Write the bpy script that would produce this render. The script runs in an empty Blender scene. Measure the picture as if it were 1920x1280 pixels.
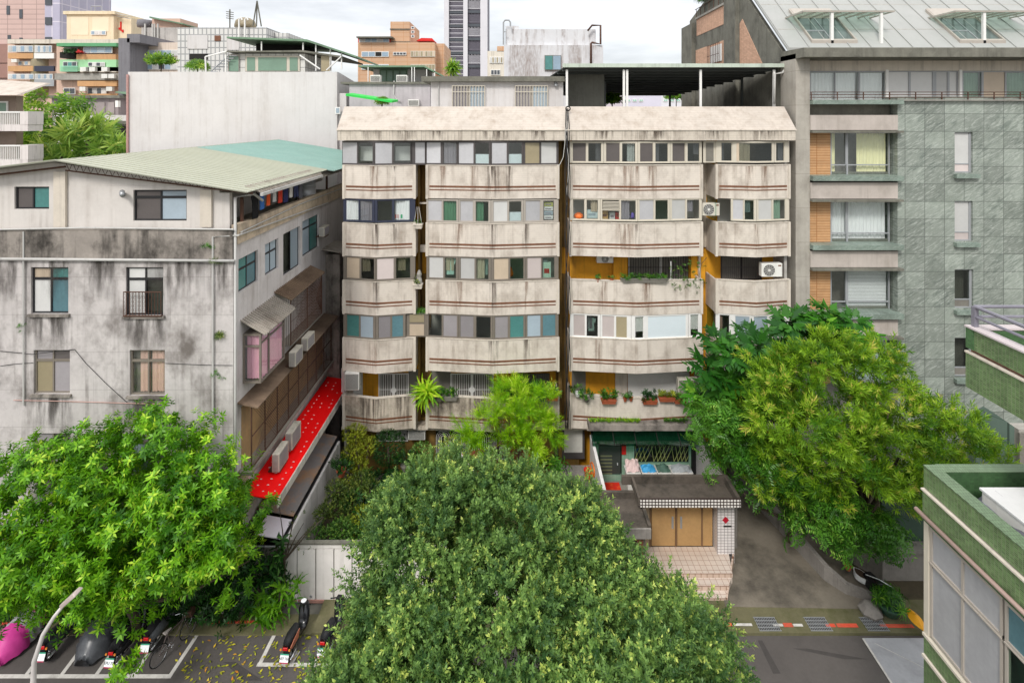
import bpy, math, random
import numpy as np
from mathutils import Vector, Matrix
R = math.radians
SC = bpy.context.scene
COL = SC.collection
rnd = random.Random(7)
# ---------------- camera: level, vertically shifted lens, 18.8 m above the street
F, CX, HY, ZC = 1000.0, 960.0, 222.0, 18.8
cam_d = bpy.data.cameras.new('camera'); cam = bpy.data.objects.new('camera', cam_d); COL.objects.link(cam)
cam.location = (0, 0, ZC); cam.rotation_euler = (R(90), 0, 0)
cam_d.sensor_width = 36; cam_d.lens = 36 * F / 1920; cam_d.shift_y = -(640 - HY) / 1920
cam_d.clip_start = .1; cam_d.clip_end = 3000
SC.camera = cam
# ---------------- overcast world with broken cloud
w = bpy.data.worlds.new('World'); SC.world = w; w.use_nodes = True
nt = w.node_tree; nt.nodes.clear()
def N(t, **k):
    n = nt.nodes.new(t)
    for a, b in k.items(): setattr(n, a, b)
    return n
SUN_EL, SUN_AZ = 44, 200      # behind the camera, a little to the left
out = N('ShaderNodeOutputWorld'); bg = N('ShaderNodeBackground'); bg2 = N('ShaderNodeBackground'); add = N('ShaderNodeAddShader')
sky = N('ShaderNodeTexSky', sky_type='NISHITA', sun_disc=False); sky.sun_elevation = R(SUN_EL); sky.sun_rotation = R(SUN_AZ)
bg.inputs[1].default_value = .02
L = nt.links.new
L(sky.outputs[0], bg.inputs[0])
tc = N('ShaderNodeTexCoord'); sep = N('ShaderNodeSeparateXYZ'); L(tc.outputs['Generated'], sep.inputs[0])
mp = N('ShaderNodeMapping'); mp.inputs['Scale'].default_value = (1, 1, 4.2); mp.inputs['Location'].default_value = (.35, .2, .0); L(tc.outputs['Generated'], mp.inputs[0])
nz = N('ShaderNodeTexNoise'); nz.inputs['Scale'].default_value = 2.6; nz.inputs['Detail'].default_value = 7; nz.inputs['Roughness'].default_value = .55; L(mp.outputs[0], nz.inputs[0])
cr = N('ShaderNodeValToRGB'); cr.color_ramp.elements[0].position = .36; cr.color_ramp.elements[0].color = (.66, .665, .68, 1)
cr.color_ramp.elements[1].position = .56; cr.color_ramp.elements[1].color = (1, 1, 1, 1); L(nz.outputs[0], cr.inputs[0])
ma = N('ShaderNodeMath', operation='MULTIPLY_ADD', use_clamp=True); L(sep.outputs[2], ma.inputs[0]); ma.inputs[1].default_value = 1; ma.inputs[2].default_value = 0
mb = N('ShaderNodeMath', operation='MULTIPLY_ADD'); L(ma.outputs[0], mb.inputs[0]); mb.inputs[1].default_value = .95; mb.inputs[2].default_value = .55
L(cr.outputs[0], bg2.inputs[0]); L(mb.outputs[0], bg2.inputs[1])
L(bg.outputs[0], add.inputs[0]); L(bg2.outputs[0], add.inputs[1]); L(add.outputs[0], out.inputs[0])
sd = bpy.data.lights.new('sun', 'SUN'); sun = bpy.data.objects.new('sun', sd); COL.objects.link(sun)
sd.energy = 1.7; sd.angle = R(12); sd.color = (1, .97, .92)
sun.rotation_euler = (R(90 - SUN_EL), 0, R(180 - SUN_AZ)); sun.location = (0, 0, 60)
SC.view_settings.view_transform = 'Standard'; SC.view_settings.look = 'None'; SC.view_settings.gamma = 1
SC.view_settings.exposure = .46
SC.render.engine = 'CYCLES'
SC.cycles.max_bounces = 6; SC.cycles.transparent_max_bounces = 12; SC.cycles.diffuse_bounces = 3; SC.cycles.glossy_bounces = 2

# ---------------- helpers
def W(x, y, Y): return Vector(((x - CX) * Y / F, Y, ZC - (y - HY) * Y / F))
def PX(x, Y): return (x - CX) * Y / F
def PZ(y, Y): return ZC - (y - HY) * Y / F
def lin(c):
    return tuple(((v / 255 + .055) / 1.055) ** 2.4 if v > 10 else v / 255 / 12.92 for v in c)
class MB:
    def __init__(s): s.v = []; s.f = []; s.mi = []; s.m = 0
    def poly(s, pts):
        n = len(s.v); s.v += [tuple(p) for p in pts]; s.f.append(tuple(range(n, n + len(pts)))); s.mi.append(s.m); return s
    def hexa(s, p):   # p: 4 bottom ccw, 4 top ccw
        n = len(s.v); s.v += [tuple(q) for q in p]
        for q in ((3,2,1,0),(4,5,6,7),(0,1,5,4),(1,2,6,5),(2,3,7,6),(3,0,4,7)): s.f.append(tuple(n + i for i in q)); s.mi.append(s.m)
        return s
    def box(s, x0, x1, y0, y1, z0, z1):
        if x0 > x1: x0, x1 = x1, x0
        if y0 > y1: y0, y1 = y1, y0
        if z0 > z1: z0, z1 = z1, z0
        return s.hexa([(x0,y0,z0),(x1,y0,z0),(x1,y1,z0),(x0,y1,z0),(x0,y0,z1),(x1,y0,z1),(x1,y1,z1),(x0,y1,z1)])
    def pbox(s, x0, y0, x1, y1, Y, d, off=0):   # rectangle seen at depth Y, d deep behind it
        return s.box(PX(x0, Y), PX(x1, Y), Y + off, Y + off + d, PZ(y1, Y), PZ(y0, Y))
    def sbox(s, x0, x1, d0, d1, z0, z1, pl):   # box following a plan Y = pl(x)
        ks = [x0] + [k for k in getattr(pl, 'kinks', []) if x0 + 1e-4 < k < x1 - 1e-4] + [x1]
        for a, b in zip(ks, ks[1:]):
            ya, yb = pl(a), pl(b)
            s.hexa([(a,ya+d0,z0),(b,yb+d0,z0),(b,yb+d1,z0),(a,ya+d1,z0),(a,ya+d0,z1),(b,yb+d0,z1),(b,yb+d1,z1),(a,ya+d1,z1)])
        return s
    def prism(s, pts, off):   # polygon extruded by vector off
        off = Vector(off); n = len(s.v); k = len(pts)
        s.v += [tuple(p) for p in pts] + [tuple(Vector(p) + off) for p in pts]
        s.f.append(tuple(range(n, n + k))[::-1]); s.mi.append(s.m); s.f.append(tuple(range(n + k, n + 2 * k))); s.mi.append(s.m)
        for i in range(k):
            j = (i + 1) % k; s.f.append((n + i, n + j, n + k + j, n + k + i)); s.mi.append(s.m)
        return s
    def tube(s, pts, r, n=8, cap=True):
        pts = [Vector(p) for p in pts]
        rs = r if isinstance(r, (list, tuple)) else [r] * len(pts)
        base = len(s.v); up = None
        for i, p in enumerate(pts):
            d = (pts[min(i + 1, len(pts) - 1)] - pts[max(i - 1, 0)])
            d = d.normalized() if d.length > 1e-9 else Vector((0, 0, 1))
            if up is None: up = Vector((0, 0, 1)) if abs(d.z) < .9 else Vector((1, 0, 0))
            a = d.cross(up); a = a.normalized() if a.length > 1e-6 else Vector((1, 0, 0)); b = a.cross(d).normalized(); up = b
            for k in range(n):
                t = 2 * math.pi * k / n; s.v.append(tuple(p + (a * math.cos(t) + b * math.sin(t)) * rs[i]))
        for i in range(len(pts) - 1):
            for k in range(n):
                k2 = (k + 1) % n; s.f.append((base + i*n + k, base + i*n + k2, base + (i+1)*n + k2, base + (i+1)*n + k)); s.mi.append(s.m)
        if cap:
            s.f.append(tuple(base + k for k in range(n))[::-1]); s.mi.append(s.m)
            s.f.append(tuple(base + (len(pts)-1)*n + k for k in range(n))); s.mi.append(s.m)
        return s
    def lathe(s, c, prof, n=16):   # prof: (r, z)
        c = Vector(c); base = len(s.v)
        for r, z in prof:
            for k in range(n):
                t = 2 * math.pi * k / n; s.v.append((c.x + r*math.cos(t), c.y + r*math.sin(t), c.z + z))
        for i in range(len(prof) - 1):
            for k in range(n):
                k2 = (k + 1) % n; s.f.append((base+i*n+k, base+i*n+k2, base+(i+1)*n+k2, base+(i+1)*n+k)); s.mi.append(s.m)
        s.f.append(tuple(base + k for k in range(n))[::-1]); s.mi.append(s.m)
        s.f.append(tuple(base + (len(prof)-1)*n + k for k in range(n))); s.mi.append(s.m)
        return s
    def ring(s, c, R1, r, ax=(0,1,0), n=24, m=6, sx=1.0):
        c = Vector(c); ax = Vector(ax).normalized(); a = ax.cross(Vector((0,0,1)));
        a = a.normalized() if a.length > 1e-4 else Vector((1,0,0)); b = ax.cross(a)
        pts = [c + (a*math.cos(2*math.pi*i/n)*sx + b*math.sin(2*math.pi*i/n))*R1 for i in range(n)]
        base = len(s.v)
        for i, p in enumerate(pts):
            d = (p - c).normalized()
            for k in range(m):
                t = 2*math.pi*k/m; s.v.append(tuple(p + d*math.cos(t)*r + ax*math.sin(t)*r))
        for i in range(n):
            for k in range(m):
                i2 = (i+1) % n; k2 = (k+1) % m
                s.f.append((base+i*m+k, base+i2*m+k, base+i2*m+k2, base+i*m+k2)); s.mi.append(s.m)
        return s
    def build(s, name, mat, parent=None, smooth=False, bevel=0):
        off = wloc(parent) if parent else Vector((0, 0, 0))
        me = bpy.data.meshes.new(name)
        me.from_pydata([(x - off.x, y - off.y, z - off.z) for x, y, z in s.v], [], s.f)
        mats = mat if isinstance(mat, (list, tuple)) else [mat]
        for m in mats: me.materials.append(m)
        if len(mats) > 1: me.polygons.foreach_set('material_index', s.mi)
        if smooth: me.polygons.foreach_set('use_smooth', [True] * len(me.polygons))
        me.update()
        o = bpy.data.objects.new(name, me); COL.objects.link(o)
        if parent: o.parent = parent
        if bevel:
            b = o.modifiers.new('bevel', 'BEVEL'); b.width = bevel; b.segments = 2; b.limit_method = 'ANGLE'; b.harden_normals = False
        return o
def wloc(o):
    v = Vector((0, 0, 0))
    while o: v += o.location; o = o.parent
    return v
def tag(o, label=None, cat=None, group=None, kind=None):
    if label: o['label'] = label
    if cat: o['category'] = cat
    if group: o['group'] = group
    if kind: o['kind'] = kind
    return o
def thing(name, label, cat, loc=(0,0,0), group=None):
    o = bpy.data.objects.new(name, None); COL.objects.link(o); o.location = loc; o.empty_display_size = .3
    return tag(o, label, cat, group)
def copy_tree(o, parent=None):
    c = o.copy(); COL.objects.link(c)
    if parent: c.parent = parent
    for ch in [k for k in COL.objects if k.parent == o]: copy_tree(ch, c)
    return c

# ---------------- materials
MC = {}
def mat(name, col, rough=.75, var=.12, vs=1.5, streak=0, sw=2.2, stain=0, ss=.7, dirt=(62,56,50), bump=0, bs=30, tile=None, metal=0, spec=.35, floor=False, wave=None, glaze=None, lines=None, objvar=0):
    if name in MC: return MC[name]
    m = bpy.data.materials.new(name); MC[name] = m; m.use_nodes = True
    t = m.node_tree; p = t.nodes['Principled BSDF']; Lk = t.links.new
    def nn(ty, **k):
        n = t.nodes.new(ty)
        for a, b in k.items(): setattr(n, a, b)
        return n
    def setin(n, **k):
        for a, b in k.items(): n.inputs[a].default_value = b
    p.inputs['Roughness'].default_value = rough; p.inputs['Metallic'].default_value = metal
    p.inputs['Specular IOR Level'].default_value = spec
    c = lin(col) + (1,)
    geo = nn('ShaderNodeNewGeometry'); pos = geo.outputs['Position']
    cur = None
    rgb = nn('ShaderNodeRGB'); rgb.outputs[0].default_value = c; cur = rgb.outputs[0]
    def mix(a, b, f, bt='MIX'):
        x = nn('ShaderNodeMix', data_type='RGBA', blend_type=bt)
        if isinstance(f, (int, float)): x.inputs[0].default_value = f
        else: Lk(f, x.inputs[0])
        for s_, i in ((a, 6), (b, 7)):
            if isinstance(s_, tuple): x.inputs[i].default_value = s_
            else: Lk(s_, x.inputs[i])
        return x.outputs[2]
    def noise(scale, vec=(1,1,1), detail=5, rough_=.6):
        mp_ = nn('ShaderNodeMapping'); mp_.inputs['Scale'].default_value = vec; Lk(pos, mp_.inputs[0])
        n_ = nn('ShaderNodeTexNoise'); setin(n_, Scale=scale, Detail=detail, Roughness=rough_); Lk(mp_.outputs[0], n_.inputs[0]); return n_.outputs[0]
    def rng_(v, a, b, c_=0., d=1.):
        r_ = nn('ShaderNodeMapRange'); Lk(v, r_.inputs[0]); r_.inputs[1].default_value = a; r_.inputs[2].default_value = b; r_.inputs[3].default_value = c_; r_.inputs[4].default_value = d; return r_.outputs[0]
    def mul(a, b, op='MULTIPLY'):
        q = nn('ShaderNodeMath', operation=op)
        for i, s_ in enumerate((a, b)):
            if isinstance(s_, (int, float)): q.inputs[i].default_value = s_
            else: Lk(s_, q.inputs[i])
        return q.outputs[0]
    hgt = None
    def plane():
        s_ = nn('ShaderNodeSeparateXYZ'); Lk(pos, s_.inputs[0]); cmb = nn('ShaderNodeCombineXYZ')
        if floor: Lk(s_.outputs[0], cmb.inputs[0]); Lk(s_.outputs[1], cmb.inputs[1])
        else: Lk(mul(s_.outputs[0], s_.outputs[1], 'ADD'), cmb.inputs[0]); Lk(s_.outputs[2], cmb.inputs[1])
        return cmb.outputs[0]
    if tile:   # (w, h, mortar, mortar colour, variation)
        b = nn('ShaderNodeTexBrick'); b.offset = tile[5] if len(tile) > 5 else 0.; Lk(plane(), b.inputs[0])
        v_ = tile[4]
        setin(b, Color1=tuple(min(1, q * (1 + v_)) for q in c[:3]) + (1,), Color2=tuple(q * (1 - v_) for q in c[:3]) + (1,), Mortar=lin(tile[3]) + (1,))
        b.inputs['Scale'].default_value = 1; b.inputs['Mortar Size'].default_value = tile[2]; b.inputs['Brick Width'].default_value = tile[0]; b.inputs['Row Height'].default_value = tile[1]
        b.inputs['Mortar Smooth'].default_value = .2; b.inputs['Bias'].default_value = 0
        cur = b.outputs[0]; hgt = mul(b.outputs[1], -1.)
    if wave:   # stone veining: (scale, dark colour, light colour)
        # broken into tiles: offset of the vein by tile
        def vein(sc, st, rot, det=8):
            mp_ = nn('ShaderNodeMapping'); mp_.inputs['Rotation'].default_value = (0, rot, 0); Lk(pos, mp_.inputs[0]); m2 = nn('ShaderNodeMapping'); m2.inputs['Scale'].default_value = (1, 1, st); Lk(mp_.outputs[0], m2.inputs[0])
            n_ = nn('ShaderNodeTexNoise'); setin(n_, Scale=sc, Detail=det, Roughness=.68, Distortion=1.1); Lk(m2.outputs[0], n_.inputs[0]); return n_.outputs[0]
        f = mul(rng_(vein(wave[0], 4.5, .65), .47, .62), rng_(noise(wave[0] * .45, (1, 1, 1), 4), .36, .6))
        cur = mix(cur, lin(wave[1]) + (1,), mul(f, .6)); f2 = mul(rng_(vein(wave[0] * 1.7, 6., .5), .5, .62), .45); cur = mix(cur, lin(wave[2]) + (1,), f2)
        if tile:
            cur = mix(cur, lin(tile[3]) + (1,), b.outputs[1])
    if var:
        f = rng_(noise(vs), .25, .75, 1 - var, 1 + var); vv = nn('ShaderNodeCombineXYZ')
        for i in range(3): Lk(f, vv.inputs[i])
        cur = mix(cur, vv.outputs[0], 1., 'MULTIPLY')
        f = rng_(noise(vs * 9, detail=3), .3, .7, 1 - var * .4, 1 + var * .4); vv = nn('ShaderNodeCombineXYZ')
        for i in range(3): Lk(f, vv.inputs[i])
        cur = mix(cur, vv.outputs[0], 1., 'MULTIPLY')
    if objvar:
        oi = nn('ShaderNodeObjectInfo'); f = rng_(oi.outputs['Random'], 0, 1, 1 - objvar, 1 + objvar * .6); vv = nn('ShaderNodeCombineXYZ')
        for i in range(3): Lk(f, vv.inputs[i])
        cur = mix(cur, vv.outputs[0], 1., 'MULTIPLY')
    dc = lin(dirt) + (1,)
    if lines:   # grooves every lines[0] metres of height
        s_ = nn('ShaderNodeSeparateXYZ'); Lk(pos, s_.inputs[0]); fr = mul(mul(s_.outputs[2], 1 / lines[0]), 0., 'ADD')
        fr2 = nn('ShaderNodeMath', operation='FRACT'); Lk(fr, fr2.inputs[0])
        g_ = mul(fr2.outputs[0], lines[1] / lines[0], 'LESS_THAN'); cur = mix(cur, dc, mul(g_, lines[2]))
    if streak:
        a = noise(1., (sw * 2.2, sw * 2.2, .12), 4, .6); a2 = noise(2.2, (1, 1, .6), 6)
        f = mul(mul(rng_(a, .5, .68), rng_(a2, .35, .65)), streak)
        cur = mix(cur, dc, f)
        a3 = noise(1., (sw * .55, sw * .55, .05), 2, .5); cur = mix(cur, dc, mul(mul(rng_(a3, .60, .66), rng_(noise(3, (2, 2, .5)), .3, .7)), streak * .8))
    if stain:
        a = noise(ss, (1, 1, .8), 9, .68); cur = mix(cur, dc, mul(rng_(a, .48, .68), stain))
    if glaze:
        cur = mix(cur, lin(glaze) + (1,), mul(rng_(noise(3.3, detail=7), .5, .7), .6))
    Lk(cur, p.inputs['Base Color'])
    if bump or hgt is not None:
        bp = nn('ShaderNodeBump'); bp.inputs['Strength'].default_value = max(bump, .25); bp.inputs['Distance'].default_value = .01
        hn = noise(bs, detail=4)
        if hgt is not None: hn = mul(mul(hn, .3), hgt, 'ADD')
        Lk(hn, bp.inputs['Height']); Lk(bp.outputs[0], p.inputs['Normal'])
    return m
def glass(name, tint=(.55,.6,.58), refl=.1):
    if name in MC: return MC[name]
    m = bpy.data.materials.new(name); MC[name] = m; m.use_nodes = True; t = m.node_tree; t.nodes.clear(); Lk = t.links.new
    o = t.nodes.new('ShaderNodeOutputMaterial'); mx = t.nodes.new('ShaderNodeMixShader'); tr = t.nodes.new('ShaderNodeBsdfTransparent'); gl = t.nodes.new('ShaderNodeBsdfGlossy')
    lw = t.nodes.new('ShaderNodeLayerWeight'); lw.inputs[0].default_value = .5; fr = t.nodes.new('ShaderNodeMath'); fr.operation = 'POWER'; Lk(lw.outputs['Facing'], fr.inputs[0]); fr.inputs[1].default_value = 4
    ad = t.nodes.new('ShaderNodeMath'); ad.operation = 'MULTIPLY_ADD'; ad.inputs[1].default_value = .6; ad.inputs[2].default_value = refl * .6
    tr.inputs[0].default_value = tint + (1,); gl.inputs['Roughness'].default_value = .04; gl.inputs[0].default_value = (.9, .95, .95, 1)
    Lk(fr.outputs[0], ad.inputs[0]); Lk(ad.outputs[0], mx.inputs[0]); Lk(tr.outputs[0], mx.inputs[1]); Lk(gl.outputs[0], mx.inputs[2]); Lk(mx.outputs[0], o.inputs[0])
    return m
def leafmat(name, c1, c2, c3=None, rough=.45, trans=.25):
    if name in MC: return MC[name]
    m = bpy.data.materials.new(name); MC[name] = m; m.use_nodes = True; t = m.node_tree; Lk = t.links.new; p = t.nodes['Principled BSDF']
    at = t.nodes.new('ShaderNodeAttribute'); at.attribute_name = 'tint'
    cr_ = t.nodes.new('ShaderNodeValToRGB'); e = cr_.color_ramp.elements; e[0].position = 0; e[0].color = lin(c1) + (1,); e[1].position = .75; e[1].color = lin(c2) + (1,)
    if c3: q = e.new(1.); q.color = lin(c3) + (1,)
    Lk(at.outputs['Fac'], cr_.inputs[0]); Lk(cr_.outputs[0], p.inputs['Base Color']); p.inputs['Roughness'].default_value = rough; p.inputs['Specular IOR Level'].default_value = .35
    tl = t.nodes.new('ShaderNodeBsdfTranslucent'); mx = t.nodes.new('ShaderNodeMixShader'); mx.inputs[0].default_value = trans
    hs = t.nodes.new('ShaderNodeHueSaturation'); hs.inputs['Value'].default_value = 1.5; hs.inputs['Hue'].default_value = .485; Lk(cr_.outputs[0], hs.inputs['Color']); Lk(hs.outputs[0], tl.inputs[0])
    o = t.nodes['Material Output']; Lk(p.outputs[0], mx.inputs[1]); Lk(tl.outputs[0], mx.inputs[2]); Lk(mx.outputs[0], o.inputs[0])
    return m
def stainmat(name, col, dens=.8, sx=9):
    if name in MC: return MC[name]
    m = bpy.data.materials.new(name); MC[name] = m; m.use_nodes = True; t = m.node_tree; Lk = t.links.new; p = t.nodes['Principled BSDF']; p.inputs['Base Color'].default_value = lin(col) + (1,); p.inputs['Roughness'].default_value = .9
    def nn(ty, **k):
        n = t.nodes.new(ty)
        for a_, b_ in k.items(): setattr(n, a_, b_)
        return n
    def mt(op, a_, b_):
        q = nn('ShaderNodeMath', operation=op, use_clamp=True)
        for i, s_ in enumerate((a_, b_)):
            if isinstance(s_, (int, float)): q.inputs[i].default_value = s_
            else: Lk(s_, q.inputs[i])
        return q.outputs[0]
    geo = nn('ShaderNodeNewGeometry'); mp_ = nn('ShaderNodeMapping'); mp_.inputs['Scale'].default_value = (sx, sx, .7); Lk(geo.outputs['Position'], mp_.inputs[0]); n_ = nn('ShaderNodeTexNoise'); n_.inputs['Scale'].default_value = 1.; n_.inputs['Detail'].default_value = 5; Lk(mp_.outputs[0], n_.inputs[0])
    r_ = nn('ShaderNodeMapRange'); Lk(n_.outputs[0], r_.inputs[0]); r_.inputs[1].default_value = .4; r_.inputs[2].default_value = .66
    tc_ = nn('ShaderNodeTexCoord'); s_ = nn('ShaderNodeSeparateXYZ'); Lk(tc_.outputs['Generated'], s_.inputs[0])
    ux = mt('MULTIPLY', mt('MULTIPLY', s_.outputs[0], mt('SUBTRACT', 1., s_.outputs[0])), 4.); uz = mt('POWER', s_.outputs[2], .8)
    Lk(mt('MULTIPLY', mt('MULTIPLY', mt('MULTIPLY', r_.outputs[0], ux), uz), dens), p.inputs['Alpha']); return m
# ---------------- foliage
def LF(b, d, l, w_, droop=0., side=None):
    b = np.array(b, float); d = np.array(d, float); d /= np.linalg.norm(d) + 1e-9
    if side is None:
        side = np.cross(d, (0, 0, 1.)); 
        if np.linalg.norm(side) < .1: side = np.array((1., 0, 0))
    side = np.array(side, float); side /= np.linalg.norm(side)
    up = np.cross(side, d); m = b + d * l * .45 + up * .04 * l; tip = b + d * l - up * droop * l
    return [b, m + side * w_ / 2 - up * .03 * l, tip, m - side * w_ / 2 - up * .03 * l]
def tm_ficus(g):
    L_ = []; t_ = []
    for i in range(12):
        a = i * 2.4; z = .02 + i * .017
        L_.append(LF((0, 0, z), (math.cos(a), math.sin(a), .55 + i * .06), .085, .042, .1)); t_.append(i / 11)
    return np.array(L_), np.array(t_)
def tm_broad(g):
    L_ = []; t_ = []
    for i in range(9):
        a = i * 2.4; z = i * .02
        L_.append(LF((0, 0, z), (math.cos(a), math.sin(a), .25 + i * .05), .21, .075, .22)); t_.append(i / 8)
    return np.array(L_), np.array(t_)
def tm_spiky(g):
    L_ = []; t_ = []
    for i in range(18):
        a = i * 2.4; z = i * .012
        L_.append(LF((0, 0, z), (math.cos(a), math.sin(a), .25 + i * .09), .15, .026, .05)); t_.append(i / 17)
    return np.array(L_), np.array(t_)
def tm_pinnate(g):
    L_ = []; t_ = []
    for k in range(3):
        A = k * 2.1; r = np.array((math.cos(A), math.sin(A), .35)); s_ = np.array((-math.sin(A), math.cos(A), 0))
        for i in range(6):
            b = r * (.08 + i * .065) - np.array((0, 0, .012 * i * i))
            for sg in (-1, 1): L_.append(LF(b, r * .45 + s_ * sg - np.array((0, 0, .35)), .15, .05, .15)); t_.append((k + i / 6) / 3)
    return np.array(L_), np.array(t_)
def tm_feather(g):
    L_ = []; t_ = []
    for i in range(26):
        a = g.uniform(0, 6.28); z = i * .014
        L_.append(LF((0, 0, z), (math.cos(a), math.sin(a), 1.1), .16, .012, .05)); t_.append(i / 25)
    return np.array(L_), np.array(t_)
def tm_strap(n=10, l=.4, w_=.06, lift=.9):
    L_ = []; t_ = []
    for i in range(n):
        a = i * 2.4; r = np.array((math.cos(a), math.sin(a), 0.)); s_ = np.array((-math.sin(a), math.cos(a), 0))
        e = lift * (.5 + .5 * ((i * 7) % 5) / 4); p = np.zeros(3); k = 4; d = r + np.array((0, 0, e)); ww = [.5, 1, .9, .5, .06]
        for j in range(k):
            d = d / np.linalg.norm(d); q = p + d * l / k
            L_.append([p - s_*w_*ww[j]/2, p + s_*w_*ww[j]/2, q + s_*w_*ww[j+1]/2, q - s_*w_*ww[j+1]/2]); t_.append(.3 + .7 * i / n); p = q; d = d - np.array((0, 0, .42))
    return np.array(L_), np.array(t_)
def foliage(name, m, parent, C, D, tmpl, s, g, tv=.5, tw=None):
    T, tt = tmpl; Nn = len(C); K = len(T)
    off = wloc(parent) if parent else Vector((0, 0, 0))
    D = D / (np.linalg.norm(D, axis=1, keepdims=True) + 1e-9); rv = g.normal(size=(Nn, 3)); U = np.cross(D, rv); U /= np.linalg.norm(U, axis=1, keepdims=True) + 1e-9; V = np.cross(D, U)
    s = np.broadcast_to(np.asarray(s, float), (Nn,)) * g.uniform(.75, 1.25, Nn)
    P = T[None, ..., 0:1] * U[:, None, None, :] + T[None, ..., 1:2] * V[:, None, None, :] + T[None, ..., 2:3] * D[:, None, None, :]
    P = P + g.normal(size=(Nn, K, 1, 3)) * .008
    P = P * s[:, None, None, None] + C[:, None, None, :] - np.array(off)[None, None, None, :]
    nv = Nn * K * 4; me = bpy.data.meshes.new(name)
    me.vertices.add(nv); me.vertices.foreach_set('co', P.reshape(-1).astype(np.float32))
    me.loops.add(nv); me.loops.foreach_set('vertex_index', np.arange(nv, dtype=np.int32))
    me.polygons.add(Nn * K); me.polygons.foreach_set('loop_start', np.arange(0, nv, 4, dtype=np.int32)); me.polygons.foreach_set('loop_total', np.full(Nn * K, 4, dtype=np.int32))
    me.update(calc_edges=True)
    a = me.attributes.new('tint', 'FLOAT', 'FACE')
    if tw is None: tw = g.uniform(0, 1, (Nn, 1)) ** 1.6
    else: tw = np.clip(tw[:, None] + g.normal(size=(Nn, 1)) * .15, 0, 1)
    v = np.clip(tt[None, :] * (1 - tv) * tw ** .5 + tw * tv + g.normal(size=(Nn, K)) * .12, 0, 1); a.data.foreach_set('value', v.reshape(-1).astype(np.float32))
    me.materials.append(m); me.validate()
    o = bpy.data.objects.new(name, me); COL.objects.link(o)
    if parent: o.parent = parent
    return o
def inpoly(x, y, P):
    c = False; j = len(P) - 1
    for i in range(len(P)):
        if (P[i][1] > y) != (P[j][1] > y) and x < (P[j][0] - P[i][0]) * (y - P[i][1]) / (P[j][1] - P[i][1]) + P[i][0]: c = not c
        j = i
    return c
def edged(x, y, P):
    b = 1e9
    for i in range(len(P)):
        ax, ay = P[i - 1]; bx, by = P[i]
        if ay > 1420 and by > 1420: continue
        t = ((x-ax)*(bx-ax)+(y-ay)*(by-ay)) / ((bx-ax)**2+(by-ay)**2+1e-9); t = max(0, min(1, t))
        b = min(b, math.hypot(x - ax - t*(bx-ax), y - ay - t*(by-ay)))
    return b
def crown_lobes(P, n, Yt, Yb, r0, r1, seed, deep=2, ins=0.):
    """lobes filling a crown whose outline is P (as seen), its top at distance Yt, its near skirt at Yb; deep adds layers beneath"""
    q = random.Random(seed); xs = [p[0] for p in P]; ys = [p[1] for p in P]; y0, y1 = min(ys), max(ys); Ls = []
    tries = 0
    while len(Ls) < n and tries < n * 200:
        tries += 1
        x = q.uniform(min(xs), max(xs)); y = q.uniform(y0, y1)
        if not inpoly(x, y, P): continue
        Y = Yt + (Yb - Yt) * (y - y0) / (y1 - y0); r = q.uniform(r0, r1); rp = r * F / Y; e = edged(x, y, P) - ins * F / Y * q.uniform(.4, 1.3)
        if e < rp * 1.15:
            r = max(.4 * r0, e * Y / F * .87); rp = r * F / Y
            if e < rp * .95: continue
        b = min(1, e / (3 * rp + 1e-6)); c = W(x, y, Y + r * .9 - .7 * b * r + q.uniform(-.55, .75) * b * r1)
        if any((c - Vector(l[:3])).length < .55 * (r + l[3]) for l in Ls): 
            if q.random() < .95: continue
        Ls.append((c.x, c.y, c.z, r))
    top = list(Ls)
    for k in range(deep):
        for c in top:
            if q.random() < .6: Ls.append((c[0] * (1 - .02 * k) + q.uniform(-.4, .4), c[1] + q.uniform(.2, 1.3) * (k + 1), max(1.8, c[2] - q.uniform(.4, 1.2) * (k + 1)), c[3]))
    return Ls
def shell(Ls, per, g, shellk=.35, upb=.25, deepf=.35, nfront=None, sprig=(.25, 12)):
    """twigs gathered into sprigs over the outside of every lobe: positions, directions, sprig tints"""
    LC = np.array([l[:3] for l in Ls]); LR = np.array([l[3] for l in Ls]); C = []; D = []; S = []
    for i, l in enumerate(Ls):
        n = max(3, int(per * LR[i] ** 2 * (1 if (nfront is None or i < nfront) else deepf) / sprig[1])); d = g.normal(size=(n, 3)); d /= np.linalg.norm(d, axis=1, keepdims=True)
        keep = g.uniform(0, 1, n) < np.clip(.72 + d[:, 2] * .5 - d[:, 1] * .12, .25, 1); d = d[keep]
        wob = 1 + .2 * np.sin(d[:, 0] * 5 + i) * np.sin(d[:, 1] * 6 + i * 2) * np.cos(d[:, 2] * 5)
        p = LC[i] + d * (LR[i] * wob * (1 - shellk * g.uniform(0, 1, len(d)) ** 1.5))[:, None] * np.array((1.05, 1., .85))
        dist = np.linalg.norm((p[:, None, :] - LC[None]), axis=2) / LR[None]; dist[:, i] = 9
        ok = dist.min(axis=1) > .74; p, d = p[ok], d[ok]; k = sprig[1]; m = len(p)
        if not m: continue
        ax = d + np.array((0, 0, .5)) + g.normal(size=d.shape) * .3; ax /= np.linalg.norm(ax, axis=1, keepdims=True)
        r = g.normal(size=(m, k, 3)); r /= np.linalg.norm(r, axis=2, keepdims=True); sz = sprig[0] * g.uniform(.6, 1.5, (m, 1, 1)); u = g.uniform(.2, 1, (m, k, 1))
        q = p[:, None, :] + r * sz * u * .75 + ax[:, None, :] * sz * g.uniform(-.4, 1.3, (m, k, 1)); C.append(q.reshape(-1, 3)); D.append((ax[:, None, :] * 1.1 + r * .8).reshape(-1, 3)); S.append(np.repeat(g.uniform(0, 1, m) ** 1.25, k))
    return np.concatenate(C), np.concatenate(D), np.concatenate(S)
bark = None
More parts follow.
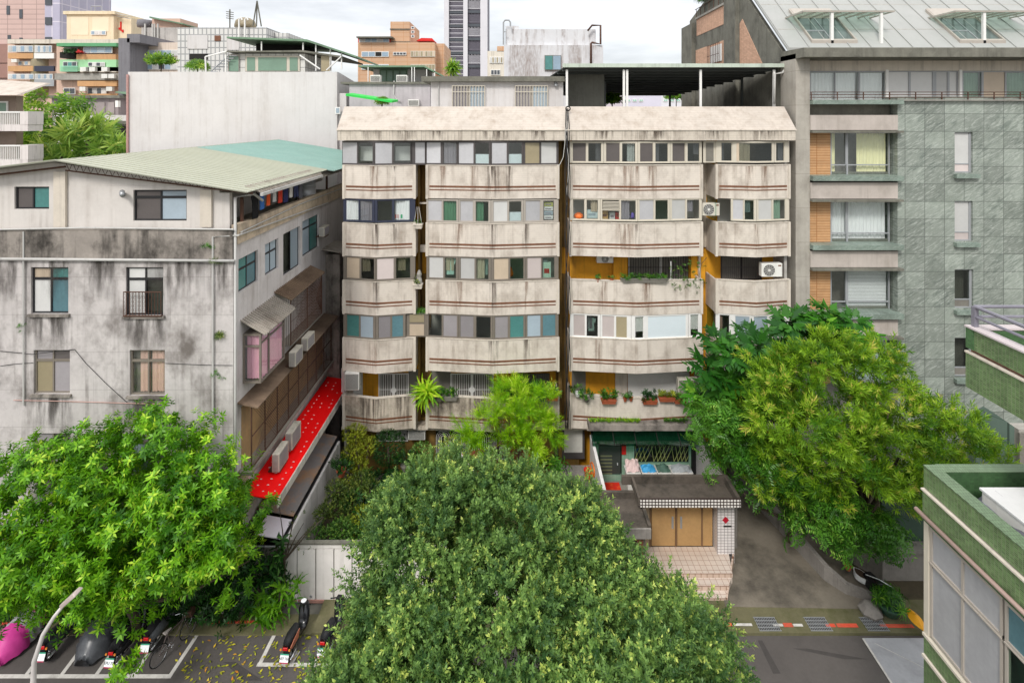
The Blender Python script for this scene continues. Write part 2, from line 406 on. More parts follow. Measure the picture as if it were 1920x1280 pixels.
def trunk_limbs(parent, base, Ls, r, m, fork=.35, nl=10, seed=1, trunk_name='trunk'):
    q = random.Random(seed); b = Vector(base); cx = sum(l[0] for l in Ls) / len(Ls); cy = sum(l[1] for l in Ls) / len(Ls); cz = sum(l[2] for l in Ls) / len(Ls)
    top = Vector((cx, cy, cz)); mid = b.lerp(top, fork) + Vector((q.uniform(-.2, .2), q.uniform(-.2, .2), 0)); mid.x = b.x * .7 + mid.x * .3
    t = MB(); t.tube([b - Vector((0, 0, .2)), b + Vector((0, 0, .3)), b.lerp(mid, .5) + Vector((.1, 0, .1)), mid], [r * 1.35, r, r * .85, r * .75], 10)
    t.build(trunk_name, m, parent, smooth=True)
    for l in sorted(q.sample(Ls, min(nl, len(Ls))), key=lambda l: l[0]):
        e = Vector(l[:3]); k = MB(); m1 = mid.lerp(e, .45) + Vector((q.uniform(-.3, .3), q.uniform(-.3, .3), -.25))
        k.tube([mid - Vector((0, 0, .1)), m1, e], [r * .5, r * .32, r * .1], 7); k.build('limb', m, parent, smooth=True)
# ================= shared materials
m_tile = mat('cream mosaic tile', (212, 202, 190), .55, .07, 1.2, streak=.62, sw=1.3, stain=.4, ss=1.1, dirt=(116, 98, 82), lines=(.095, .012, .16), bump=.1)
m_tile_d = mat('cream tile dark with mildew', (196, 184, 168), .6, .16, 1.2, streak=.6, stain=.8, ss=.9, dirt=(84, 74, 64), lines=(.095, .012, .2), bump=.1)
m_roof = mat('cream roof tile', (186, 176, 165), .7, .09, .9, streak=.25, stain=.35, ss=1.6, dirt=(120, 98, 76), lines=(.12, .014, .18), bump=.15)
m_fascia = mat('cream fascia', (202, 192, 178), .7, .1, 1, streak=.85, sw=4, stain=.3, ss=2, dirt=(88, 72, 58), lines=(.09, .012, .2))
m_stripe = mat('brown stripe tile', (118, 78, 56), .6, .25, 6, stain=.4, ss=2, dirt=(70, 52, 42))
m_trimw = mat('pale trim', (206, 196, 182), .6, .08, 2, streak=.4)
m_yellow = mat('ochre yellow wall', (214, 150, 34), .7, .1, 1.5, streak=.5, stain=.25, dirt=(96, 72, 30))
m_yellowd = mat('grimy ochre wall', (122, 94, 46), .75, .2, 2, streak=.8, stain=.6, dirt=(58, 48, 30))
m_grey = mat('grey render', (168, 164, 158), .85, .1, 1, streak=.4, stain=.3)
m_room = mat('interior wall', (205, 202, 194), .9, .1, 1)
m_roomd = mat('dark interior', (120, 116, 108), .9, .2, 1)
m_slab = mat('soffit', (150, 144, 134), .85, .12, 1, stain=.4)
m_dark = mat('dark shade and parts', (40, 38, 36), .9, .2, 1)  # near-black colour standing in for shade in openings and recesses, also dark parts
m_fr = {'k': mat('frame charcoal', (84, 79, 78), .45, .08, 3), 'n': mat('frame navy', (56, 60, 76), .4, .06, 3), 't': mat('frame taupe', (168, 160, 150), .45, .06, 3),
        'b': mat('frame bronze grey', (122, 114, 104), .45, .07, 3), 'c': mat('frame cream', (200, 192, 176), .45, .05, 3), 'w': mat('frame white', (226, 224, 220), .4, .04, 3),
        'black': mat('frame black', (40, 40, 42), .4, .1, 3), 'g': mat('frame grey metal', (150, 152, 154), .35, .06, 3, spec=.6)}
m_p = {'f': mat('frosted pane', (186, 185, 187), .3, .1, 1.2, spec=.5, objvar=.22), 'F': mat('frosted pane pale', (200, 199, 196), .3, .06, 1.5, spec=.5, objvar=.22), 'm': mat('mauve film pane', (146, 141, 143), .35, .08, 1.5, spec=.5, objvar=.22),  # uneven tone within and between panes paints reflections into the colour
       'e': mat('beige pane', (196, 178, 156), .3, .08, 1.5, spec=.5, objvar=.22), 'T': mat('teal pane', (80, 134, 130), .25, .16, 1.2, spec=.5, objvar=.22), 'B': mat('blue pane', (88, 122, 130), .25, .16, 1.2, spec=.5, objvar=.22),
       'u': mat('bluish pane', (158, 172, 182), .3, .07, 1.5, spec=.5, objvar=.22), 's': mat('insect mesh pane', (92, 86, 84), .7, .08, 2), 'p': mat('pinkish pane', (196, 184, 180), .3, .06, 1.5, spec=.5, objvar=.22),
       'o': mat('tan film pane', (158, 146, 118), .3, .1, 1.5, spec=.5, objvar=.22), 'W': mat('white blue panel', (208, 218, 222), .4, .03, 1.5)}
g_clear = glass('clear glass', (.93,.95,.94)); g_dark = glass('smoked glass', (.72, .75, .73), .08); g_green = glass('green glass', (.76, .86, .81), .09)
m_p['c'] = g_clear; m_p['d'] = g_dark; m_p['g'] = g_green
m_cw = mat('white curtain', (240, 238, 240), .9, .05, 2); m_cg = mat('grey curtain', (140, 134, 142), .9, .06, 2); m_cgn = mat('green curtain', (130, 158, 138), .9, .08, 2)
m_cp = mat('pink curtain', (236, 176, 196), .9, .08, 2); m_cy = mat('yellow curtain', (240, 232, 186), .9, .06, 2); m_cbe = mat('rose beige curtain', (226, 186, 172), .9, .08, 2)
m_white = mat('white enamel', (222, 220, 214), .45, .05, 2, streak=.25, dirt=(120, 112, 100)); m_whited = mat('yellowed enamel', (204, 198, 184), .5, .08, 2, streak=.5, stain=.2, dirt=(110, 98, 84))
m_rust = mat('rusty steel', (86, 60, 48), .7, .2, 5); m_steel = mat('galvanised steel', (168, 170, 172), .4, .08, 4, metal=.4); m_pipe = mat('pvc pipe', (186, 184, 180), .5, .06, 3, streak=.3)
m_cable = mat('black cable', (34, 33, 34), .6, 0); m_cablew = mat('white cable', (200, 198, 192), .5, 0)
m_terra = mat('terracotta', (160, 84, 54), .8, .15, 6); m_soil = mat('soil', (60, 46, 34), .95, .2, 8)
m_red = mat('red plastic', (200, 36, 30), .4, .06, 3); m_black = mat('black plastic', (26, 26, 28), .4, .1, 3); m_whitep = mat('white plastic', (214, 214, 212), .45, .05, 4)

def curtain(parent, x0, x1, z0, z1, Y, m, name='curtain', folds=None, amp=.03):
    n = max(8, int((x1 - x0) * 26)); b = MB(); k = folds or (x1 - x0) * 7; ph = x0 * 3
    xs = [x0 + (x1 - x0) * i / n for i in range(n + 1)]
    base = len(b.v)
    for z in (z0, z1):
        for i, x in enumerate(xs): b.v.append((x, Y + amp * math.sin(ph + 6.283 * k * i / n) + amp * .5 * math.sin(ph + 2.7 * k * i / n), z))
    for i in range(n): b.f.append((i, i + 1, n + 2 + i, n + 1 + i)); b.mi.append(0)
    return b.build(name, m, parent, smooth=True)

def ac_unit(x0, y0, x1, y1, Y, label, depth=.32, fan=.36, m=None, style='fan', group=None, sup=True):
    """outdoor air conditioner unit, seen rectangle at distance Y"""
    m = m or m_white; X0, X1, Z0, Z1 = PX(x0, Y), PX(x1, Y), PZ(y1, Y), PZ(y0, Y)
    t = thing('air_conditioner', label, 'air conditioner', ((X0 + X1) / 2, Y + depth / 2, Z0), group)
    b = MB(); b.box(X0, X1, Y, Y + depth, Z0 + .04, Z1); b.build('casing', m, t, bevel=.02)
    if style == 'fan':
        r = min(X1 - X0, Z1 - Z0) * .4; c = (X0 + (X1 - X0) * fan, Y - .004, (Z0 + Z1) / 2 + .02)
        b = MB(); b.tube([(c[0], Y - .003, c[2]), (c[0], Y - .012, c[2])], r, 20); b.build('fan_recess', m_dark, t)
        b = MB()
        for k in range(5): b.ring((c[0], Y - .02, c[2]), r * (.25 + .19 * k), .006, n=20, m=4)
        for k in range(12):
            a = k * math.pi / 6; b.tube([(c[0] + .1*r*math.cos(a), Y-.022, c[2]+.1*r*math.sin(a)), (c[0] + r*math.cos(a + .5), Y-.022, c[2]+r*math.sin(a+.5))], .005, 4)
        b.tube([(c[0], Y - .03, c[2]), (c[0], Y - .015, c[2])], r * .2, 12)
        b.build('fan_grille', m_white, t)
        b = MB(); b.box(X1 - (X1-X0)*.2, X1 - (X1-X0)*.06, Y - .006, Y, Z1 - .14, Z1 - .07); b.build('badge', m_stripe, t)
    else:
        b = MB()
        n = int((Z1 - Z0 - .12) / .035)
        for k in range(n): b.box(X0 + .04, X1 - (.04 if style == 'fins' else (X1 - X0) * .35), Y - .008, Y, Z0 + .09 + k * .035, Z0 + .105 + k * .035)
        b.build('louvre', m_dark if style == 'fins' else m_cg, t)
    if sup:
        b = MB()
        for x in (X0 + .08, X1 - .12): MB().box(x, x + .04, Y + .02, Y + depth + .35, Z0, Z0 + .04).build('bracket', m_rust, t)
    return t
T_fic = T_bro = None
g0 = np.random.default_rng(3)
lm_pot = leafmat('pot plant leaf', (30, 74, 18), (86, 142, 34), (150, 182, 60)); lm_fern = leafmat('fern leaf', (60, 120, 10), (150, 192, 30), (196, 214, 60)); lm_dk = leafmat('dark leaf', (16, 46, 14), (42, 88, 28), (80, 124, 44))
lm_ol = leafmat('olive leaf', (44, 68, 22), (104, 124, 46), (156, 160, 76))
def bush(parent, C, r, n, tm, s, m, g=g0, name='foliage', flat=.7):
    d = g.normal(size=(n, 3)); d /= np.linalg.norm(d, axis=1, keepdims=True); d[:, 2] = np.abs(d[:, 2]) * .9 - .15
    p = np.array(C)[None] + d * np.array((r, r, r * flat))[None] * g.uniform(.3, 1, (n, 1))
    return foliage(name, m, parent, p, d + np.array((0, 0, .5)), tm, s, g)
def pot_plant(x, y, Y, label, r=.16, h=.2, leaf=lm_pot, tm=None, s=.6, n=26, br=.28, box=None, pm=None, cat='potted plant', group=None, flat=.7, name='potted_plant'):
    """pot with its top rim at pixel (x, y) and distance Y"""
    X, Z = PX(x, Y), PZ(y, Y); t = thing(name, label, cat, (X, Y, Z - h), group); b = MB(); pm = pm or m_terra
    if box:
        w_ = box / 2; b.hexa([(X-w_*.9,Y-r*.8,Z-h),(X+w_*.9,Y-r*.8,Z-h),(X+w_*.9,Y+r*.8,Z-h),(X-w_*.9,Y+r*.8,Z-h),(X-w_,Y-r,Z),(X+w_,Y-r,Z),(X+w_,Y+r,Z),(X-w_,Y+r,Z)])
        b.box(X - w_ - .015, X + w_ + .015, Y - r - .015, Y + r + .015, Z - .035, Z + .004)
    else: b.lathe((X, Y, Z - h), [(r * .62, 0), (r * .95, h * .82), (r * 1.08, h * .83), (r * 1.08, h), (r * .9, h), (r * .85, h * .9)], 14)
    b.build('pot', pm, t)
    tm = tm if tm is not None else TM['ficus']
    if box:
        C = np.stack([g0.uniform(X - box/2, X + box/2, n), Y + g0.normal(size=n) * r * .7, Z + g0.uniform(0, br * flat, n)], 1); D = g0.normal(size=(n, 3)) * .6 + np.array((0, -.2, .7))
        foliage('foliage', leaf, t, C, D, tm, s, g0)
    else: bush(t, (X, Y, Z + br * .25), br, n, tm, s, leaf, flat=flat)
    return t
TM = {'ficus': tm_ficus(g0), 'broad': tm_broad(g0), 'spiky': tm_spiky(g0), 'pinnate': tm_pinnate(g0), 'feather': tm_feather(g0), 'strap': tm_strap(), 'strap_s': tm_strap(12, .3, .03, 1.4)}

# ================= main apartment block
YB = 27.4; BACK = YB + 1.45
PITCH = 107.6
def ztop(i): return PZ(310.5 + PITCH * i, YB)
def zbot(i): return PZ(371.6 + PITCH * i, YB)
BAYS = {'A': (643, 779, 708), 'B': (799, 1048, 925), 'C': (1068, 1317, 1192), 'D': (1342, 1481, 1412)}
def plan(k, out=.36):
    a, b, m = [PX(v, YB) for v in BAYS[k]]
    def f(x, a=a, b=b, m=m): return YB - out * (max(0, (x - a) / (m - a)) if x < m else max(0, (b - x) / (b - m)))
    f.kinks = [m]; return f
PL = {k: plan(k) for k in BAYS}
blk = thing('apartment_block', 'cream tiled apartment block in the centre with bowed balconies, brown stripes and sloping parapet roof', 'apartment building', (PX(1060, YB), YB + 5, .0))
XL, XR = PX(641, YB), PX(1483, YB)
zf = [zbot(i) + .42 for i in range(5)] + [.5]   # floor levels
b = MB(); b.box(XL + .05, XR - .1, BACK + .003, BACK + 10, 0, PZ(264, YB)); b.build('wall', m_yellow, blk)
# back wall colours by storey: grey render in front of yellow where enclosed
for i, (za, zb_) in enumerate([(zf[0], PZ(264, YB) - .05), (zf[1], zf[0] - .15), (zf[2], zf[1] - .15), (zf[3], zf[2] - .15)]):
    bw = [(PX(800, BACK), PX(1045, BACK))]
    bw += [(XL + .1, PX(779, BACK))]
    if i != 2: bw += [(PX(1072, BACK), PX(1310, BACK)), (PX(1345, BACK), XR - .2)]
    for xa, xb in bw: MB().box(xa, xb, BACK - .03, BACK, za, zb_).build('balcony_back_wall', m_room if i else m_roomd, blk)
for i in range(5):   # floor slabs
    for k in BAYS:
        a, c, m_ = [PX(v, YB) for v in BAYS[k]]; b = MB(); b.sbox(a + .05, c - .05, .12, 1.0, zbot(i) + .02, zf[i], PL[k]); b.box(a + .05, c - .05, YB + .5, BACK - .035, zbot(i) + .021, zf[i] - .002); b.build('balcony_floor', m_slab, blk)
for i in range(5):
    for k in BAYS:
        a, c, m_ = [PX(v, YB) for v in BAYS[k]]; zt, zb = ztop(i), zbot(i)
        if k in 'CD': zt += .03
        mt = m_tile_d if (i == 4 and k in 'AB') else m_tile
        b = MB(); b.sbox(a, c, 0, .12, zb, zt, PL[k]); b.build('balcony_parapet', mt, blk)
        par = COL.objects[-1] if False else None
        b = MB(); zz = zb + (zt - zb) * .36
        b.sbox(a + .17, c - .17, -.012, .001, zz - .04, zz + .055, PL[k]); b.build('brown_stripe', m_stripe, blk)
        MB().sbox(a + .17, c - .17, -.012, .001, zz - .19, zz - .135, PL[k]).build('brown_stripe', m_stripe, blk)
        b = MB(); b.sbox(a, c, -.03, .15, zt + .002, zt + .04, PL[k]); b.build('coping', m_trimw, blk)
        for s_ in (a - .02, c - .1): MB().box(s_, s_ + .12, YB - .05, YB + .1, zb - .03, zt + .03).build('end_rib', m_trimw, blk)
        for s_ in (a, c - .1): MB().box(s_ + .003, s_ + .097, YB + .101, BACK, zb, zt - .01).build('side_parapet', m_tile, blk)
# rust and soot runs below the window mullions
m_run = stainmat('soot run', (84, 70, 60), .55); m_run2 = stainmat('faint rust run', (130, 96, 72), .4)
for k, i, x, w_, hv in (('B',0,925,26,1),('B',0,955,14,1),('B',0,890,18,0),('B',0,830,14,0),('B',1,925,18,1),('B',1,985,16,1),('B',1,862,16,0),('B',2,925,16,1),('B',2,862,14,0),('B',2,986,12,0),('B',3,925,22,1),('B',3,987,14,1),('A',0,705,18,0),('A',0,739,14,1),('A',1,707,16,1),('A',1,742,18,1),('A',2,708,14,1),('A',3,709,14,0),('A',4,700,60,1),('A',4,755,34,1),('B',4,830,40,1),('B',4,900,60,1),('B',4,1000,50,1),('C',0,1175,24,0),('C',0,1220,20,0),('C',0,1192,10,0),('C',1,1170,36,0),('C',1,1192,10,1),('C',2,1130,20,0),('C',2,1210,24,0),('C',3,1120,18,0),('D',0,1400,16,0),('D',0,1428,16,0),('D',1,1412,14,0)):
    zt = ztop(i) - .002; zz = zbot(i) + .03; X0, X1 = PX(x - w_ / 2, YB), PX(x + w_ / 2, YB); MB().sbox(X0, X1, -.016, -.014, zz, zt, PL[k]).build('water_stain', m_run if hv else m_run2, blk)
# ground storey walls behind the garden
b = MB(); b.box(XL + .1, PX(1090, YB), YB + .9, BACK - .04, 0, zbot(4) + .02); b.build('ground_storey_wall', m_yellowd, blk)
# fascia and sloping roof
zfa, zfb = PZ(245, YB - .35), PZ(263.5, YB - .35); zr = PZ(200, YB + .85)
b = MB(); b.box(PX(637, YB) , PX(1485, YB) , YB - .35, BACK + 8, zfb, zfa); b.build('eave_fascia', m_fascia, blk)
b = MB(); x0, x1 = PX(636, YB), PX(1486, YB)
b.prism([(x0 - .02, YB - .4, zfa + .003), (x1 + .02, YB - .4, zfa + .003), (x1 + .02, YB - .4, zfa + .05), (x0 - .02, YB - .4, zfa + .05)], (0, .2, 0)); b.build('eave_drip', m_trimw, blk)
b = MB(); b.prism([(x0, YB - .37, zfa + .05), (x0, YB + .85, zr), (x0, YB + 1.1, zr), (x0, YB + 1.1, zfa + .05)], (x1 - x0, 0, 0)); b.build('sloping_roof', m_roof, blk)
b = MB(); b.box(x0 + .3, x1 - .3, YB + 1.102, YB + 13, zfa - .1, zr - .55); b.build('roof_deck', m_grey, blk)
# columns between bays
for x0_, x1_ in ((1046, 1071), (779, 801)):
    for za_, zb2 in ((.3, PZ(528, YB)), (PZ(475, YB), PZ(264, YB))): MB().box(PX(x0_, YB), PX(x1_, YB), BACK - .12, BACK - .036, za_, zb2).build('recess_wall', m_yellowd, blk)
MB().box(PX(1318, YB), PX(1342, YB), BACK - .12, BACK - .036, PZ(475, YB), PZ(264, YB)).build('recess_wall', m_tile_d, blk)
for xa, xb, m_ in ((1049.5, 1056, m_yellowd), (779.5, 783, m_yellowd), (1319, 1323, m_tile)):
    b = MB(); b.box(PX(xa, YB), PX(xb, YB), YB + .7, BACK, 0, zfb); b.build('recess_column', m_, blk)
b = MB(); b.box(XR - .2, XR - .05, YB + .3, BACK + 9, 0, zfb); b.build('side_wall', m_grey, blk)
b = MB(); b.box(XL + .03, XL + .13, YB + .3, BACK + 9, 0, zfb); b.build('side_wall', m_grey, blk)

for x, w_ in ((700, 40), (760, 50), (820, 30), (930, 60), (1010, 30), (1130, 40), (1220, 60), (1330, 40), (1430, 50)): MB().box(PX(x - w_ / 2, YB), PX(x + w_ / 2, YB), YB - .354, YB - .352, zfb + .02, zfa - .01).build('water_stain', m_run, blk)
# window strips: rows of (x0, x1, pane kind, extra)
STR = [
 (0, 'A', 'k', 264.5, 309, [(641,671,'f'),(672.5,702,'c','view'),(705.5,737,'f'),(739,770,'c','view')]),
 (0, 'A', 'k', 264.5, 309, [(773,797,'f')]),
 (0, 'B', 'k', 264.5, 309, [(799,827,'f'),(831,857,'c','cg'),(860,889,'f'),(891,918,'c','half'),(922,951,'f'),(953,979,'c','half'),(984,1012,'o'),(1014,1044,'F')]),
 (0, 'C', 'c', 265.5, 305.5, [(1073.5,1099,'s'),(1102,1127,'d'),(1135,1161,'s'),(1164,1189,'d'),(1197,1222.5,'s'),(1226,1251,'d'),(1259,1284,'s'),(1288,1312,'d')]),
 (0, 'D', 'c', 265, 304.5, [(1352,1371,'d'),(1378,1445,'d'),(1453,1470,'d')]),
 (1, 'A', 'n', 372.5, 415, [(649,674,'c','cw'),(676,701,'c','cg'),(710,737,'d'),(740,769,'c','cw')]),
 (1, 'B', 't', 373.5, 416, [(802,829,'f'),(831,857,'g','cgn'),(863,888,'f'),(892,917,'g'),(925,952,'F'),(954,978,'c','half'),(985,1013,'f'),(1018,1039,'c')]),
 (1, 'C', 'c', 371.5, 413, [(1074,1096,'c'),(1099,1121,'c'),(1128,1160,'lou'),(1162,1190,'c'),(1196,1224,'f'),(1226,1251,'g'),(1258,1285,'F'),(1287,1312,'c')]),
 (1, 'D', 'c', 371, 413, [(1372,1391,'f'),(1392,1409,'g'),(1417,1445,'F'),(1447,1472,'c')]),
 (2, 'A', 'b', 479.5, 523.5, [(649.5,676,'e'),(678.5,705,'d'),(709,740,'p'),(743,770,'d')]),
 (2, 'B', 'b', 479.5, 523.5, [(804,832,'F'),(834,856,'g'),(863.5,891,'F'),(893,917,'g'),(926,954,'e'),(956,982,'g'),(988,1015,'p'),(1016,1040,'g')]),
 (3, 'A', 'b', 587, 632, [(650,675,'T'),(677,703,'u'),(712,734,'m'),(736,757,'B')]),
 (3, 'B', 'b', 587, 632, [(803,829,'d'),(831,858,'m'),(863,889,'m'),(893,921,'d'),(928,953,'m'),(956,982,'T'),(988,1014,'u'),(1017,1042,'B')]),
 (3, 'C', 'w', 587.5, 632, [(1075,1097,'p'),(1099,1121,'d'),(1128,1151,'p'),(1153,1174,'o'),(1188,1204,'c','bl'),(1212,1286,'W'),(1294,1310,'c','bl')]),
 (3, 'D', 'w', 587.5, 632, [(1349,1367,'d'),(1376,1402,'u'),(1408,1436,'u'),(1444,1470,'d')]),
]
def window_pair(k, frm, ya, yb_, panes, last_x, next_x):
    pl = PL[k]; za, zb_ = PZ(yb_, YB), PZ(ya, YB); px0, px1 = last_x, next_x
    X0, X1 = PX(px0, YB), PX(px1, YB); fm = m_fr[frm]
    b = MB(); ew = .05
    b.sbox(X0, X1, .02, .1, za, za + ew, pl); b.sbox(X0, X1, .02, .1, zb_ - ew, zb_, pl)
    cuts = [px0] + [v for p in panes for v in (p[0], p[1])] + [px1]
    for a_, c_ in zip(cuts[::2], cuts[1::2]):
        if c_ - a_ > .4: b.sbox(PX(a_, YB), PX(c_, YB), .021, .099, za + ew, zb_ - ew, pl)
    f = b.build('window', fm, blk)
    for j, p in enumerate(panes):
        A_, B_ = PX(p[0], YB), PX(p[1], YB); d = .05 if j % 2 else .07; e_ = .022
        b = MB(); b.sbox(A_, B_, d - .012, d + .015, za + ew, za + ew + .035, pl); b.sbox(A_, B_, d - .012, d + .015, zb_ - ew - .035, zb_ - ew, pl)
        b.sbox(A_, A_ + e_, d - .011, d + .014, za + ew + .035, zb_ - ew - .035, pl); b.sbox(B_ - e_, B_, d - .011, d + .014, za + ew + .035, zb_ - ew - .035, pl); b.build('sash', fm, f)
        zl, zh = za + ew + .03, zb_ - ew - .03; kd = p[2]
        if kd == 'lou':
            zm = zl + (zh - zl) * .52; b = MB()
            for q in range(6):
                z = zm + .03 + q * (zh - zm - .05) / 6; b.sbox(A_ + .03, B_ - .03, -.03, .04, z, z + .035, pl)
            b.sbox(A_, B_, 0, .06, zm - .05, zm, pl); b.build('louvre', m_fr['c'], f); zh2 = zm - .05
            b = MB(); b.sbox(A_ + .02, B_ - .02, .055, .06, zl, zh2, pl); b.build('pane', g_clear, f); b = MB(); b.sbox(A_ + .02, B_ - .02, .1, .11, zm, zh, pl); b.build('louvre_back', m_dark, f)
            continue
        b = MB(); b.sbox(A_ + e_, B_ - e_, d - .002, d + .004, zl, zh, pl); b.build('pane', m_p[kd], f)
        ex = p[3] if len(p) > 3 else None; ym = pl((A_ + B_) / 2)
        if ex in ('cw', 'cg', 'cgn'): curtain(f, A_ + .02, B_ - .02, zl, zh, ym + (.16 if ex == 'cgn' else -.0 + .13), {'cw': m_cw, 'cg': m_cg, 'cgn': m_cgn}[ex], folds=5)
        if ex is None and kd in 'cdg' and rnd.random() < .62:
            wq = (B_ - A_) * rnd.uniform(.3, .75); xs_ = A_ + .02 if rnd.random() < .5 else B_ - .02 - wq; curtain(f, xs_, xs_ + wq, zl + (0 if rnd.random() < .6 else .35), zh, ym + .2, rnd.choice([m_cw, m_cg, m_cgn, m_cbe, m_cg, m_p['e']]), folds=3)
        if ex == 'half': b = MB(); b.sbox(A_ + .03, B_ - .03, .1, .11, zl, zl + (zh - zl) * .45, pl); b.build('frosted_film', m_p['W'], f)
        if ex == 'bl':
            b = MB()
            for q in range(16): z = zl + (zh - zl) * (.3 + .7 * q / 16); b.sbox(A_ + .02, B_ - .02, .1, .13, z, z + .03, pl)
            b.build('blind', m_fr['w'], f)
        if ex == 'view': b = MB(); b.sbox(A_, B_, .5, .52, zl + .1, zl + (zh - zl) * .8, pl); b.build('inner_screen', m_p['F'], f)
for (row, k, frm, ya, yb_, panes) in STR:
    a, c, m_ = BAYS[k]; n = len(panes); i = 0
    edges = [a + .5 if panes[0][0] < a + 12 else panes[0][0] - 3] ; groups = []
    while i < n:
        g_ = panes[i:i + 2] if frm != 'x' else panes[i:i + 1]
        groups.append(g_); i += 2
    for gi, g_ in enumerate(groups):
        lx = min(edges[-1], g_[0][0]); nx = (g_[-1][1] + groups[gi + 1][0][0]) / 2 if gi + 1 < len(groups) else max(g_[-1][1] + 1, (c - .5 if c - g_[-1][1] < 16 else g_[-1][1] + 4))
        window_pair(k, frm, ya, yb_, g_, lx, nx - .3); edges.append(nx + .3)
# panels across the two narrow recesses
def gap_panel(x0, y0, x1, y1, m_, name='gap_panel', Y=YB + .06): b = MB(); b.pbox(x0, y0, x1, y1, Y, .05); return b.build(name, m_, blk)
f = gap_panel(760, 586.5, 799.5, 631, m_fr['b'], 'window'); 
b = MB(); b.pbox(768, 608, 795, 629, YB + .03, .02); b.build('panel', m_p['e'], f); b = MB(); b.pbox(768, 590, 795, 604, YB + .03, .02); b.build('pane', m_p['o'], f)
f = gap_panel(1318.5, 265, 1342, 305, m_fr['c'], 'window'); b = MB(); b.pbox(1324, 268, 1338, 302, YB + .03, .02); b.build('pane', m_roomd, f)
MB().box(PX(783, YB), PX(799, YB), YB + .6, YB + .7, PZ(386, YB), PZ(383, YB)).build('recess_ledge', m_tile, blk); MB().box(PX(781, YB), PX(799, YB), YB + .8, YB + .9, PZ(480, YB), PZ(466, YB)).build('recess_ledge', m_tile, blk)
# slanted glazing returning into the recess right of bay C
for za_, zb2 in ((PZ(413, YB), PZ(371, YB)), (PZ(632, YB), PZ(588, YB))):
    b = MB(); b.prism([(PX(1343, YB), YB + .05, za_), (PX(1343, YB), YB + .05, zb2), (PX(1343, YB), YB + 1.3, zb2), (PX(1343, YB), YB + 1.3, za_)], (.02, 0, 0)); b.build('return_glazing', g_green, blk)
# open balcony walls, third storey down on the right
def grille(x0, y0, x1, y1, Y, parent, m_, step=.11, r=.012, disc=None, name='window_grille', rails=(0, .5, 1)):
    X0, X1, Z0, Z1 = PX(x0, Y), PX(x1, Y), PZ(y1, Y), PZ(y0, Y); b = MB(); n = max(2, int((X1 - X0) / step))
    for q in range(n + 1): x = X0 + (X1 - X0) * q / n; b.box(x - r, x + r, Y - r, Y + r, Z0, Z1)
    for q in rails: z = Z0 + (Z1 - Z0) * q; b.box(X0, X1, Y - r - .004, Y - r + .008, z - r, z + r)
    if disc: b.tube([((X0+X1)/2, Y - .03, Z0 + (Z1-Z0)*disc[0]), ((X0+X1)/2, Y - .01, Z0 + (Z1-Z0)*disc[0])], disc[1], 18); b.box((X0+X1)/2 - .035, (X0+X1)/2 + .035, Y - .028, Y - .012, Z0, Z1)
    return b.build(name, m_, parent)
Yw = BACK - .06
def back_window(x0, y0, x1, y1, pm, fm='w', grl=None, bars=.11, disc=None, nm='window'):
    b = MB(); b.pbox(x0, y0, x1, y1, Yw, .05); f = b.build(nm, m_fr[fm], blk)
    w_ = (x1 - x0) / 2
    for q in range(2): b = MB(); b.pbox(x0 + q * w_ + 2, y0 + 2, x0 + (q + 1) * w_ - 2, y1 - 2, Yw - .01, .01); b.build('pane', pm, f)
    if grl: grille(x0, y0, x1, y1, Yw - .09, f, grl, bars, disc=disc, name='grille')
    return f
# row 3 right: ochre wall with folding gates
back_window(1178, 478, 1300, 524, m_roomd, 'w', m_black, .13)
back_window(1352, 478, 1428, 524, m_roomd, 'black', m_fr['k'], .1)
b = MB(); b.pbox(1150, 476, 1176, 526, BACK - .25, .2); b.build('ochre_column', m_yellow, blk)
b = MB(); b.pbox(1296, 476, 1322, 526, BACK - .6, .5); b.build('ochre_column', m_yellow, blk)
# row 5 (second storey): open balconies
b = MB(); b.pbox(640, 690, 680, 760, BACK - .02, .01); b.build('side_window_frame', m_fr['w'], blk)
back_window(710, 700, 766, 760, m_roomd, 'w', m_fr['w'], .12, (.48, .15))
back_window(845, 700, 925, 760, m_roomd, 'w', m_fr['w'], .12, (.5, .16))
back_window(960, 700, 1030, 760, m_roomd, 'b', m_fr['k'], .12)
b = MB(); b.pbox(766, 692, 845, 762, BACK - .05, .02); b.build('dark_doorway', m_roomd, blk)
b = MB(); b.pbox(1154, 692, 1176, 762, BACK - .12, .08); b.build('white_pilaster', m_trimw, blk)
b = MB(); b.pbox(1072, 692, 1098, 762, BACK - .06, .03); b.build('dark_doorway', m_roomd, blk)
b = MB(); X0, X1 = PX(1177, Yw), PX(1292, Yw); z = PZ(760, Yw)
while z < PZ(698, Yw): b.box(X0, X1, Yw - .05, Yw + .03, z, z + .075); z += .083
b.build('roller_shutter', m_fr['w'], blk)
# ground storey arched grilles
def arches(x0, y0, x1, y1, Y, n, name='arched_grille'):
    X0, X1, Z0, Z1 = PX(x0, Y), PX(x1, Y), PZ(y1, Y), PZ(y0, Y)
    b = MB(); b.box(X0, X1, Y + .04, Y + .08, Z0, Z1); f = b.build('window', m_dark, blk); b = MB(); w_ = (X1 - X0) / n
    for q in range(n):
        c = X0 + w_ * (q + .5); 
        for j in range(4):
            rr = w_ * (.46 - j * .115); zc = Z1 - w_ * .48; 
            pts = [(c - rr, Y, Z0 + j * .05)] + [(c + rr * math.cos(math.pi - math.pi * k / 8), Y, zc + rr * math.sin(math.pi * k / 8)) for k in range(9)] + [(c + rr, Y, Z0 + j * .05)]
            b.tube(pts, .015, 5)
    for z in (Z0, Z1): b.box(X0, X1, Y - .02, Y + .02, z - .02, z + .02)
    b.build('arched_grille', m_fr['w'], f)
arches(706, 806, 765, 826, YB + .8, 4); arches(817, 806, 873, 860, YB + .8, 2); arches(885, 806, 950, 860, YB + .8, 2)
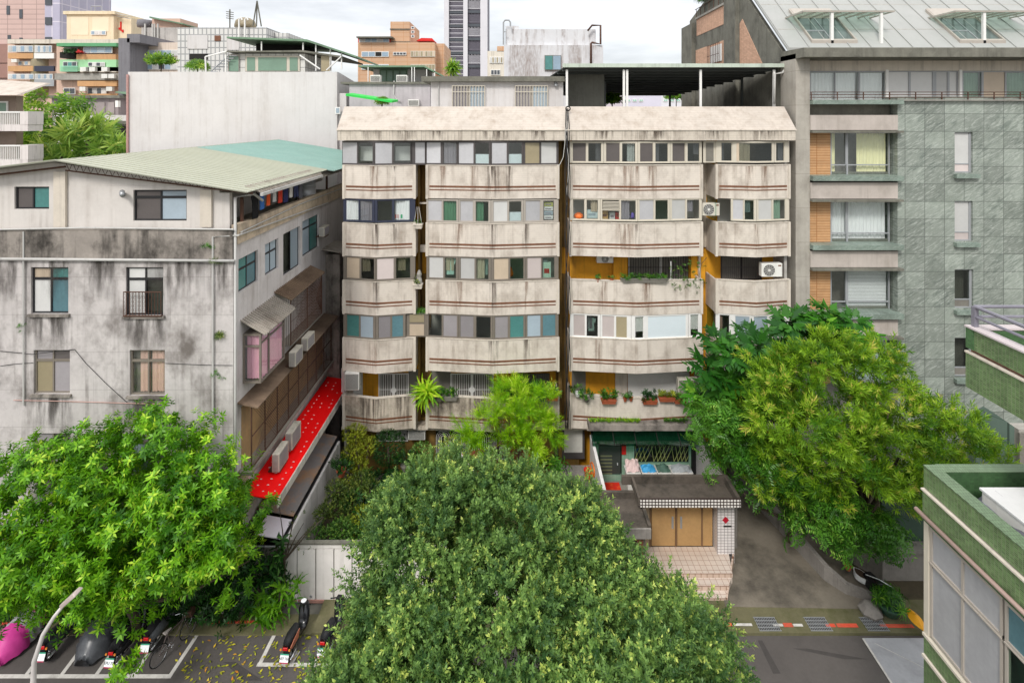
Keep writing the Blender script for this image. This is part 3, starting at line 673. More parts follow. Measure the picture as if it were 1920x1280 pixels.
b = MB(); b.pbox(1040, 803, 1096, 860, YB + .82, .05); f = b.build('window', m_fr['k'], blk); b = MB(); b.pbox(1058, 806, 1092, 848, YB + .8, .02); b.build('pane', m_room, f)
b = MB(); b.pbox(640, 800, 1098, 806, YB + .2, .6); b.build('ground_storey_beam', m_tile_d, blk)
# main things on the building
ac_unit(1317, 381, 1349.5, 406, YB + .15, 'cream air conditioner in the recess right of the louvred window', m=m_whited)
ac_unit(1428, 494, 1467, 520.5, YB - .05, 'white air conditioner on the parapet in front of the dark folding gate')
ac_unit(1119, 478, 1150, 494.5, BACK - .5, 'small air conditioner hung high on the bright ochre wall above potted cactus', style='fan', fan=.5, sup=False)
ac_unit(646, 699, 673, 733, YB - .25, 'tall white air conditioner at the left corner of the mildewed balcony above the red canopy', style='fins', m=m_white)
ac_unit(1272, 711, 1310, 741, YB + .1, 'grey white box air conditioner behind flowers, in front of the roller shutter', style='fins', m=m_whited)
ac_unit(765, 802, 797, 826, YB + .45, 'window air conditioner between arched white grilles under the mildewed balcony', style='fins')
# cable bundle down the seam
cb = thing('cable_bundle', 'tangle of black and white cables hanging down the middle of the cream block', 'cables', W(1064, 800, YB - .2))
for n_, (dx, m_, amp) in enumerate([(0, m_cable, .03), (3, m_cable, .05), (-3, m_cable, .04), (5.5, m_cable, .03), (1.5, m_cablew, .06), (-1, m_cable, .05)]):
    pts = [W(1063 + (dx * .3 if t_ == 0 else dx * (.4 + .6 * min(1, t_ / 3))) , 204 + t_ * 30, YB - .45 if t_ > 1 else YB + .4 - t_ * .75) + Vector((amp * math.sin(t_ * 1.7 + n_ * 2), 0, 0)) for t_ in range(0, 21 if n_ != 4 else 7)]
    b = MB(); b.tube(pts, .018 if m_ is m_cable else .014, 5); b.build('cable', m_, cb, smooth=True)
b = MB(); 
for q in range(3): b.ring(W(1065, 204, YB + .3 - q * .03), .13 - q * .02, .014, n=18, m=5)
b.build('cable_coil', m_cable, cb)
b = MB(); b.tube([W(1060, 240, YB - .46), W(1059, 270, YB - .46), W(1056, 295, YB - .44), W(1050, 308, YB - .43), W(1046, 311, YB - .42)], .016, 5); b.build('cable', m_cablew, cb)
# ================= old grey building on the left
YL = 20.2; XS = -10.56
m_old = mat('weathered grey concrete', (190, 184, 181), .9, .12, .9, streak=.7, sw=1.4, stain=.95, ss=.55, dirt=(104, 97, 92), bump=.25, bs=14, lines=(1.42, .02, .35))
m_oldd = mat('black stained concrete', (148, 140, 132), .9, .2, 1.2, streak=1., sw=1.2, stain=1.0, ss=.7, dirt=(52, 48, 44), bump=.25)
m_pent = mat('painted penthouse wall', (206, 200, 194), .85, .06, .8, streak=.35, stain=.2, dirt=(140, 128, 118))
m_side = mat('side wall render', (208, 202, 200), .85, .08, 1, streak=.5, stain=.35, ss=.8, dirt=(140, 128, 118))
m_peel = mat('peeling paint parapet', (196, 178, 154), .9, .15, 2, streak=.6, stain=.8, ss=1.3, dirt=(130, 118, 108))
m_corr = mat('pale green metal roof', (166, 167, 150), .5, .06, .8, streak=.0, stain=.2, dirt=(160, 158, 138), spec=.4)
m_corrt = mat('turquoise metal roof', (140, 168, 160), .5, .08, .8, stain=.35, ss=1.4, dirt=(120, 160, 150))
m_corrg = mat('old corrugated sheet', (156, 148, 138), .75, .15, 1.5, stain=.7, dirt=(92, 80, 70))
m_corrb = mat('brown ledge sheet', (124, 104, 86), .85, .2, 1.2, stain=.8, dirt=(72, 58, 48))
old = thing('old_apartment_building', 'weathered grey concrete building at left with green metal roof and stained front', 'apartment building', (-15, YL + 5, 0))
zp0, zp1 = PZ(487, YL), PZ(431, YL)
def rect_holes(b, x0, x1, z0, z1, Y, d, holes):
    """wall front with rectangular openings"""
    xs = sorted({x0, x1} | {v for h in holes for v in (h[0], h[1])}); zs = sorted({z0, z1} | {v for h in holes for v in (h[2], h[3])})
    for xa, xb in zip(xs, xs[1:]):
        run = None
        for za, zb_ in zip(zs, zs[1:]):
            xm, zm = (xa + xb) / 2, (za + zb_) / 2; solid = not any(h[0] < xm < h[1] and h[2] < zm < h[3] for h in holes)
            if solid: run = [za, zb_] if run is None else [run[0], zb_]
            if (not solid or zb_ == zs[-1]) and run: b.box(xa, xb, Y, Y + d, run[0], run[1]); run = None
def pw(x0, y0, x1, y1, Y): return (PX(x0, Y), PX(x1, Y), PZ(y1, Y), PZ(y0, Y))
wins = [(58, 501, 128, 588, 'k', 'T'), (236, 501, 306, 591, 'k', 'cur'), (63, 656, 131, 738, 'b', 'o'), (243, 656, 309, 741, 'b', 'rose'), (62, 812, 132, 890, 'b', 'o'), (243, 812, 310, 890, 'b', 'u')]
XF0 = PX(-420, YL)
b = MB(); rect_holes(b, XF0, XS, 0, zp0, YL, .25, [pw(*w_[:4], YL) for w_ in wins]); b.build('front_wall', m_old, old)
MB().box(XF0, XS, YL - .05, YL + .2, zp0 + .003, zp1).build('roof_parapet', m_oldd, old)
MB().box(XF0, XS - .3, YL + .252, YL + .3, 0, zp0).build('room_back', m_roomd, old)
def framed(parent, X0, X1, Z0, Z1, Y, fm, panes, trans=True, d=.12, name='window'):
    """window: frame with transom and two lights; panes = list of 4 materials (lower left, lower right, upper left, upper right)"""
    b = MB(); e = .055; zt = Z0 + (Z1 - Z0) * .72; xm = (X0 + X1) / 2
    b.box(X0, X1, Y + d - .05, Y + d + .02, Z0, Z0 + e); b.box(X0, X1, Y + d - .05, Y + d + .02, Z1 - e, Z1)
    for x in (X0, xm - e / 2, X1 - e): b.box(x, x + e, Y + d - .049, Y + d + .019, Z0 + e, Z1 - e)
    if trans: b.box(X0 + e, X1 - e, Y + d - .045, Y + d + .015, zt, zt + .09)
    f = b.build(name, fm, parent)
    for q, (xa, xb) in enumerate(((X0 + e, xm - e / 2), (xm + e / 2, X1 - e))):
        if trans:
            MB().box(xa, xb, Y + d - .01, Y + d, Z0 + e, zt).build('pane', panes[q], f); MB().box(xa, xb, Y + d - .01, Y + d, zt + .09, Z1 - e).build('pane', panes[2 + q], f)
        else: MB().box(xa, xb, Y + d - .01, Y + d, Z0 + e, Z1 - e).build('pane', panes[q], f)
    return f
P_ = m_p
for (x0, y0, x1, y1, fm, k) in wins:
    X0, X1, Z0, Z1 = pw(x0, y0, x1, y1, YL)
    ps = {'T': [P_['F'], P_['B'], P_['e'], P_['T']], 'cur': [P_['F'], g_dark, P_['F'], P_['F']], 'o': [P_['o'], P_['m'], P_['m'], P_['s']], 'rose': [g_clear] * 4, 'u': [P_['u'], P_['m'], P_['m'], P_['m']]}[k]
    f = framed(old, X0, X1, Z0, Z1, YL, m_fr['black' if fm == 'k' else 'b'], ps)
    if k == 'rose': curtain(f, X0 + .25, (X0 + X1) / 2 - .02, Z0 + .06, Z1 - .05, YL + .2, m_cbe, folds=4); curtain(f, (X0 + X1) / 2 + .05, X1 - .1, Z0 + .06, Z1 - .05, YL + .2, m_cbe, folds=4)
    MB().box(X0 - .08, X1 + .08, YL - .1, YL + .1, Z0 - .1, Z0 - .002).build('sill', m_oldd, old)
    MB().box(X0 - .25, X1 + .3, YL - .006, YL - .004, Z0 - 1.5, Z0 - .1).build('water_stain', stainmat('wall soot run', (74, 68, 63), .6, 4), old)
    if k == 'cur':
        gz = MB(); zc = Z0 + (Z1 - Z0) * .5
        for q in range(13): x = X0 + (X1 - X0) * q / 12; gz.box(x - .008, x + .008, YL - .14, YL - .12, Z0, zc)
        for q in range(5):
            for j in range(6): gz.ring((X0 + (X1 - X0) * (q + .5 + .0) / 5 * .6, YL - .13, Z0 + .1 + j * (zc - Z0) / 6), .05, .006, n=8, m=4)
        gz.box(X0, X1, YL - .15, YL - .11, Z0, Z0 + .04); gz.box(X0, X1, YL - .15, YL - .11, zc, zc + .03); gz.box(X0, X0 + .03, YL - .14, YL, Z0, Z0 + .03); gz.box(X1 - .03, X1, YL - .14, YL, Z0, Z0 + .03)
        gz.build('window_guard', m_rust, old)
for x, w_ in ((20, 90), (105, 60), (330, 120), (415, 60), (190, 70)): MB().box(PX(x - w_ / 2, YL), PX(x + w_ / 2, YL), YL - .006, YL - .004, zp0 - 1.6, zp0 - .05).build('water_stain', stainmat('wall soot run', (74, 68, 63), .6, 4), old)
# penthouse
YP = YL + .22
pwn = [(27, 350, 92, 392), (250, 356, 350, 414)]
b = MB(); zr_ = 16.22; rect_holes(b, XF0, -11.2, zp1 - .2, zr_, YP, .2, [pw(*w_, YP) for w_ in pwn]); b.box(-11.199, XS - .25, YP, YP + .2, zp1 - .2, 15.95); b.build('penthouse_wall', m_pent, old)
b = MB(); b.prism([(PX(-240, YP), YP + .01, zr_ + .002), (-11.3, YP + .01, zr_ + .002), (PX(103, YP), YP + .01, 17.1)], (0, .15, 0)); b.build('gable_wall', m_pent, old)
for x0, x1 in ((100, 122), (375, 396)): MB().pbox(x0, 322 if x0 < 200 else 356, x1, 426, YP - .12, .11).build('penthouse_pillar', m_trimw, old)
X0, X1, Z0, Z1 = pw(*pwn[0], YP); framed(old, X0, X1, Z0, Z1, YP, m_fr['black'], [P_['s'], P_['T']], trans=False)
X0, X1, Z0, Z1 = pw(*pwn[1], YP); framed(old, X0, X1, Z0, Z1, YP, m_fr['black'], [P_['s'], P_['u'], P_['s'], P_['u']])
MB().box(XF0, XS - .4, YP + .202, YP + .25, zp1, zr_ - 1).build('room_back', m_roomd, old)
MB().box(PX(95, YP), XS - 2.3, YP + .5, YL + 16, zp1, zr_ - 1.1).build('penthouse_body', m_pent, old)
# gabled metal roof with ribs
Yr = 19.7; Ye = 38.5; rx, rz = PX(103, Yr), PZ(302, Yr); ex, ez = PX(462, Yr), PZ(362, Yr); lx, lz = PX(-480, Yr), PZ(372, Yr)
def ribbed(name, A, Bv, ya, yb_, m_, step=.34, parent=old, th=.03, rib=.05):
    """sheet from A (x,z) to B (x,z) running from ya to yb, ribs down the slope"""
    b = MB(); ax, az = A; bx, bz = Bv; n = int((yb_ - ya) / step)
    b.prism([(ax, ya, az), (bx, ya, bz), (bx, ya, bz + th), (ax, ya, az + th)], (0, yb_ - ya, 0))
    for q in range(n + 1):
        y = ya + q * (yb_ - ya) / n - .02; b.prism([(ax, y, az + th + .001), (bx, y, bz + th + .001), (bx, y, bz + th + rib), (ax, y, az + th + rib)], (0, .04, 0))
    return b.build(name, m_, parent)
ym = 28.3
ribbed('metal_roof', (rx, rz), (ex, ez), Yr, ym, m_corr, .36, rib=.03); ribbed('metal_roof', (rx, rz - .01), (ex + .35, ez - .06), ym + .02, Ye, m_corrt, .36, rib=.03)
ribbed('metal_roof', (lx, lz), (rx, rz - .001), Yr, Ye, m_corr, .6, rib=.03)
# lower corrugated fringe over the laundry balcony
Xf = XS + .85
ribbed('corrugated_fringe', (ex - .5, ez + .09), (Xf, ez - .12), Yr + .9, 27.2, m_corrg, .2)
ribbed('corrugated_fringe', (ex - .6, ez - .02), (Xf - .1, ez - .3), 27.4, 33.5, m_corrg, .25)
MB().box(Xf - .02, Xf + .08, Yr + .9, 27.2, ez - .24, ez - .12).build('gutter', m_pipe, old)
# truss along the gable
b = MB()
tp = lambda t: Vector((rx + (ex - rx) * t, YP - .25, rz + (ez - rz) * t - .05)); bp = lambda t: tp(t) - Vector((0, 0, .3 * (1 - t) + .04))
b.tube([tp(0), tp(1)], .03, 5); b.tube([bp(0), bp(1)], .03, 5); n = 26
for q in range(n): b.tube([tp(q / n), bp((q + .5) / n), tp((q + 1) / n)], .014, 4)
b.build('roof_truss', m_rust, old)
MB().tube([(lx, YP - .25, lz - .25), (rx, YP - .25, rz - .25)], .04, 5).build('roof_truss', m_rust, old)
# side wall along the alley
def SX(x, X=XS): return -X * F / (CX - x)             # distance at which the plane X is seen in column x
def SZ(x, y, X=XS): return PZ(y, SX(x, X))
YE = 34.5
zb1 = ZC - 4.05; zb0 = ZC - 4.8       # laundry balcony parapet
z4a, z4b = ZC - 7.3, ZC - 5.4
swin = [(SX(447), SX(484), ZC - 6.75, ZC - 5.45), (SX(497), SX(522), ZC - 6.75, ZC - 5.4), (SX(531), SX(563), ZC - 7.3, ZC - 5.35), (SX(567), SX(598), ZC - 7.0, ZC - 5.2)]
def side_holes(b, holes, y0, y1, z0, z1, X, d):
    ys = sorted({y0, y1} | {v for h in holes for v in (h[0], h[1])}); zs = sorted({z0, z1} | {v for h in holes for v in (h[2], h[3])})
    for ya, yb_ in zip(ys, ys[1:]):
        for za, zb_ in zip(zs, zs[1:]):
            if not any(h[0] < (ya+yb_)/2 < h[1] and h[2] < (za+zb_)/2 < h[3] for h in holes): b.box(X - d, X, ya, yb_, za, zb_)
b = MB(); side_holes(b, swin, YL + .251, YE, 0, zb0, XS, .25); b.build('alley_wall', m_side, old)
MB().box(XS - .6, XS - .252, YL + .4, YE, 0, zb0).build('room_back', m_roomd, old)
MB().box(XS - .12, XS + .12, YL + .1, YE + 3, zb0 + .003, zb1).build('laundry_balcony_parapet', m_peel, old)
MB().box(XS - 2.3, XS - .13, YL + .3, YE, zb0, zb0 + .2).build('laundry_balcony_floor', m_slab, old)
MB().box(XS - 2.4, XS - 2.2, YL + .5, YE, zb0 + .2, ez).build('laundry_balcony_wall', m_pent, old)
for y in (20.9, 26.5, 30.5): MB().box(XS - .1, XS, y, y + .1, zb1, ez - .35).build('post', m_rust, old)
for hi, (ya, yb_, za, zb_) in enumerate(swin):
    X = XS - .1; b = MB(); e = .05
    b.box(X - .05, X, ya, yb_, za, za + e); b.box(X - .05, X, ya, yb_, zb_ - e, zb_)
    cuts = [ya, (ya + yb_) / 2, yb_ - e]; 
    for y in cuts: b.box(X - .049, X - .001, y, y + e, za + e, zb_ - e)
    if hi != 2: b.box(X - .048, X - .002, ya + e, yb_ - e, zb_ - .5, zb_ - .42)
    f = b.build('window', m_fr['black'], old)
    MB().box(X - .03, X - .02, ya + e, (ya + yb_) / 2, za + e, zb_ - e).build('pane', [P_['T'], P_['u'], g_dark, P_['u']][hi], f); MB().box(X - .03, X - .02, (ya + yb_) / 2 + e, yb_ - e, za + e, zb_ - e).build('pane', [P_['B'], P_['u'], P_['u'], P_['T']][hi], f)
# bay window with pink curtains
bw = (SX(452), SX(532, XS + .72)); Xo = XS + .72; zt_, zl_ = ZC - 8.45, ZC - 10.3
y0, y1 = 20.9, 23.1
b = MB(); e = .07
for za in (zl_ - .08, zt_ - e): b.box(XS + .001, Xo, y0, y1, za, za + e)
for (xa, ya) in ((XS + .002, y0), (Xo - e, y0), (Xo - e, y1 - e), (Xo - e, 21.6)): b.box(xa, xa + e, ya, ya + e, zl_ - .01, zt_ - e)
b.box(XS + e, Xo - e, y0 + .01, y0 + e - .01, zt_ - .52, zt_ - .45); b.box(Xo - e + .01, Xo - .01, y0 + e, y1 - e, zt_ - .42, zt_ - .36)
bf = b.build('bay_window', m_fr['b'], old)
MB().box(XS + .05, Xo - e, y0 + .03, y0 + .04, zl_ - .01, zt_ - e).build('pane', g_clear, bf); MB().box(Xo - .05, Xo - .04, y0 + e, y1 - e, zl_ - .01, zt_ - e).build('pane', g_clear, bf)
curtain(bf, XS + .12, Xo - .1, zl_ + .05, zt_ - .1, y0 + .14, m_cp, folds=4)
c_ = MB(); n = 60
for z in (zl_, zt_ - .1):
    for i in range(n + 1): c_.v.append((Xo - .085 + .025 * math.sin(i * .9), y0 + .2 + (y1 - y0 - .3) * i / n, z))
for i in range(n): c_.f.append((i, i + 1, n + 2 + i, n + 1 + i)); c_.mi.append(0)
c_.build('curtain', mat('bright pink curtain', (250, 178, 204), .9, .06, 2), bf, smooth=True)
ribbed('bay_awning', (XS, zt_ + .55), (Xo + .25, zt_ + .0), y0 - .15, y1 + .5, m_corrg, .16)
# cage with awning further along
y2, y3 = 24.0, 27.9
ribbed('cage_awning', (XS, ZC - 7.75), (XS + .75, ZC - 8.1), y2 - .3, y3, m_corrb, .16)
b = MB(); Xc = XS + .6; za, zb_ = ZC - 10.2, ZC - 8.15
for q in range(26):
    y = y2 + (y3 - y2) * q / 25; b.box(Xc - .006, Xc + .006, y - .01, y + .01, za, zb_)
for q in range(5):
    b.tube([(Xc, y2, za + (zb_ - za) * q / 4), (Xc, y3, za + (zb_ - za) * q / 4)], .012, 4)
for q in range(6): b.box(XS + .1 * q - .005, XS + .1 * q + .006, y2 - .01, y2 + .01, za, zb_)
for y in (y2, (y2 + y3) / 2, y3): b.tube([(Xc, y, za), (Xc, y, zb_)], .03, 5)
n = 34
for q in range(n):
    ya = y2 + (y3 - y2) * q / n
    for s_ in (-1, 1): b.tube([(Xc + .01, ya, za if s_ > 0 else zb_), (Xc + .01, min(y3, ya + 1.6), zb_ if s_ > 0 else za)], .006, 3)
b.build('balcony_cage', m_rust, old); MB().box(XS, Xc, y2, y3, za - .06, za - .015).build('cage_floor', m_slab, old)
# long brown ledge and wire mesh below it
zl = ZC - 11.1; y4, y5 = 20.5, 30.0
b = MB(); b.prism([(XS, y4, zl + .12), (XS + .8, y4, zl - .05), (XS + .8, y4, zl + .0), (XS, y4, zl + .17)], (0, y5 - y4, 0)); b.build('long_ledge', m_corrb, old)
b = MB(); Xc = XS + .45; za, zb_ = ZC - 13.6, zl - .05
for q in range(9): y = y4 + .2 + (y5 - y4 - .4) * q / 8; b.box(Xc - .02, Xc + .02, y - .02, y + .02, za, zb_)
for z in (za, zb_ - .05, (za + zb_) / 2): b.box(Xc - .018, Xc + .018, y4 + .2, y5 - .2, z, z + .03)
n = 60
for q in range(n):
    ya = y4 + .2 + (y5 - y4 - 2.6) * q / n
    for s_ in (-1, 1): b.tube([(Xc + .005, ya, za if s_ > 0 else zb_), (Xc + .005, ya + 2.2, zb_ if s_ > 0 else za)], .007, 3)
b.build('wire_mesh', m_rust, old)
MB().box(XS + .001, XS + .02, y4 + .3, y5 - .3, za, zb_ - .1).build('tan_lower_wall', mat('tan lower wall', (186, 150, 108), .8, .2, .6, streak=.5, stain=.5, dirt=(120, 108, 96)), old)
MB().box(XS, Xc + .1, y4, y5, za - .12, za - .003).build('ledge', m_slab, old)
# air conditioners on the alley side (grille faces the camera side and the alley)
def side_ac(ya, yb_, X, z0, z1, label, d=.3):
    t = thing('air_conditioner', label, 'air conditioner', (X, (ya + yb_) / 2, z0))
    b = MB(); b.box(X - d, X, ya, yb_, z0, z1); b.build('casing', m_whited, t, bevel=.02)
    b = MB(); n = int((yb_ - ya - .12) / .045)
    for q in range(n): y = ya + .06 + q * .045; b.box(X, X + .008, y, y + .012, z0 + .06, z1 - .06)
    b.build('louvre', m_cg, t); b = MB()
    n = int((z1 - z0) / .05)
    for q in range(n - 1): b.box(X - d + .04, X - .04, ya - .008, ya, z0 + .04 + q * .05, z0 + .055 + q * .05)
    b.build('side_louvre', m_cg, t)
    MB().box(X - d - .2, X, ya + .1, yb_ - .1, z0 - .05, z0 - .003).build('bracket', m_rust, t); return t
side_ac(23.6, 24.45, XS + .98, ZC - 11.0, ZC - 10.35, 'nearer of two white air conditioners hanging under the balcony cage')
side_ac(25.0, 25.9, XS + .98, ZC - 10.9, ZC - 10.3, 'farther of two white air conditioners hanging under the balcony cage')
side_ac(28.6, 29.4, XS + .5, ZC - 6.35, ZC - 5.85, 'small white air conditioner under the laundry balcony of the grey building')
side_ac(22.0, 22.95, XS + .95, ZC - 14.6, ZC - 13.85, 'lower of two cream air conditioners beside the red canopy', )
side_ac(23.3, 24.3, XS + .95, ZC - 14.5, ZC - 13.75, 'upper of two cream air conditioners beside the red canopy')
side_ac(30.5, 31.3, XS + 1.1, ZC - 11.0, ZC - 10.2, 'shaded air conditioner deep in the alley beyond the balcony cage')
# rear lean-to volume at far end of alley wall
MB().box(XS + .0, XS + .8, 30.2, YE, 0, ZC - 7.7).build('rear_extension', m_oldd, old)
MB().prism([(XS, 29.6, ZC - 7.3), (XS + 1.1, 29.6, ZC - 7.5), (XS + 1.1, 29.6, ZC - 7.46), (XS, 29.6, ZC - 7.26)], (0, 2.2, 0)).build('small_awning', m_corrg, old)
MB().tube([(XS + .05, YL + .05, 0), (XS + .05, YL + .05, ZC - 3.0), (XS + .5, YL + .6, ZC - 2.95), (XS + .7, YL + .9, ez - .5)], .055, 8).build('downpipe', m_pipe, old, smooth=True)
MB().tube([W(44, 760, YL - .06), W(44, 434, YL - .08)], .03, 6).build('downpipe', m_pipe, old)
MB().tube([W(399, 800, YL - .08), W(399, 444, YL - .08), (XS + .2, YL - .02, PZ(441, YL)), (XS + .2, 30, ZC - 4.75)], .035, 6).build('pipe', m_pipe, old)
MB().tube([W(-40, 485, YL - .1), W(440, 489, YL - .1)], .055, 8).build('pipe', m_pipe, old, smooth=True)
MB().tube([W(-40, 431, YL - .1), W(160, 427, YL - .1), W(438, 430, YL - .1)], .035, 6).build('pipe', m_pipe, old)
MB().tube([(XS + .2, YL + .2, ZC - 4.35), (XS + .18, 26, ZC - 4.2), (XS + .16, YE, ZC - 4.3)], .03, 6).build('pipe', m_pipe, old)
MB().tube([W(0, 658, YL - .03), W(60, 664, YL - .03), W(140, 655, YL - .03), W(160, 680, YL - .03), W(200, 720, YL - .03), W(240, 756, YL - .03)], .012, 4).build('cable', m_cable, old)
MB().tube([W(310, 681, YL - .03), W(380, 684, YL - .03), W(436, 685, YL - .03)], .01, 4).build('cable', m_cable, old)
MB().tube([W(0, 686, YL - .03), W(30, 682, YL - .03), W(62, 680, YL - .03)], .01, 4).build('cable', m_cable, old)
MB().tube([W(25, 750, YL - .05), W(120, 752, YL - .05), W(250, 756, YL - .05), W(300, 757, YL - .05)], .014, 5).build('cable', mat('pink hose', (190, 150, 140), .6, 0), old)
b = MB(); b.tube([W(229, 365, YP), W(229, 360, YP - .25), W(230, 366, YP - .42)], .09, 10); b.build('vent_hood', m_steel, old, smooth=True)
# blocks on alley side of main block seen in gap
# laundry hung under the fringe
cl = [((20, 20, 24), .5, .8, 'black shirt'), ((60, 110, 180), .35, .6, 'blue towel'), ((220, 90, 40), .3, .55, 'orange shirt'), ((200, 200, 200), .3, .5, 'white vest'), ((200, 60, 40), .4, .6, 'red shirt'), ((40, 44, 90), .5, .65, 'navy shirt'), ((210, 205, 200), .3, .55, 'pale shirt'), ((50, 56, 90), .6, .6, 'dark blue trousers'), ((90, 90, 96), .4, .7, 'grey shirt')]
def garment(label, cat, c, X, Y, Z, w_, h, along='x', kind='shirt', name='hung_shirt'):
    """garment hanging from (X,Y,Z) on a hanger"""
    t = thing(name, label, cat, (X, Y, Z - h - .05)); m_ = mat('cloth %d %d %d' % c, c, .9, .08, 4); n = 10
    def P(u, v, th=0):   # u across, v up
        return (X + u + th * 0, Y + th, Z + v) if along == 'x' else (X + th, Y + u, Z + v)
    out = [(-.5, -.14), (-.36, -.42), (-.3, -.36), (-.3, -1), (.3, -1), (.3, -.36), (.36, -.42), (.5, -.14), (.14, -.02), (.0, -.07), (-.14, -.02)] if kind == 'shirt' else [(-.3, 0), (-.32, -1), (-.05, -1), (0, -.35), (.05, -1), (.32, -1), (.3, 0)] if kind == 'trousers' else [(-.4, 0), (-.42, -1), (.4, -.98), (.4, 0)]
    b = MB(); pts = [P(u * w_, v * h + (.01 if i % 2 else 0), .02 * math.sin(i * 1.7)) for i, (u, v) in enumerate(out)]
    b.prism(pts, (0, .025, 0) if along == 'x' else (.025, 0, 0)); b.build('cloth', m_, t)
    b = MB(); b.tube([P(-.3 * w_, -.06 * h, .012), P(0, .03, .012), P(.3 * w_, -.06 * h, .012)], .007, 4); b.tube([P(0, .03, .012), P(0, .1, .012)], .005, 4); b.build('hanger', m_cable, t)
for i, (c, w_, h, nm) in enumerate(cl):
    y = 21.6 + i * .58
    garment(nm + ' hanging under the metal roof fringe of the grey building' , 'laundry', c, XS + .15, y, ZC - 2.98, w_ * 1.45, h * 1.35, 'y', 'trousers' if 'trousers' in nm else 'towel' if 'towel' in nm else 'shirt', name='hung_' + nm.split()[-1])
tk = thing('water_tank', 'dented steel water tank on the laundry balcony of the grey building', 'water tank', (XS - .5, 28.6, zb0 + .2)); MB().lathe((XS - .5, 28.6, zb0 + .2), [(.5, 0), (.5, .5), (.53, .52), (.5, .54), (.5, 1.0), (.53, 1.02), (.5, 1.04), (.5, 1.6), (.1, 1.8)], 18).build('tank_shell', m_steel, tk, smooth=True); MB().lathe((XS - .5, 28.6, zb0 + 1.98), [(.16, 0), (.16, .08), (.02, .12)], 12).build('tank_lid', m_steel, tk)
# weeds on the old wall
for (x, y, s_, lb) in ((388, 462, .8, 'green fern growing from the stained parapet corner'), (410, 487, .7, 'drooping dry weeds below the stained parapet corner'), (412, 628, .9, 'yellow green fern rooted on the wall beside the downpipe'), (411, 705, .6, 'small weed rooted low on the wall beside the downpipe'), (40, 612, .45, 'tiny weed under the left downpipe')):
    t = thing('wall_fern', lb, 'fern', tuple(W(x, y + 8, YL))); C = np.array([W(x, y, YL - .05)] * 5) + g0.normal(size=(5, 3)) * np.array((.12, .03, .08)); foliage('frond', lm_ol if 'dry' in lb or 'yellow' in lb else lm_pot, t, C, np.tile((0, -.6, .5), (5, 1)) + g0.normal(size=(5, 3)) * .3, TM['strap_s'], s_ * .8, g0)
# ================= alley: red canopy and lean-to roofs
cn = thing('red_canopy', 'long bright red sheet canopy with bolts running down the alley', 'canopy', (-9.8, 25, 3.6))
m_redc = mat('red canopy sheet', (255, 10, 12), .5, .05, 2, spec=.3); ya, yb_ = 20.75, 30.2; XA, XB = -10.45, -9.15; zA, zB = 4.15, 3.95
b = MB(); b.prism([(XA, ya, zA), (XB, ya, zB), (XB, ya, zB + .04), (XA, ya, zA + .04)], (0, yb_ - ya, 0)); b.m = 1
for q in range(25):
    for j, k in enumerate((.2, .5, .82)):
        if rnd.random() < .25: continue
        y = ya + .2 + q * .36 + j * .1; x = XA + (XB - XA) * k + rnd.uniform(-.04, .04); z = zA + (zB - zA) * k + .042; e = rnd.uniform(.02, .05); b.hexa([(x-e,y-.03,z),(x+e,y+.0,z),(x+e,y+.03,z),(x-e,y+.03,z),(x-.02,y-.015,z+.02),(x+.02,y,z+.02),(x+.02,y+.015,z+.02),(x-.02,y+.02,z+.02)])
b.build('sheet', [m_redc, m_whitep], cn)
MB().box(XB + .001, XB + .05, ya, yb_, zB - .3, zB + .03).build('flange', mat('flange white', (214, 206, 196), .6, .12, 2, streak=.6), cn)
b = MB()
for q in range(9): y = ya + .1 + q * 1.08; b.tube([(XA, y, zA - .05), (XB, y, zB - .06)], .025, 5)
b.build('rafters', m_rust, cn)
ln = thing('lean_to_roof', 'grey translucent lean-to roof with white panel low in the alley beside the red canopy', 'lean-to', (-9.9, 24, 0))
m_tl = mat('translucent sheet', (128, 124, 122), .35, .15, 1.2, stain=.8, ss=1.2, dirt=(176, 130, 84), streak=0)
MB().prism([(-10.4, 21.9, 2.75), (-8.98, 21.9, 2.45), (-8.98, 21.9, 2.49), (-10.4, 21.9, 2.79)], (0, 5.5, 0)).build('translucent_sheet', m_tl, ln)
MB().prism([(-10.0, 20.75, 2.6), (-8.98, 20.75, 2.42), (-8.98, 20.75, 2.46), (-10.0, 20.75, 2.64)], (0, 1.0, 0)).build('white_panel', mat('panel lilac white', (214, 208, 216), .4, .05, 1), ln)
MB().box(-10.4, -10.33, 20.9, 27, 0, 2.7).build('post_wall', m_dark, ln)
ag = thing('alley_gate', 'dark steel gate closing the alley beside the white fence', 'gate', (-9.7, 20.75, 0)); MB().box(-10.5, -9.0, 20.72, 20.78, 0, 2.1).build('gate_panel', m_roomd, ag); b = MB(); b.tube([(-10.5, 20.7, 2.2), (-9.0, 20.7, 2.2)], .03, 6); b.tube([(-10.2, 20.7, 0), (-10.2, 20.7, 2.2)], .04, 6); b.build('gate_frame', m_steel, ag)
tag(MB().box(-10.5, -8.95, 20.8, 40, .0, .05).build('alley_floor', mat('alley concrete', (96, 90, 84), .9, .2, 1.2, stain=.7, dirt=(50, 46, 42), floor=True)), kind='structure')
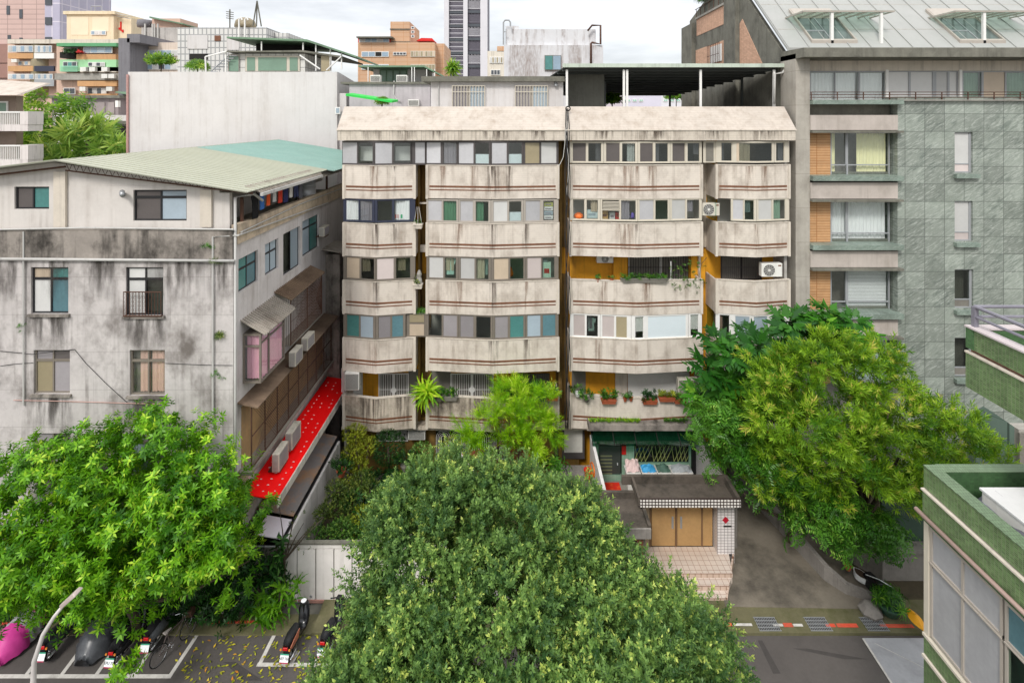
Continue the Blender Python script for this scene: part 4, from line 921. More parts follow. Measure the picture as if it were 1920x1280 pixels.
# ================= grey-green stone building on the right
YS = 27.6
m_conc = mat('exposed aggregate concrete', (164, 160, 152), .9, .12, 1.2, streak=.35, stain=.45, ss=.8, dirt=(100, 96, 88), bump=.3, bs=60)
m_concd = mat('dark weathered concrete', (116, 114, 104), .9, .2, 1.2, streak=.5, stain=.6, ss=.9, dirt=(66, 64, 58), bump=.3, bs=60)
m_boxc = mat('pinkish planter concrete', (182, 172, 164), .9, .08, 1.2, streak=.35, stain=.35, dirt=(120, 112, 100), bump=.2, bs=60)
m_stone = mat('green veined stone', (136, 143, 134), .35, .14, .5, tile=(1.02, .906, .014, (84, 90, 84), .2), wave=(1.3, (62, 76, 70), (198, 202, 194)), stain=.25, ss=.5, dirt=(96, 106, 92), spec=.5)
m_stonel = mat('green stone ledge', (124, 138, 128), .4, .15, 2, wave=(2.5, (72, 86, 78), (180, 190, 178)), stain=.3)
m_wood = mat('orange slat cladding', (198, 158, 116), .7, .12, 3, tile=(4, .085, .016, (150, 96, 52), .1), bump=.3)
m_brick = mat('salmon brick', (206, 168, 142), .8, .12, 3, tile=(.42, .085, .014, (176, 132, 108), .1), bump=.2)
m_metal = mat('grey seam roof', (154, 155, 151), .6, .06, .6, streak=.15, stain=.35, ss=.8, dirt=(160, 158, 156), spec=.5)
st = thing('stone_clad_building', 'grey concrete and green stone building at right with orange slat panels and pitched roof', 'building', (22, YS + 6, 0))
XC0, XC1, XG0, XR1 = PX(1491, YS), PX(1517.5, YS), PX(1683, YS), PX(2130, YS)
b = MB(); b.box(XC0, XC1, YS - .05, YS + 1.5, 0, PZ(101, YS)); b.build('corner_column', mat('column concrete', (168, 162, 152), .9, .1, 1.2, streak=.25, stain=.35, ss=.8, dirt=(104, 98, 90), bump=.3, bs=60, lines=(1.77, .02, .5)), st)
nwin = [(1790, 248, 1824, 324, 'W'), (1790, 377, 1824, 452, 'W'), (1790, 505, 1825, 578, 'd'), (1790, 633, 1825, 706, 'd')]
b = MB(); rect_holes(b, XG0, XR1, 0, PZ(181.5, YS), YS, .3, [pw(*n_[:4], YS) for n_ in nwin]); b.build('stone_wall', m_stone, st)
MB().box(XC1, XR1, YS + 1.5, YS + 1.6, 0, PZ(132, YS + 1.2)).build('inner_wall', m_conc, st)
MB().box(XG0 - .003, XG0 + .2, YS + .301, YS + 1.499, 0, PZ(181.5, YS)).build('wall_return', m_stone, st)
for (x0, y0, x1, y1, k) in nwin:
    X0, X1, Z0, Z1 = pw(x0, y0, x1, y1, YS); e = .06; b = MB(); zt = Z0 + (Z1 - Z0) * .2
    for xa in (X0, X1 - e - .06): b.box(xa, xa + e + (.06 if xa > X0 else 0), YS + .1, YS + .2, Z0, Z1)
    for z in (Z0, zt, Z1 - e): b.box(X0 + e, X1 - e - .06, YS + .11, YS + .19, z, z + e)
    f = b.build('window', m_fr['g'], st); MB().box(X0 + e, X1 - e, YS + .13, YS + .14, zt + e, Z1 - e).build('pane', P_['F'] if k == 'W' else g_dark, f); MB().box(X0 + e, X1 - e, YS + .135, YS + .145, Z0 + e, zt).build('pane', P_['p'] if k == 'W' else m_roomd, f)
    if k == 'd': MB().box(X0, X1, YS + .6, YS + .62, Z0, Z1).build('room_back', m_roomd, st)
    MB().box(X0 - .06, X1 + .22, YS - .22, YS - .002, Z0 - .27, Z0 - .06).build('window_sill', m_stonel, st)
for i in range(4):
    o = 128 * i; XA, XB = XC1, PX(1681, YS)
    ht = 28
    MB().box(XA + .003, XB, YS - .1, YS + .9, PZ(216 + o + ht, YS), PZ(216 + o - (2 if i else 0), YS)).build('planter_box', m_boxc, st)
    MB().box(XA, PX(1687, YS), YS - .3, YS + 1.1, PZ(249 + o, YS), PZ(245 + o, YS)).build('thin_ledge', m_concd, st)
    if i: MB().box(XA, PX(1686, YS), YS - .35, YS + 1.2, PZ(210 + o, YS), PZ(202 + o, YS) + .03).build('stone_sill', m_stonel, st)
    else: MB().box(XA, PX(1686, YS), YS - .35, YS + 1.2, PZ(196, YS), PZ(188, YS)).build('stone_sill', m_stonel, st)
    MB().box(XA, XB, YS + .5, YS + .6, PZ(216 + o, YS) - .01, PZ(196 + o, YS)).build('recess_wall', m_concd, st)
    Yq = YS + .45; W0, W1, Z0, Z1 = PX(1557, Yq), PX(1668, Yq), PZ(330 + o, Yq), PZ(248 + o, Yq)
    MB().box(XA, PX(1556, Yq), Yq - .05, Yq + .1, Z0 - .1, Z1).build('orange_slat_panel', m_wood, st)
    b = MB(); e = .06; xm = W0 + (W1 - W0) * .27; zm = Z0 + .55
    b.box(W0, W1, Yq, Yq + .08, Z0 - .1, Z0 + e); b.box(W0, W1, Yq, Yq + .08, Z1 - e, Z1)
    for x in (W0, xm, W1 - e): b.box(x, x + e * (1.4 if x == xm else 1), Yq - .01, Yq + .079, Z0 + e, Z1 - e)
    b.box(W0 + e, W1 - e, Yq + .001, Yq + .078, zm, zm + e); b.box(xm - e, xm, Yq - .03, Yq + .05, zm + e, Z1 - e)
    f = b.build('window', m_fr['g'], st)
    for (xa, xb) in ((W0 + e, xm), (xm + e, W1 - e)): MB().box(xa, xb, Yq + .03, Yq + .04, Z0 + e, Z1 - e).build('pane', g_clear, f)
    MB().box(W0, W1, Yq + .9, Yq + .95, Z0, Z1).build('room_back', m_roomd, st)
    if i == 0: curtain(f, W0 + (W1 - W0) * .47, W1 - .1, Z0 + .05, Z1 - .05, Yq + .2, m_cy, folds=9); curtain(f, W0 + .1, W0 + .35, Z0 + .05, Z1 - .05, Yq + .2, m_cy, folds=2)
    elif i == 1: curtain(f, W0 + .15, W1 - .1, Z0 + .05, Z1 - .05, Yq + .2, m_cw, folds=15)
    elif i == 2:
        b = MB(); z = Z0
        while z < Z1 - .1: b.box(xm + .08, W1 - .1, Yq + .12, Yq + .16, z, z + .05); z += .075
        b.build('blind', m_cw, f)
    else: MB().box(W0, W1, Yq + .12, Yq + .14, Z0, Z1).build('blind', P_['W'], f)
# top storey: eave, beam, glazing, railing
MB().prism([(XC0 - .0, 26.75, PZ(107, 26.75)), (XC0, 26.75, PZ(89.5, 26.75)), (XC0, YS + 2.5, PZ(89.5, 26.75) + .1), (XC0, YS + 2.5, PZ(107, 26.75))], (XR1 - XC0, 0, 0)).build('eave_slab', m_concd, st)
Yt = YS + .9; MB().box(XC1 + .01, XR1, Yt, Yt + .3, PZ(133, Yt), PZ(108, Yt)).build('white_beam', m_trimw, st)
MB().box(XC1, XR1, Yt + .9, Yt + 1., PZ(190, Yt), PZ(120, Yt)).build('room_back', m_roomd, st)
segs = [(1521, 1566, 'cl'), (1568, 1611, 'cl'), (1614, 1660, 'cl'), (1668, 1705, 'W'), (1709, 1750, 'W'), (1757, 1778, 'W'), (1782, 1796, 'W'), (1808, 1842, 'gc'), (1846, 1886, 'p'), (1889, 1930, 'gc'), (1933, 1975, 'cl'), (1978, 2020, 'W')]
for g_ in (segs[:3], segs[3:7], segs[7:]):
    X0, X1 = PX(g_[0][0] - 4, Yt), PX(g_[-1][1] + 3, Yt); Z0, Z1 = PZ(190, Yt), PZ(133.3, Yt); b = MB(); b.box(X0, X1, Yt + .05, Yt + .15, Z1 - .06, Z1); b.box(X0, X1, Yt + .05, Yt + .15, Z0, Z0 + .08)
    cuts = [X0] + [PX(v, Yt) for s_ in g_ for v in s_[:2]] + [X1]
    for a_, c_ in zip(cuts[::2], cuts[1::2]): b.box(a_, max(c_, a_ + .04), Yt + .051, Yt + .149, Z0 + .08, Z1 - .06)
    f = b.build('window', m_fr['g'], st)
    for s_ in g_:
        xa, xb = PX(s_[0], Yt), PX(s_[1], Yt); MB().box(xa, xb, Yt + .09, Yt + .1, Z0 + .08, Z1 - .06).build('pane', {'W': P_['F'], 'p': P_['e'], 'cl': g_clear, 'gc': g_clear}[s_[2]], f)
        if s_[2] in ('cl', 'gc'): curtain(f, xa, xb, Z0 + .08, Z1 - .08, Yt + .28, m_cw if s_[2] == 'cl' else m_cgn, folds=7)
for x in (1664, 1802): MB().pbox(x - 2.5, 131, x + 2.5, 190, Yt - .05, .12).build('white_post', m_fr['w'], st)
b = MB(); Yq = YS - .12
for y in (173, 178, 183): b.tube([W(1519, y, Yq), W(2100, y, Yq)], .02, 5)
for x in range(1521, 2100, 49): b.box(PX(x, Yq) - .02, PX(x, Yq) + .02, Yq - .02, Yq + .02, PZ(188, Yq), PZ(173, Yq))
b.build('railing', m_rust, st)
MB().box(XC1, XR1, YS - .2, Yt, PZ(187.5, YS) - .05, PZ(187.5, YS)).build('terrace_floor', m_conc, st)
# side gable
XG = XC0
MB().box(XG + .002, XG + .25, YS + 1.501, 45, 0, 21.8).build('side_wall', m_concd, st)
sl = lambda y: 22.1 + (y - 28.6) * .9
MB().prism([(XG + .004, 28.4, 21.802), (XG + .004, 44, 21.802), (XG + .004, 44, 26.8), (XG + .004, 36.2, 28.9), (XG + .004, 28.4, sl(28.4))], (.24, 0, 0)).build('gable_wall', m_concd, st)
MB().prism([(XG - .02, 31.2, 22.0), (XG - .02, 34.3, 22.0), (XG - .02, 34.3, 24.9), (XG - .02, 33.9, 25.1)], (.022, 0, 0)).build('brick_panel', m_brick, st)
MB().box(XG - .02, XG + .003, 36.4, 42.5, 21.8, 24.2).build('brick_panel', m_brick, st); MB().box(XG - .02, XG + .003, 36.4, 42.3, 25.3, 26.6).build('brick_panel', m_brick, st)
MB().box(XG - .25, XG + .003, 34.4, 36.3, 0, 31).build('side_pier', m_concd, st); MB().box(XG - .3, XG + .003, 42.6, 45.2, 0, 26.4).build('side_pier', m_concd, st)
MB().box(XG - .12, XG - .02, 36.6, 42.3, 26.6, 26.75).build('coping', m_conc, st)
b = MB(); b.box(XG - .1, XG - .05, 37.1, 39.2, 22.8, 24.0); b.build('window', m_fr['w'], st)
b = MB()
for q in range(8): y = 37 + q * .32; b.box(XG - .3, XG - .27, y, y + .03, 22.6, 24.1)
for z in (22.6, 23.3, 24.07): b.box(XG - .31, XG - .28, 37, 39.3, z, z + .03)
b.build('window_guard', m_rust, st)
b = MB(); b.tube([(XG - .1, 36.5, 27.4), (XG - .1, 42.4, 27.4)], .03, 5); 
for q in range(7): b.tube([(XG - .1, 36.7 + q * .9, 26.7), (XG - .1, 36.7 + q * .9, 27.4)], .025, 5)
b.build('roof_railing', m_rust, st)
# pitched metal roof
ra, rb = (28.3, PZ(89.5, 28.3)), (38.5, PZ(89.5, 28.3) + 10.2 * .9)
b = MB(); b.prism([(XG - .05, ra[0], ra[1]), (XG - .05, rb[0], rb[1]), (XG - .05, rb[0], rb[1] - .15), (XG - .05, ra[0], ra[1] - .15)], (XR1 - XG, 0, 0)); b.build('pitched_metal_roof', m_metal, st)
b = MB(); dz = lambda y: ra[1] + (y - ra[0]) * .9
for q in range(18):
    x = XG + .0 + q * 1.1; b.prism([(x, ra[0], ra[1] + .001), (x, rb[0], rb[1] + .001), (x, rb[0], rb[1] + .06), (x, ra[0], ra[1] + .06)], (.04, 0, 0))
b.build('roof_seams', m_metal, st)
b = MB()
for q in range(5):
    y = ra[0] + 1.3 + q * 2.0; b.prism([(XG, y, dz(y) + .001), (XG, y + .03, dz(y + .03) + .001), (XG, y + .03, dz(y + .03) + .012), (XG, y, dz(y) + .012)], (XR1 - XG, 0, 0))
b.build('roof_laps', m_conc, st)
for x0 in (1520, 1797):
    Yd = 28.7; xa = PX(x0 + 3, Yd); n_ = 2.3; ya_, yb2 = 28.6, 31.0
    b = MB()
    for xx in (xa - .08, xa + n_): b.prism([(xx, ya_, dz(ya_)), (xx, yb2, dz(yb2)), (xx, yb2, dz(yb2) + .18), (xx, ya_, dz(ya_) + .18)], (.08, 0, 0))
    b.prism([(xa, ya_, dz(ya_)), (xa, ya_ + .1, dz(ya_ + .1)), (xa, ya_ + .1, dz(ya_ + .1) + .16), (xa, ya_, dz(ya_) + .16)], (n_, 0, 0))
    b.prism([(xa, yb2 - .6, dz(yb2 - .6)), (xa, yb2, dz(yb2)), (xa, yb2, dz(yb2) + .2), (xa, yb2 - .6, dz(yb2 - .6) + .2)], (n_, 0, 0))
    f = b.build('dormer_window', m_fr['t'], st)
    MB().prism([(xa, ya_ + .1, dz(ya_ + .1) + .02), (xa, yb2 - .6, dz(yb2 - .6) + .02), (xa, yb2 - .6, dz(yb2 - .6) + .05), (xa, ya_ + .1, dz(ya_ + .1) + .05)], (n_, 0, 0)).build('pane', mat('skylight glass', (92, 100, 98), .15, .2, 1, spec=.6), f)
    b = MB()
    for k in (.45, ): b.prism([(xa + n_ * k, ya_ + .1, dz(ya_ + .1) + .051), (xa + n_ * k, yb2 - .6, dz(yb2 - .6) + .051), (xa + n_ * k, yb2 - .6, dz(yb2 - .6) + .09), (xa + n_ * k, ya_ + .1, dz(ya_ + .1) + .09)], (.05, 0, 0))
    y = ya_ + .8; b.prism([(xa, y, dz(y) + .052), (xa, y + .06, dz(y + .06) + .052), (xa, y + .06, dz(y + .06) + .085), (xa, y, dz(y) + .085)], (n_ * .449, 0, 0)); b.build('glazing_bar', m_fr['g'], f)
    # glass canopy on posts
    cx0, cx1 = PX(x0 - 30, 29.5), PX(x0 + 150, 28.8); zc = ZC + (222 - 26) * .0290
    b = MB(); yA, yB2 = 28.6, 31.4
    for q in range(8):
        x = cx0 + (cx1 - cx0) * q / 7; b.box(x - .03, x + .03, yA, yB2, zc, zc + .07)
    for y in (yA - .05, yB2): b.box(cx0 - .05, cx1 + .05, y, y + .06, zc + .001, zc + .08)
    for y in (yA + .7, yA + 1.4, yA + 2.1): b.box(cx0, cx1, y, y + .03, zc + .072, zc + .09)
    f = b.build('glass_canopy', m_fr['t'], st); MB().box(cx0, cx1, yA, yB2, zc + .092, zc + .1).build('pane', glass('canopy glass', (.75, .85, .8), .12), f)
    for x in (cx0 + 1.55, cx0 + 4.2): MB().box(x - .07, x + .07, 28.6, 28.74, dz(28.6), zc).build('white_post', m_fr['w'], st)
# roof plants
t = thing('roof_shrub', 'leafy green shrub above the railing on the brick terrace top left of stone building', 'shrub', (XG + .8, 40, 26.7)); bush(t, (XG + .3, 40, 27.9), 1.5, 130, TM['strap_s'], 1.6, lm_pot)
# lower right wing behind the green building
m_pav = mat('green slate', (104, 122, 112), .4, .1, 1, tile=(1.3, .9, .012, (70, 84, 76), .08))
pv = thing('entrance_pavilion', 'low concrete and green slate entrance structure below the green tiled balcony at right', 'pavilion', (22, 24, 0))
MB().prism([(PX(1830, 24.5), 24.5, 0), (PX(1830, 24.5), 24.5, PZ(790, 24.5)), (PX(1862, 24.0), 24.0, PZ(768, 24.2)), (PX(1902, 23.4), 23.4, PZ(800, 23.4)), (PX(1902, 23.4), 23.4, 0)], (0, .5, 0)).build('slate_wall', m_pav, pv)
MB().box(PX(1902, 23.4), PX(2000, 23.4), 23.2, 23.7, 0, PZ(800, 23.4)).build('concrete_wall', m_conc, pv)
MB().box(PX(1912, 23.1), PX(1940, 23.1), 23.1, 23.19, PZ(880, 23.1), PZ(812, 23.1)).build('window', m_roomd, pv)

# ================= green tiled building at far right
m_gpn = mat('curtained glass', (164, 164, 166), .12, .12, .8, streak=.3, sw=3, dirt=(140, 140, 142), spec=.6)
YG = 13.0; XGn = PX(1732, YG); XGu = PX(1812, YG)
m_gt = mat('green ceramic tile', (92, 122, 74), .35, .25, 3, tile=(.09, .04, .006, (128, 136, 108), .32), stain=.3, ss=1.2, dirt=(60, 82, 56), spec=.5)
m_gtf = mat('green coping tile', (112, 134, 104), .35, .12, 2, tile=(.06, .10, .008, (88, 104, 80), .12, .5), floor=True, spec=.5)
m_gtd = mat('shaded green tile', (70, 104, 66), .4, .2, 1.5, tile=(.1, .05, .005, (76, 100, 70), .2), stain=.5, dirt=(44, 66, 44))  # darker copy of the green tile, with shade put into its colour
gb = thing('green_tiled_building', 'green mosaic tiled building corner at lower right with aluminium windows and parapet roof', 'building', (14, 9, 0))
def gz(y, Y=YG): return PZ(y, Y)
zt = gz(872)
Y0 = 2.0
def gw(x, ya, yb_, za, zb_, m_, nm, d=.2): return MB().box(x, x + d, ya, yb_, za, zb_).build(nm, m_, gb)
gw(XGn, Y0, YG, gz(912), zt - .002, m_gt, 'parapet_wall', .25)
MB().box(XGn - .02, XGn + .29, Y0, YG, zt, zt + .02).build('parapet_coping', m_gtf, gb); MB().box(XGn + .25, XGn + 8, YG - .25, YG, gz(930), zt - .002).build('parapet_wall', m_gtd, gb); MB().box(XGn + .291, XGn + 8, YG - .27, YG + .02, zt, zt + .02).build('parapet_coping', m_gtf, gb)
gw(XGn + .1, Y0, YG - .02, gz(917), gz(912) - .001, mat('rusty ledge', (150, 112, 92), .8, .3, 6), 'recessed_joint', .1)
gw(XGn - .03, Y0, YG, gz(960), gz(917) - .001, m_gt, 'spandrel_wall', .25); gw(XGn - .07, Y0, YG + .01, gz(917), gz(914), m_trimw, 'ledge_trim', .1)
MB().tube([(XGn - .12, YG + .1, gz(958)), (XGn - .12, 8.6, gz(958)), (XGn - .02, 8.4, gz(958))], .05, 8).build('pipe', mat('pinkish pipe', (176, 150, 140), .5, .06, 2), gb, smooth=True)
gw(XGn, Y0, YG, gz(975), gz(960) - .001, m_gtd, 'dark_tile_band', .25)
gw(XGn, YG - .14, YG, gz(1182), gz(975) - .001, m_fr['c'], 'corner_pier', .2)
zw0, zw1 = gz(1180), gz(978); 
for ya in np.arange(YG - .15, 3, -1.95):
    yb_ = ya - 1.9; xx = XGn + .03; e = .06; zm = zw0 + (zw1 - zw0) * .68; b = MB()
    for z in (zw0, zm, zw1 - e): b.box(xx, xx + .08, yb_, ya, z, z + e)
    for y in (ya - e, (ya + yb_) / 2, yb_): b.box(xx + .001, xx + .079, y, y + e, zw0 + e, zw1 - e)
    b.box(xx - .02, xx + .02, yb_, ya, zm - .03, zm + .0)
    f = b.build('window', m_fr['t'], gb)
    for q in range(2):
        y_ = ya - (1 - q) * .95 - e if q else ya - .95; y1_, y2_ = (ya - .95 + e / 2, ya - e) if q == 0 else (yb_ + e, ya - .95)
        k = (int(round((YG - ya) / 1.95)) * 2 + q)
        MB().box(xx + .03, xx + .035, y1_, y2_, zw0 + e, zm).build('pane', m_gpn if k in (0, 1, 4, 5) else g_green, f); MB().box(xx + .03, xx + .035, y1_, y2_, zm + e, zw1 - e).build('pane', m_gpn if k in (0, 1, 4, 5) else P_['B'], f)
MB().box(XGn + .5, XGn + .6, Y0, YG, zw0, zw1).build('room_back', mat('green dim room', (60, 96, 80), .8, .3, .8), gb)
gw(XGn - .04, Y0, YG, gz(1188), gz(1183), m_fr['c'], 'window_ledge', .2)
gw(XGn, Y0, YG, gz(1222), gz(1189), m_gt, 'spandrel_wall', .25); gw(XGn - .05, Y0, YG, gz(1228), gz(1223), m_trimw, 'ledge_trim', .2); gw(XGn, Y0, YG, 0, gz(1229), m_gt, 'lower_wall', .25)
MB().box(XGn + .26, XGn + 8, YG - .2, YG - .01, 0, gz(931)).build('end_wall', m_gt, gb)
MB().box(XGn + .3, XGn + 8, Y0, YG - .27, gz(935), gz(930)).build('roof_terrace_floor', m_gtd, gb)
# upper storey of the green building
zu = gz(612)
def gu(ya, yb_, za, zb_, m_, nm, d=.2, x=XGu): return MB().box(x, x + d, ya, yb_, za, zb_).build(nm, m_, gb)
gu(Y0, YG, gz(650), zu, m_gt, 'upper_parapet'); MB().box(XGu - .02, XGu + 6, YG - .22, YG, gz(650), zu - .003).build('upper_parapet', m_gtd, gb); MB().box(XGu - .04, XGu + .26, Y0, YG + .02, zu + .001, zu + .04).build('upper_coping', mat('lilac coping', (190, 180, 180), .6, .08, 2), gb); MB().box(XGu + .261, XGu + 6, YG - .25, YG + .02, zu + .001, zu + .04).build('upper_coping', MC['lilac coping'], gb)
gu(Y0, YG - .01, gz(658), gz(651), MC['rusty ledge'], 'recessed_joint', .2, XGu + .1); gu(Y0, YG, gz(659), gz(656), m_trimw, 'ledge_trim', .1, XGu - .05)
gu(Y0, YG, gz(724), gz(660), m_gt, 'upper_spandrel', .25, XGu - .02); MB().box(XGu + .24, XGu + 6, Y0, YG - .01, gz(724), gz(716)).build('upper_floor', m_slab, gb); MB().box(XGu + .24, XGu + 6, YG - .2, YG, gz(715), gz(652)).build('upper_end_wall', m_gt, gb)
MB().box(XGu + 1.2, XGu + 6, Y0, YG - .8, gz(929), gz(725)).build('inset_wall', m_fr['b'], gb)
MB().box(XGu + .27, XGu + 6, Y0, YG - .26, zu - .5, zu - .4).build('balcony_floor', mat('brown deck', (96, 76, 64), .8, .2, 2), gb)
b = MB(); zr1 = gz(572)
b.tube([(XGu + .12, YG - .1, zr1), (XGu + .12, Y0, zr1)], .045, 8); b.tube([(XGu + .12, YG - .1, zr1), (XGu + 6, YG - .1, zr1)], .04, 8); b.tube([(XGu + .12, YG - .1, zr1 - .24), (XGu + .12, Y0, zr1 - .24)], .035, 8); b.tube([(XGu + .12, YG - .1, zr1 - .24), (XGu + 6, YG - .1, zr1 - .24)], .035, 8)
for y in (YG - .15, 10.6, 8): b.box(XGu + .07, XGu + .17, y, y + .1, zu + .04, zr1)
for x in (2.2, 4.4): b.box(XGu + x, XGu + x + .1, YG - .15, YG - .05, zu + .04, zr1)
b.build('railing', mat('painted blue grey rail', (120, 118, 128), .35, .15, 3, spec=.5), gb)
# things on the green roof
t = thing('roof_unit', 'large white rooftop air handling box on the green tiled roof at right', 'air conditioner', (14, 11.6, gz(930)))
b = MB(); x0 = PX(1862, 12.0); b.box(x0, x0 + 3, 10.4, 12.3, gz(930) + .1, gz(930) + .62); b.build('casing', m_white, t, bevel=.03)
b = MB(); b.box(x0 - .02, x0 + 3.02, 10.36, 12.34, gz(930) + .622, gz(930) + .68); b.build('lid', m_whitep, t, bevel=.01)
b = MB(); b.box(x0 + .1, x0 + 2.9, 10.37, 10.399, gz(930) + .15, gz(930) + .5); b.build('louvre', m_room, t)
t = thing('grey_tarpaulin', 'wet grey tarpaulin sagging between the white roof box and green parapet', 'tarpaulin', (12, 11.5, gz(930)))
b = MB(); n = 10; base = 0
for i in range(n + 1):
    for j in range(n + 1):
        u, v = i / n, j / n; X = XGn + .45 + u * (x0 - XGn - .2 + v * .0); Y = 12.4 - v * 1.8; Z = gz(930) + .15 + .45 * u + .05 * math.sin(u * 7 + v * 5) + .04 * math.sin(v * 11); b.v.append((X, Y, Z))
for i in range(n):
    for j in range(n): q = i * (n + 1) + j; b.f.append((q, q + 1, q + n + 2, q + n + 1)); b.mi.append(0)
o = b.build('sheet', mat('wet grey plastic', (118, 118, 128), .2, .3, 2.5, stain=.6, dirt=(70, 68, 78), spec=.7), t, smooth=True); so = o.modifiers.new('thick', 'SOLIDIFY'); so.thickness = .02
# ================= rooftop structures of the cream block and buildings behind
m_wht = mat('pale wall', (206, 202, 200), .85, .05, .6, streak=.35, stain=.15, ss=.3, dirt=(160, 150, 142)); m_rtile = mat('white square tile', (214, 212, 206), .5, .05, 1, tile=(.6, .6, .03, (150, 148, 146), .04), streak=.2)
m_grn = mat('green sheet roof', (110, 138, 112), .6, .15, 1, stain=.4); m_grnd = mat('green window glass', (120, 146, 128), .3, .1, 1)
hut = thing('rooftop_room', 'pale grey rooftop room with two barred windows behind the sloping roof', 'rooftop room', (-2, 32, 16.8))
Yh = 30.2
MB().box(PX(808, Yh), PX(1056, Yh), Yh, Yh + 5, 17.5, PZ(152, Yh)).build('wall', m_wht, hut); MB().box(PX(792, Yh), PX(1058, Yh), Yh - .35, Yh + 5.2, PZ(153, Yh - .3), PZ(143.5, Yh - .3)).build('roof_slab', m_concd, hut)
for x0, x1 in ((848, 909), (966, 1027)):
    b = MB(); b.pbox(x0, 161, x1, 204, Yh - .04, .05); f = b.build('window', m_fr['t'], hut); w_ = (x1 - x0) / 2
    for q in range(2): MB().pbox(x0 + 2 + q * w_, 163, x0 + (q + 1) * w_ - 2, 204, Yh - .06, .01).build('pane', P_['m'] if q == 0 else P_['u'], f)
    grille(x0, 161, x1, 206, Yh - .15, f, m_fr['c'], .16, .018, name='window_bars', rails=(0, .75, 1))
MB().tube([W(822, 154, Yh - .07), W(822, 206, Yh - .07)], .035, 6).build('downpipe', m_pipe, hut)
b = MB(); b.tube([W(1042, 155, Yh - .05), W(1043, 162, Yh - .15)], .1, 8); b.build('roof_lamp', m_steel, hut)
# terrace canopy
cp = thing('roof_terrace_canopy', 'wide green edged metal canopy on white posts over the roof terrace', 'canopy', (8, 34, 17)); Yc = 28.9
zf_, zb_2 = PZ(127, Yc), ZC + 1.9; xa, xb = PX(1058, Yc), PX(1470, Yc)
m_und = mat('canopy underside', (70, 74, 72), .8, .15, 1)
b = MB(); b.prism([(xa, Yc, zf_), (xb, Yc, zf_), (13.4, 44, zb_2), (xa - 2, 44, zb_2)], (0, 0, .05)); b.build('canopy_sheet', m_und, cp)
b = MB(); b.box(xa - .1, xb + .15, Yc - .2, Yc - .02, zf_ - .0, zf_ + .2); b.build('canopy_edge', mat('pale green flashing', (184, 194, 180), .5, .1, 2, streak=.4), cp)
b = MB()
for q in range(12): y = Yc + .5 + q * 1.25; t_ = (y - Yc) / (44 - Yc); z = zf_ + (zb_2 - zf_) * t_ - .12; b.box(xa - 2 * t_, xb + (13.4 - xb) * t_, y, y + .08, z, z + .1)
b.build('rafters', m_und, cp)
for x in (1063, 1170, 1176, 1314, 1452): MB().pbox(x - 2, 131, x + 2, 206, Yc, .1).build('white_post', m_fr['w'], cp)
for x, y in ((1255, 40), (1390, 33), (1362, 36.)): MB().box(PX(x, y), PX(x, y) + .12, y, y + .12, 17, ZC + 3).build('rear_post', m_und, cp)
MB().tube([W(1470, 132, Yc - .1), W(1467, 137, Yc - .1), W(1453, 139, Yc - .1), W(1452, 195, Yc - .1)], .06, 8).build('downpipe', m_pipe, cp, smooth=True)
MB().pbox(1066, 137, 1133, 210, 31.5, .2).build('dark_side_wall', mat('olive grey wall', (112, 112, 104), .9, .15, 1, streak=.4), cp)
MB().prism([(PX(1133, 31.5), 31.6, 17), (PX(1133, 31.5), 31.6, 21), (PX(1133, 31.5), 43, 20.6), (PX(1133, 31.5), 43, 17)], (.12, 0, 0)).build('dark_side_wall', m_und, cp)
# middle grey building with green roof and air conditioners
mg = thing('grey_rooftop_building', 'lilac grey building behind the cream block with green roofed rooftop room', 'building', (-9, 40, 0)); Ym = 38.0
MB().box(PX(655, Ym), PX(806, Ym), Ym, Ym + 8, 0, PZ(158, Ym)).build('wall', mat('lilac grey wall', (182, 176, 178), .85, .06, 1, streak=.3, stain=.2), mg); MB().box(PX(640, Ym), PX(812, Ym), Ym - .2, Ym + 8.2, PZ(158, Ym), PZ(154, Ym)).build('parapet_cap', m_concd, mg)
MB().box(PX(700, 41), PX(800, 41), 41, 45, PZ(157, 41), PZ(130, 41)).build('rooftop_room', m_wht, mg)
b = MB(); b.box(PX(712, 41), PX(764, 41), 40.95, 40.99, PZ(155, 41), PZ(131, 41)); f = b.build('window', m_grn, mg)
for q in range(4): MB().box(PX(714 + q * 12.5, 41), PX(724 + q * 12.5, 41), 40.9, 40.94, PZ(153, 41), PZ(133, 41)).build('pane', m_grnd, f)
MB().prism([(PX(672, 39), 39, PZ(126, 39)), (PX(795, 39), 39, PZ(126, 39)), (PX(830, 39), 39, PZ(144, 39)), (PX(830, 39), 39, PZ(141, 39)), (PX(795, 39), 39, PZ(123, 39)), (PX(672, 39), 39, PZ(123, 39))], (0, 5, 0)).build('green_roof', m_grn, mg)
for x in (690, 772, 777, 800, 815): MB().pbox(x - .7, 126 if x < 790 else 130, x + .7, 157, 39, .08).build('post', m_fr['w'], mg)
ac_unit(694, 141, 713, 155, Ym + .3, 'left of two white air conditioners on the lilac grey roof edge', depth=.5, sup=False, style='fins')
ac_unit(743, 141, 763, 155, Ym + .3, 'right of two white air conditioners on the lilac grey roof edge', depth=.5, sup=False, style='fins')
ac_unit(765, 187, 785, 200, Ym - .5, 'window air conditioner low on the lilac grey wall behind the cream roof', depth=.5, sup=False, style='fins')
MB().tube([W(739, 152, Ym - .1), W(738, 178, Ym - .1), W(744, 188, Ym - .15), (PX(752, Ym), Ym - .15, PZ(190, Ym))], .05, 6).build('hose', m_pipe, mg, smooth=True)
ga = thing('green_awning', 'narrow bright green plastic awning between blank wall and cream roof', 'awning', (-9.5, 34, 18.5)); MB().prism([W(648, 176, 36), W(735, 189, 32), W(735, 193, 32), W(648, 180, 36)], (.1, 1.2, .1)).build('sheet', mat('bright green plastic', (40, 190, 70), .5, .05, 2), ga)
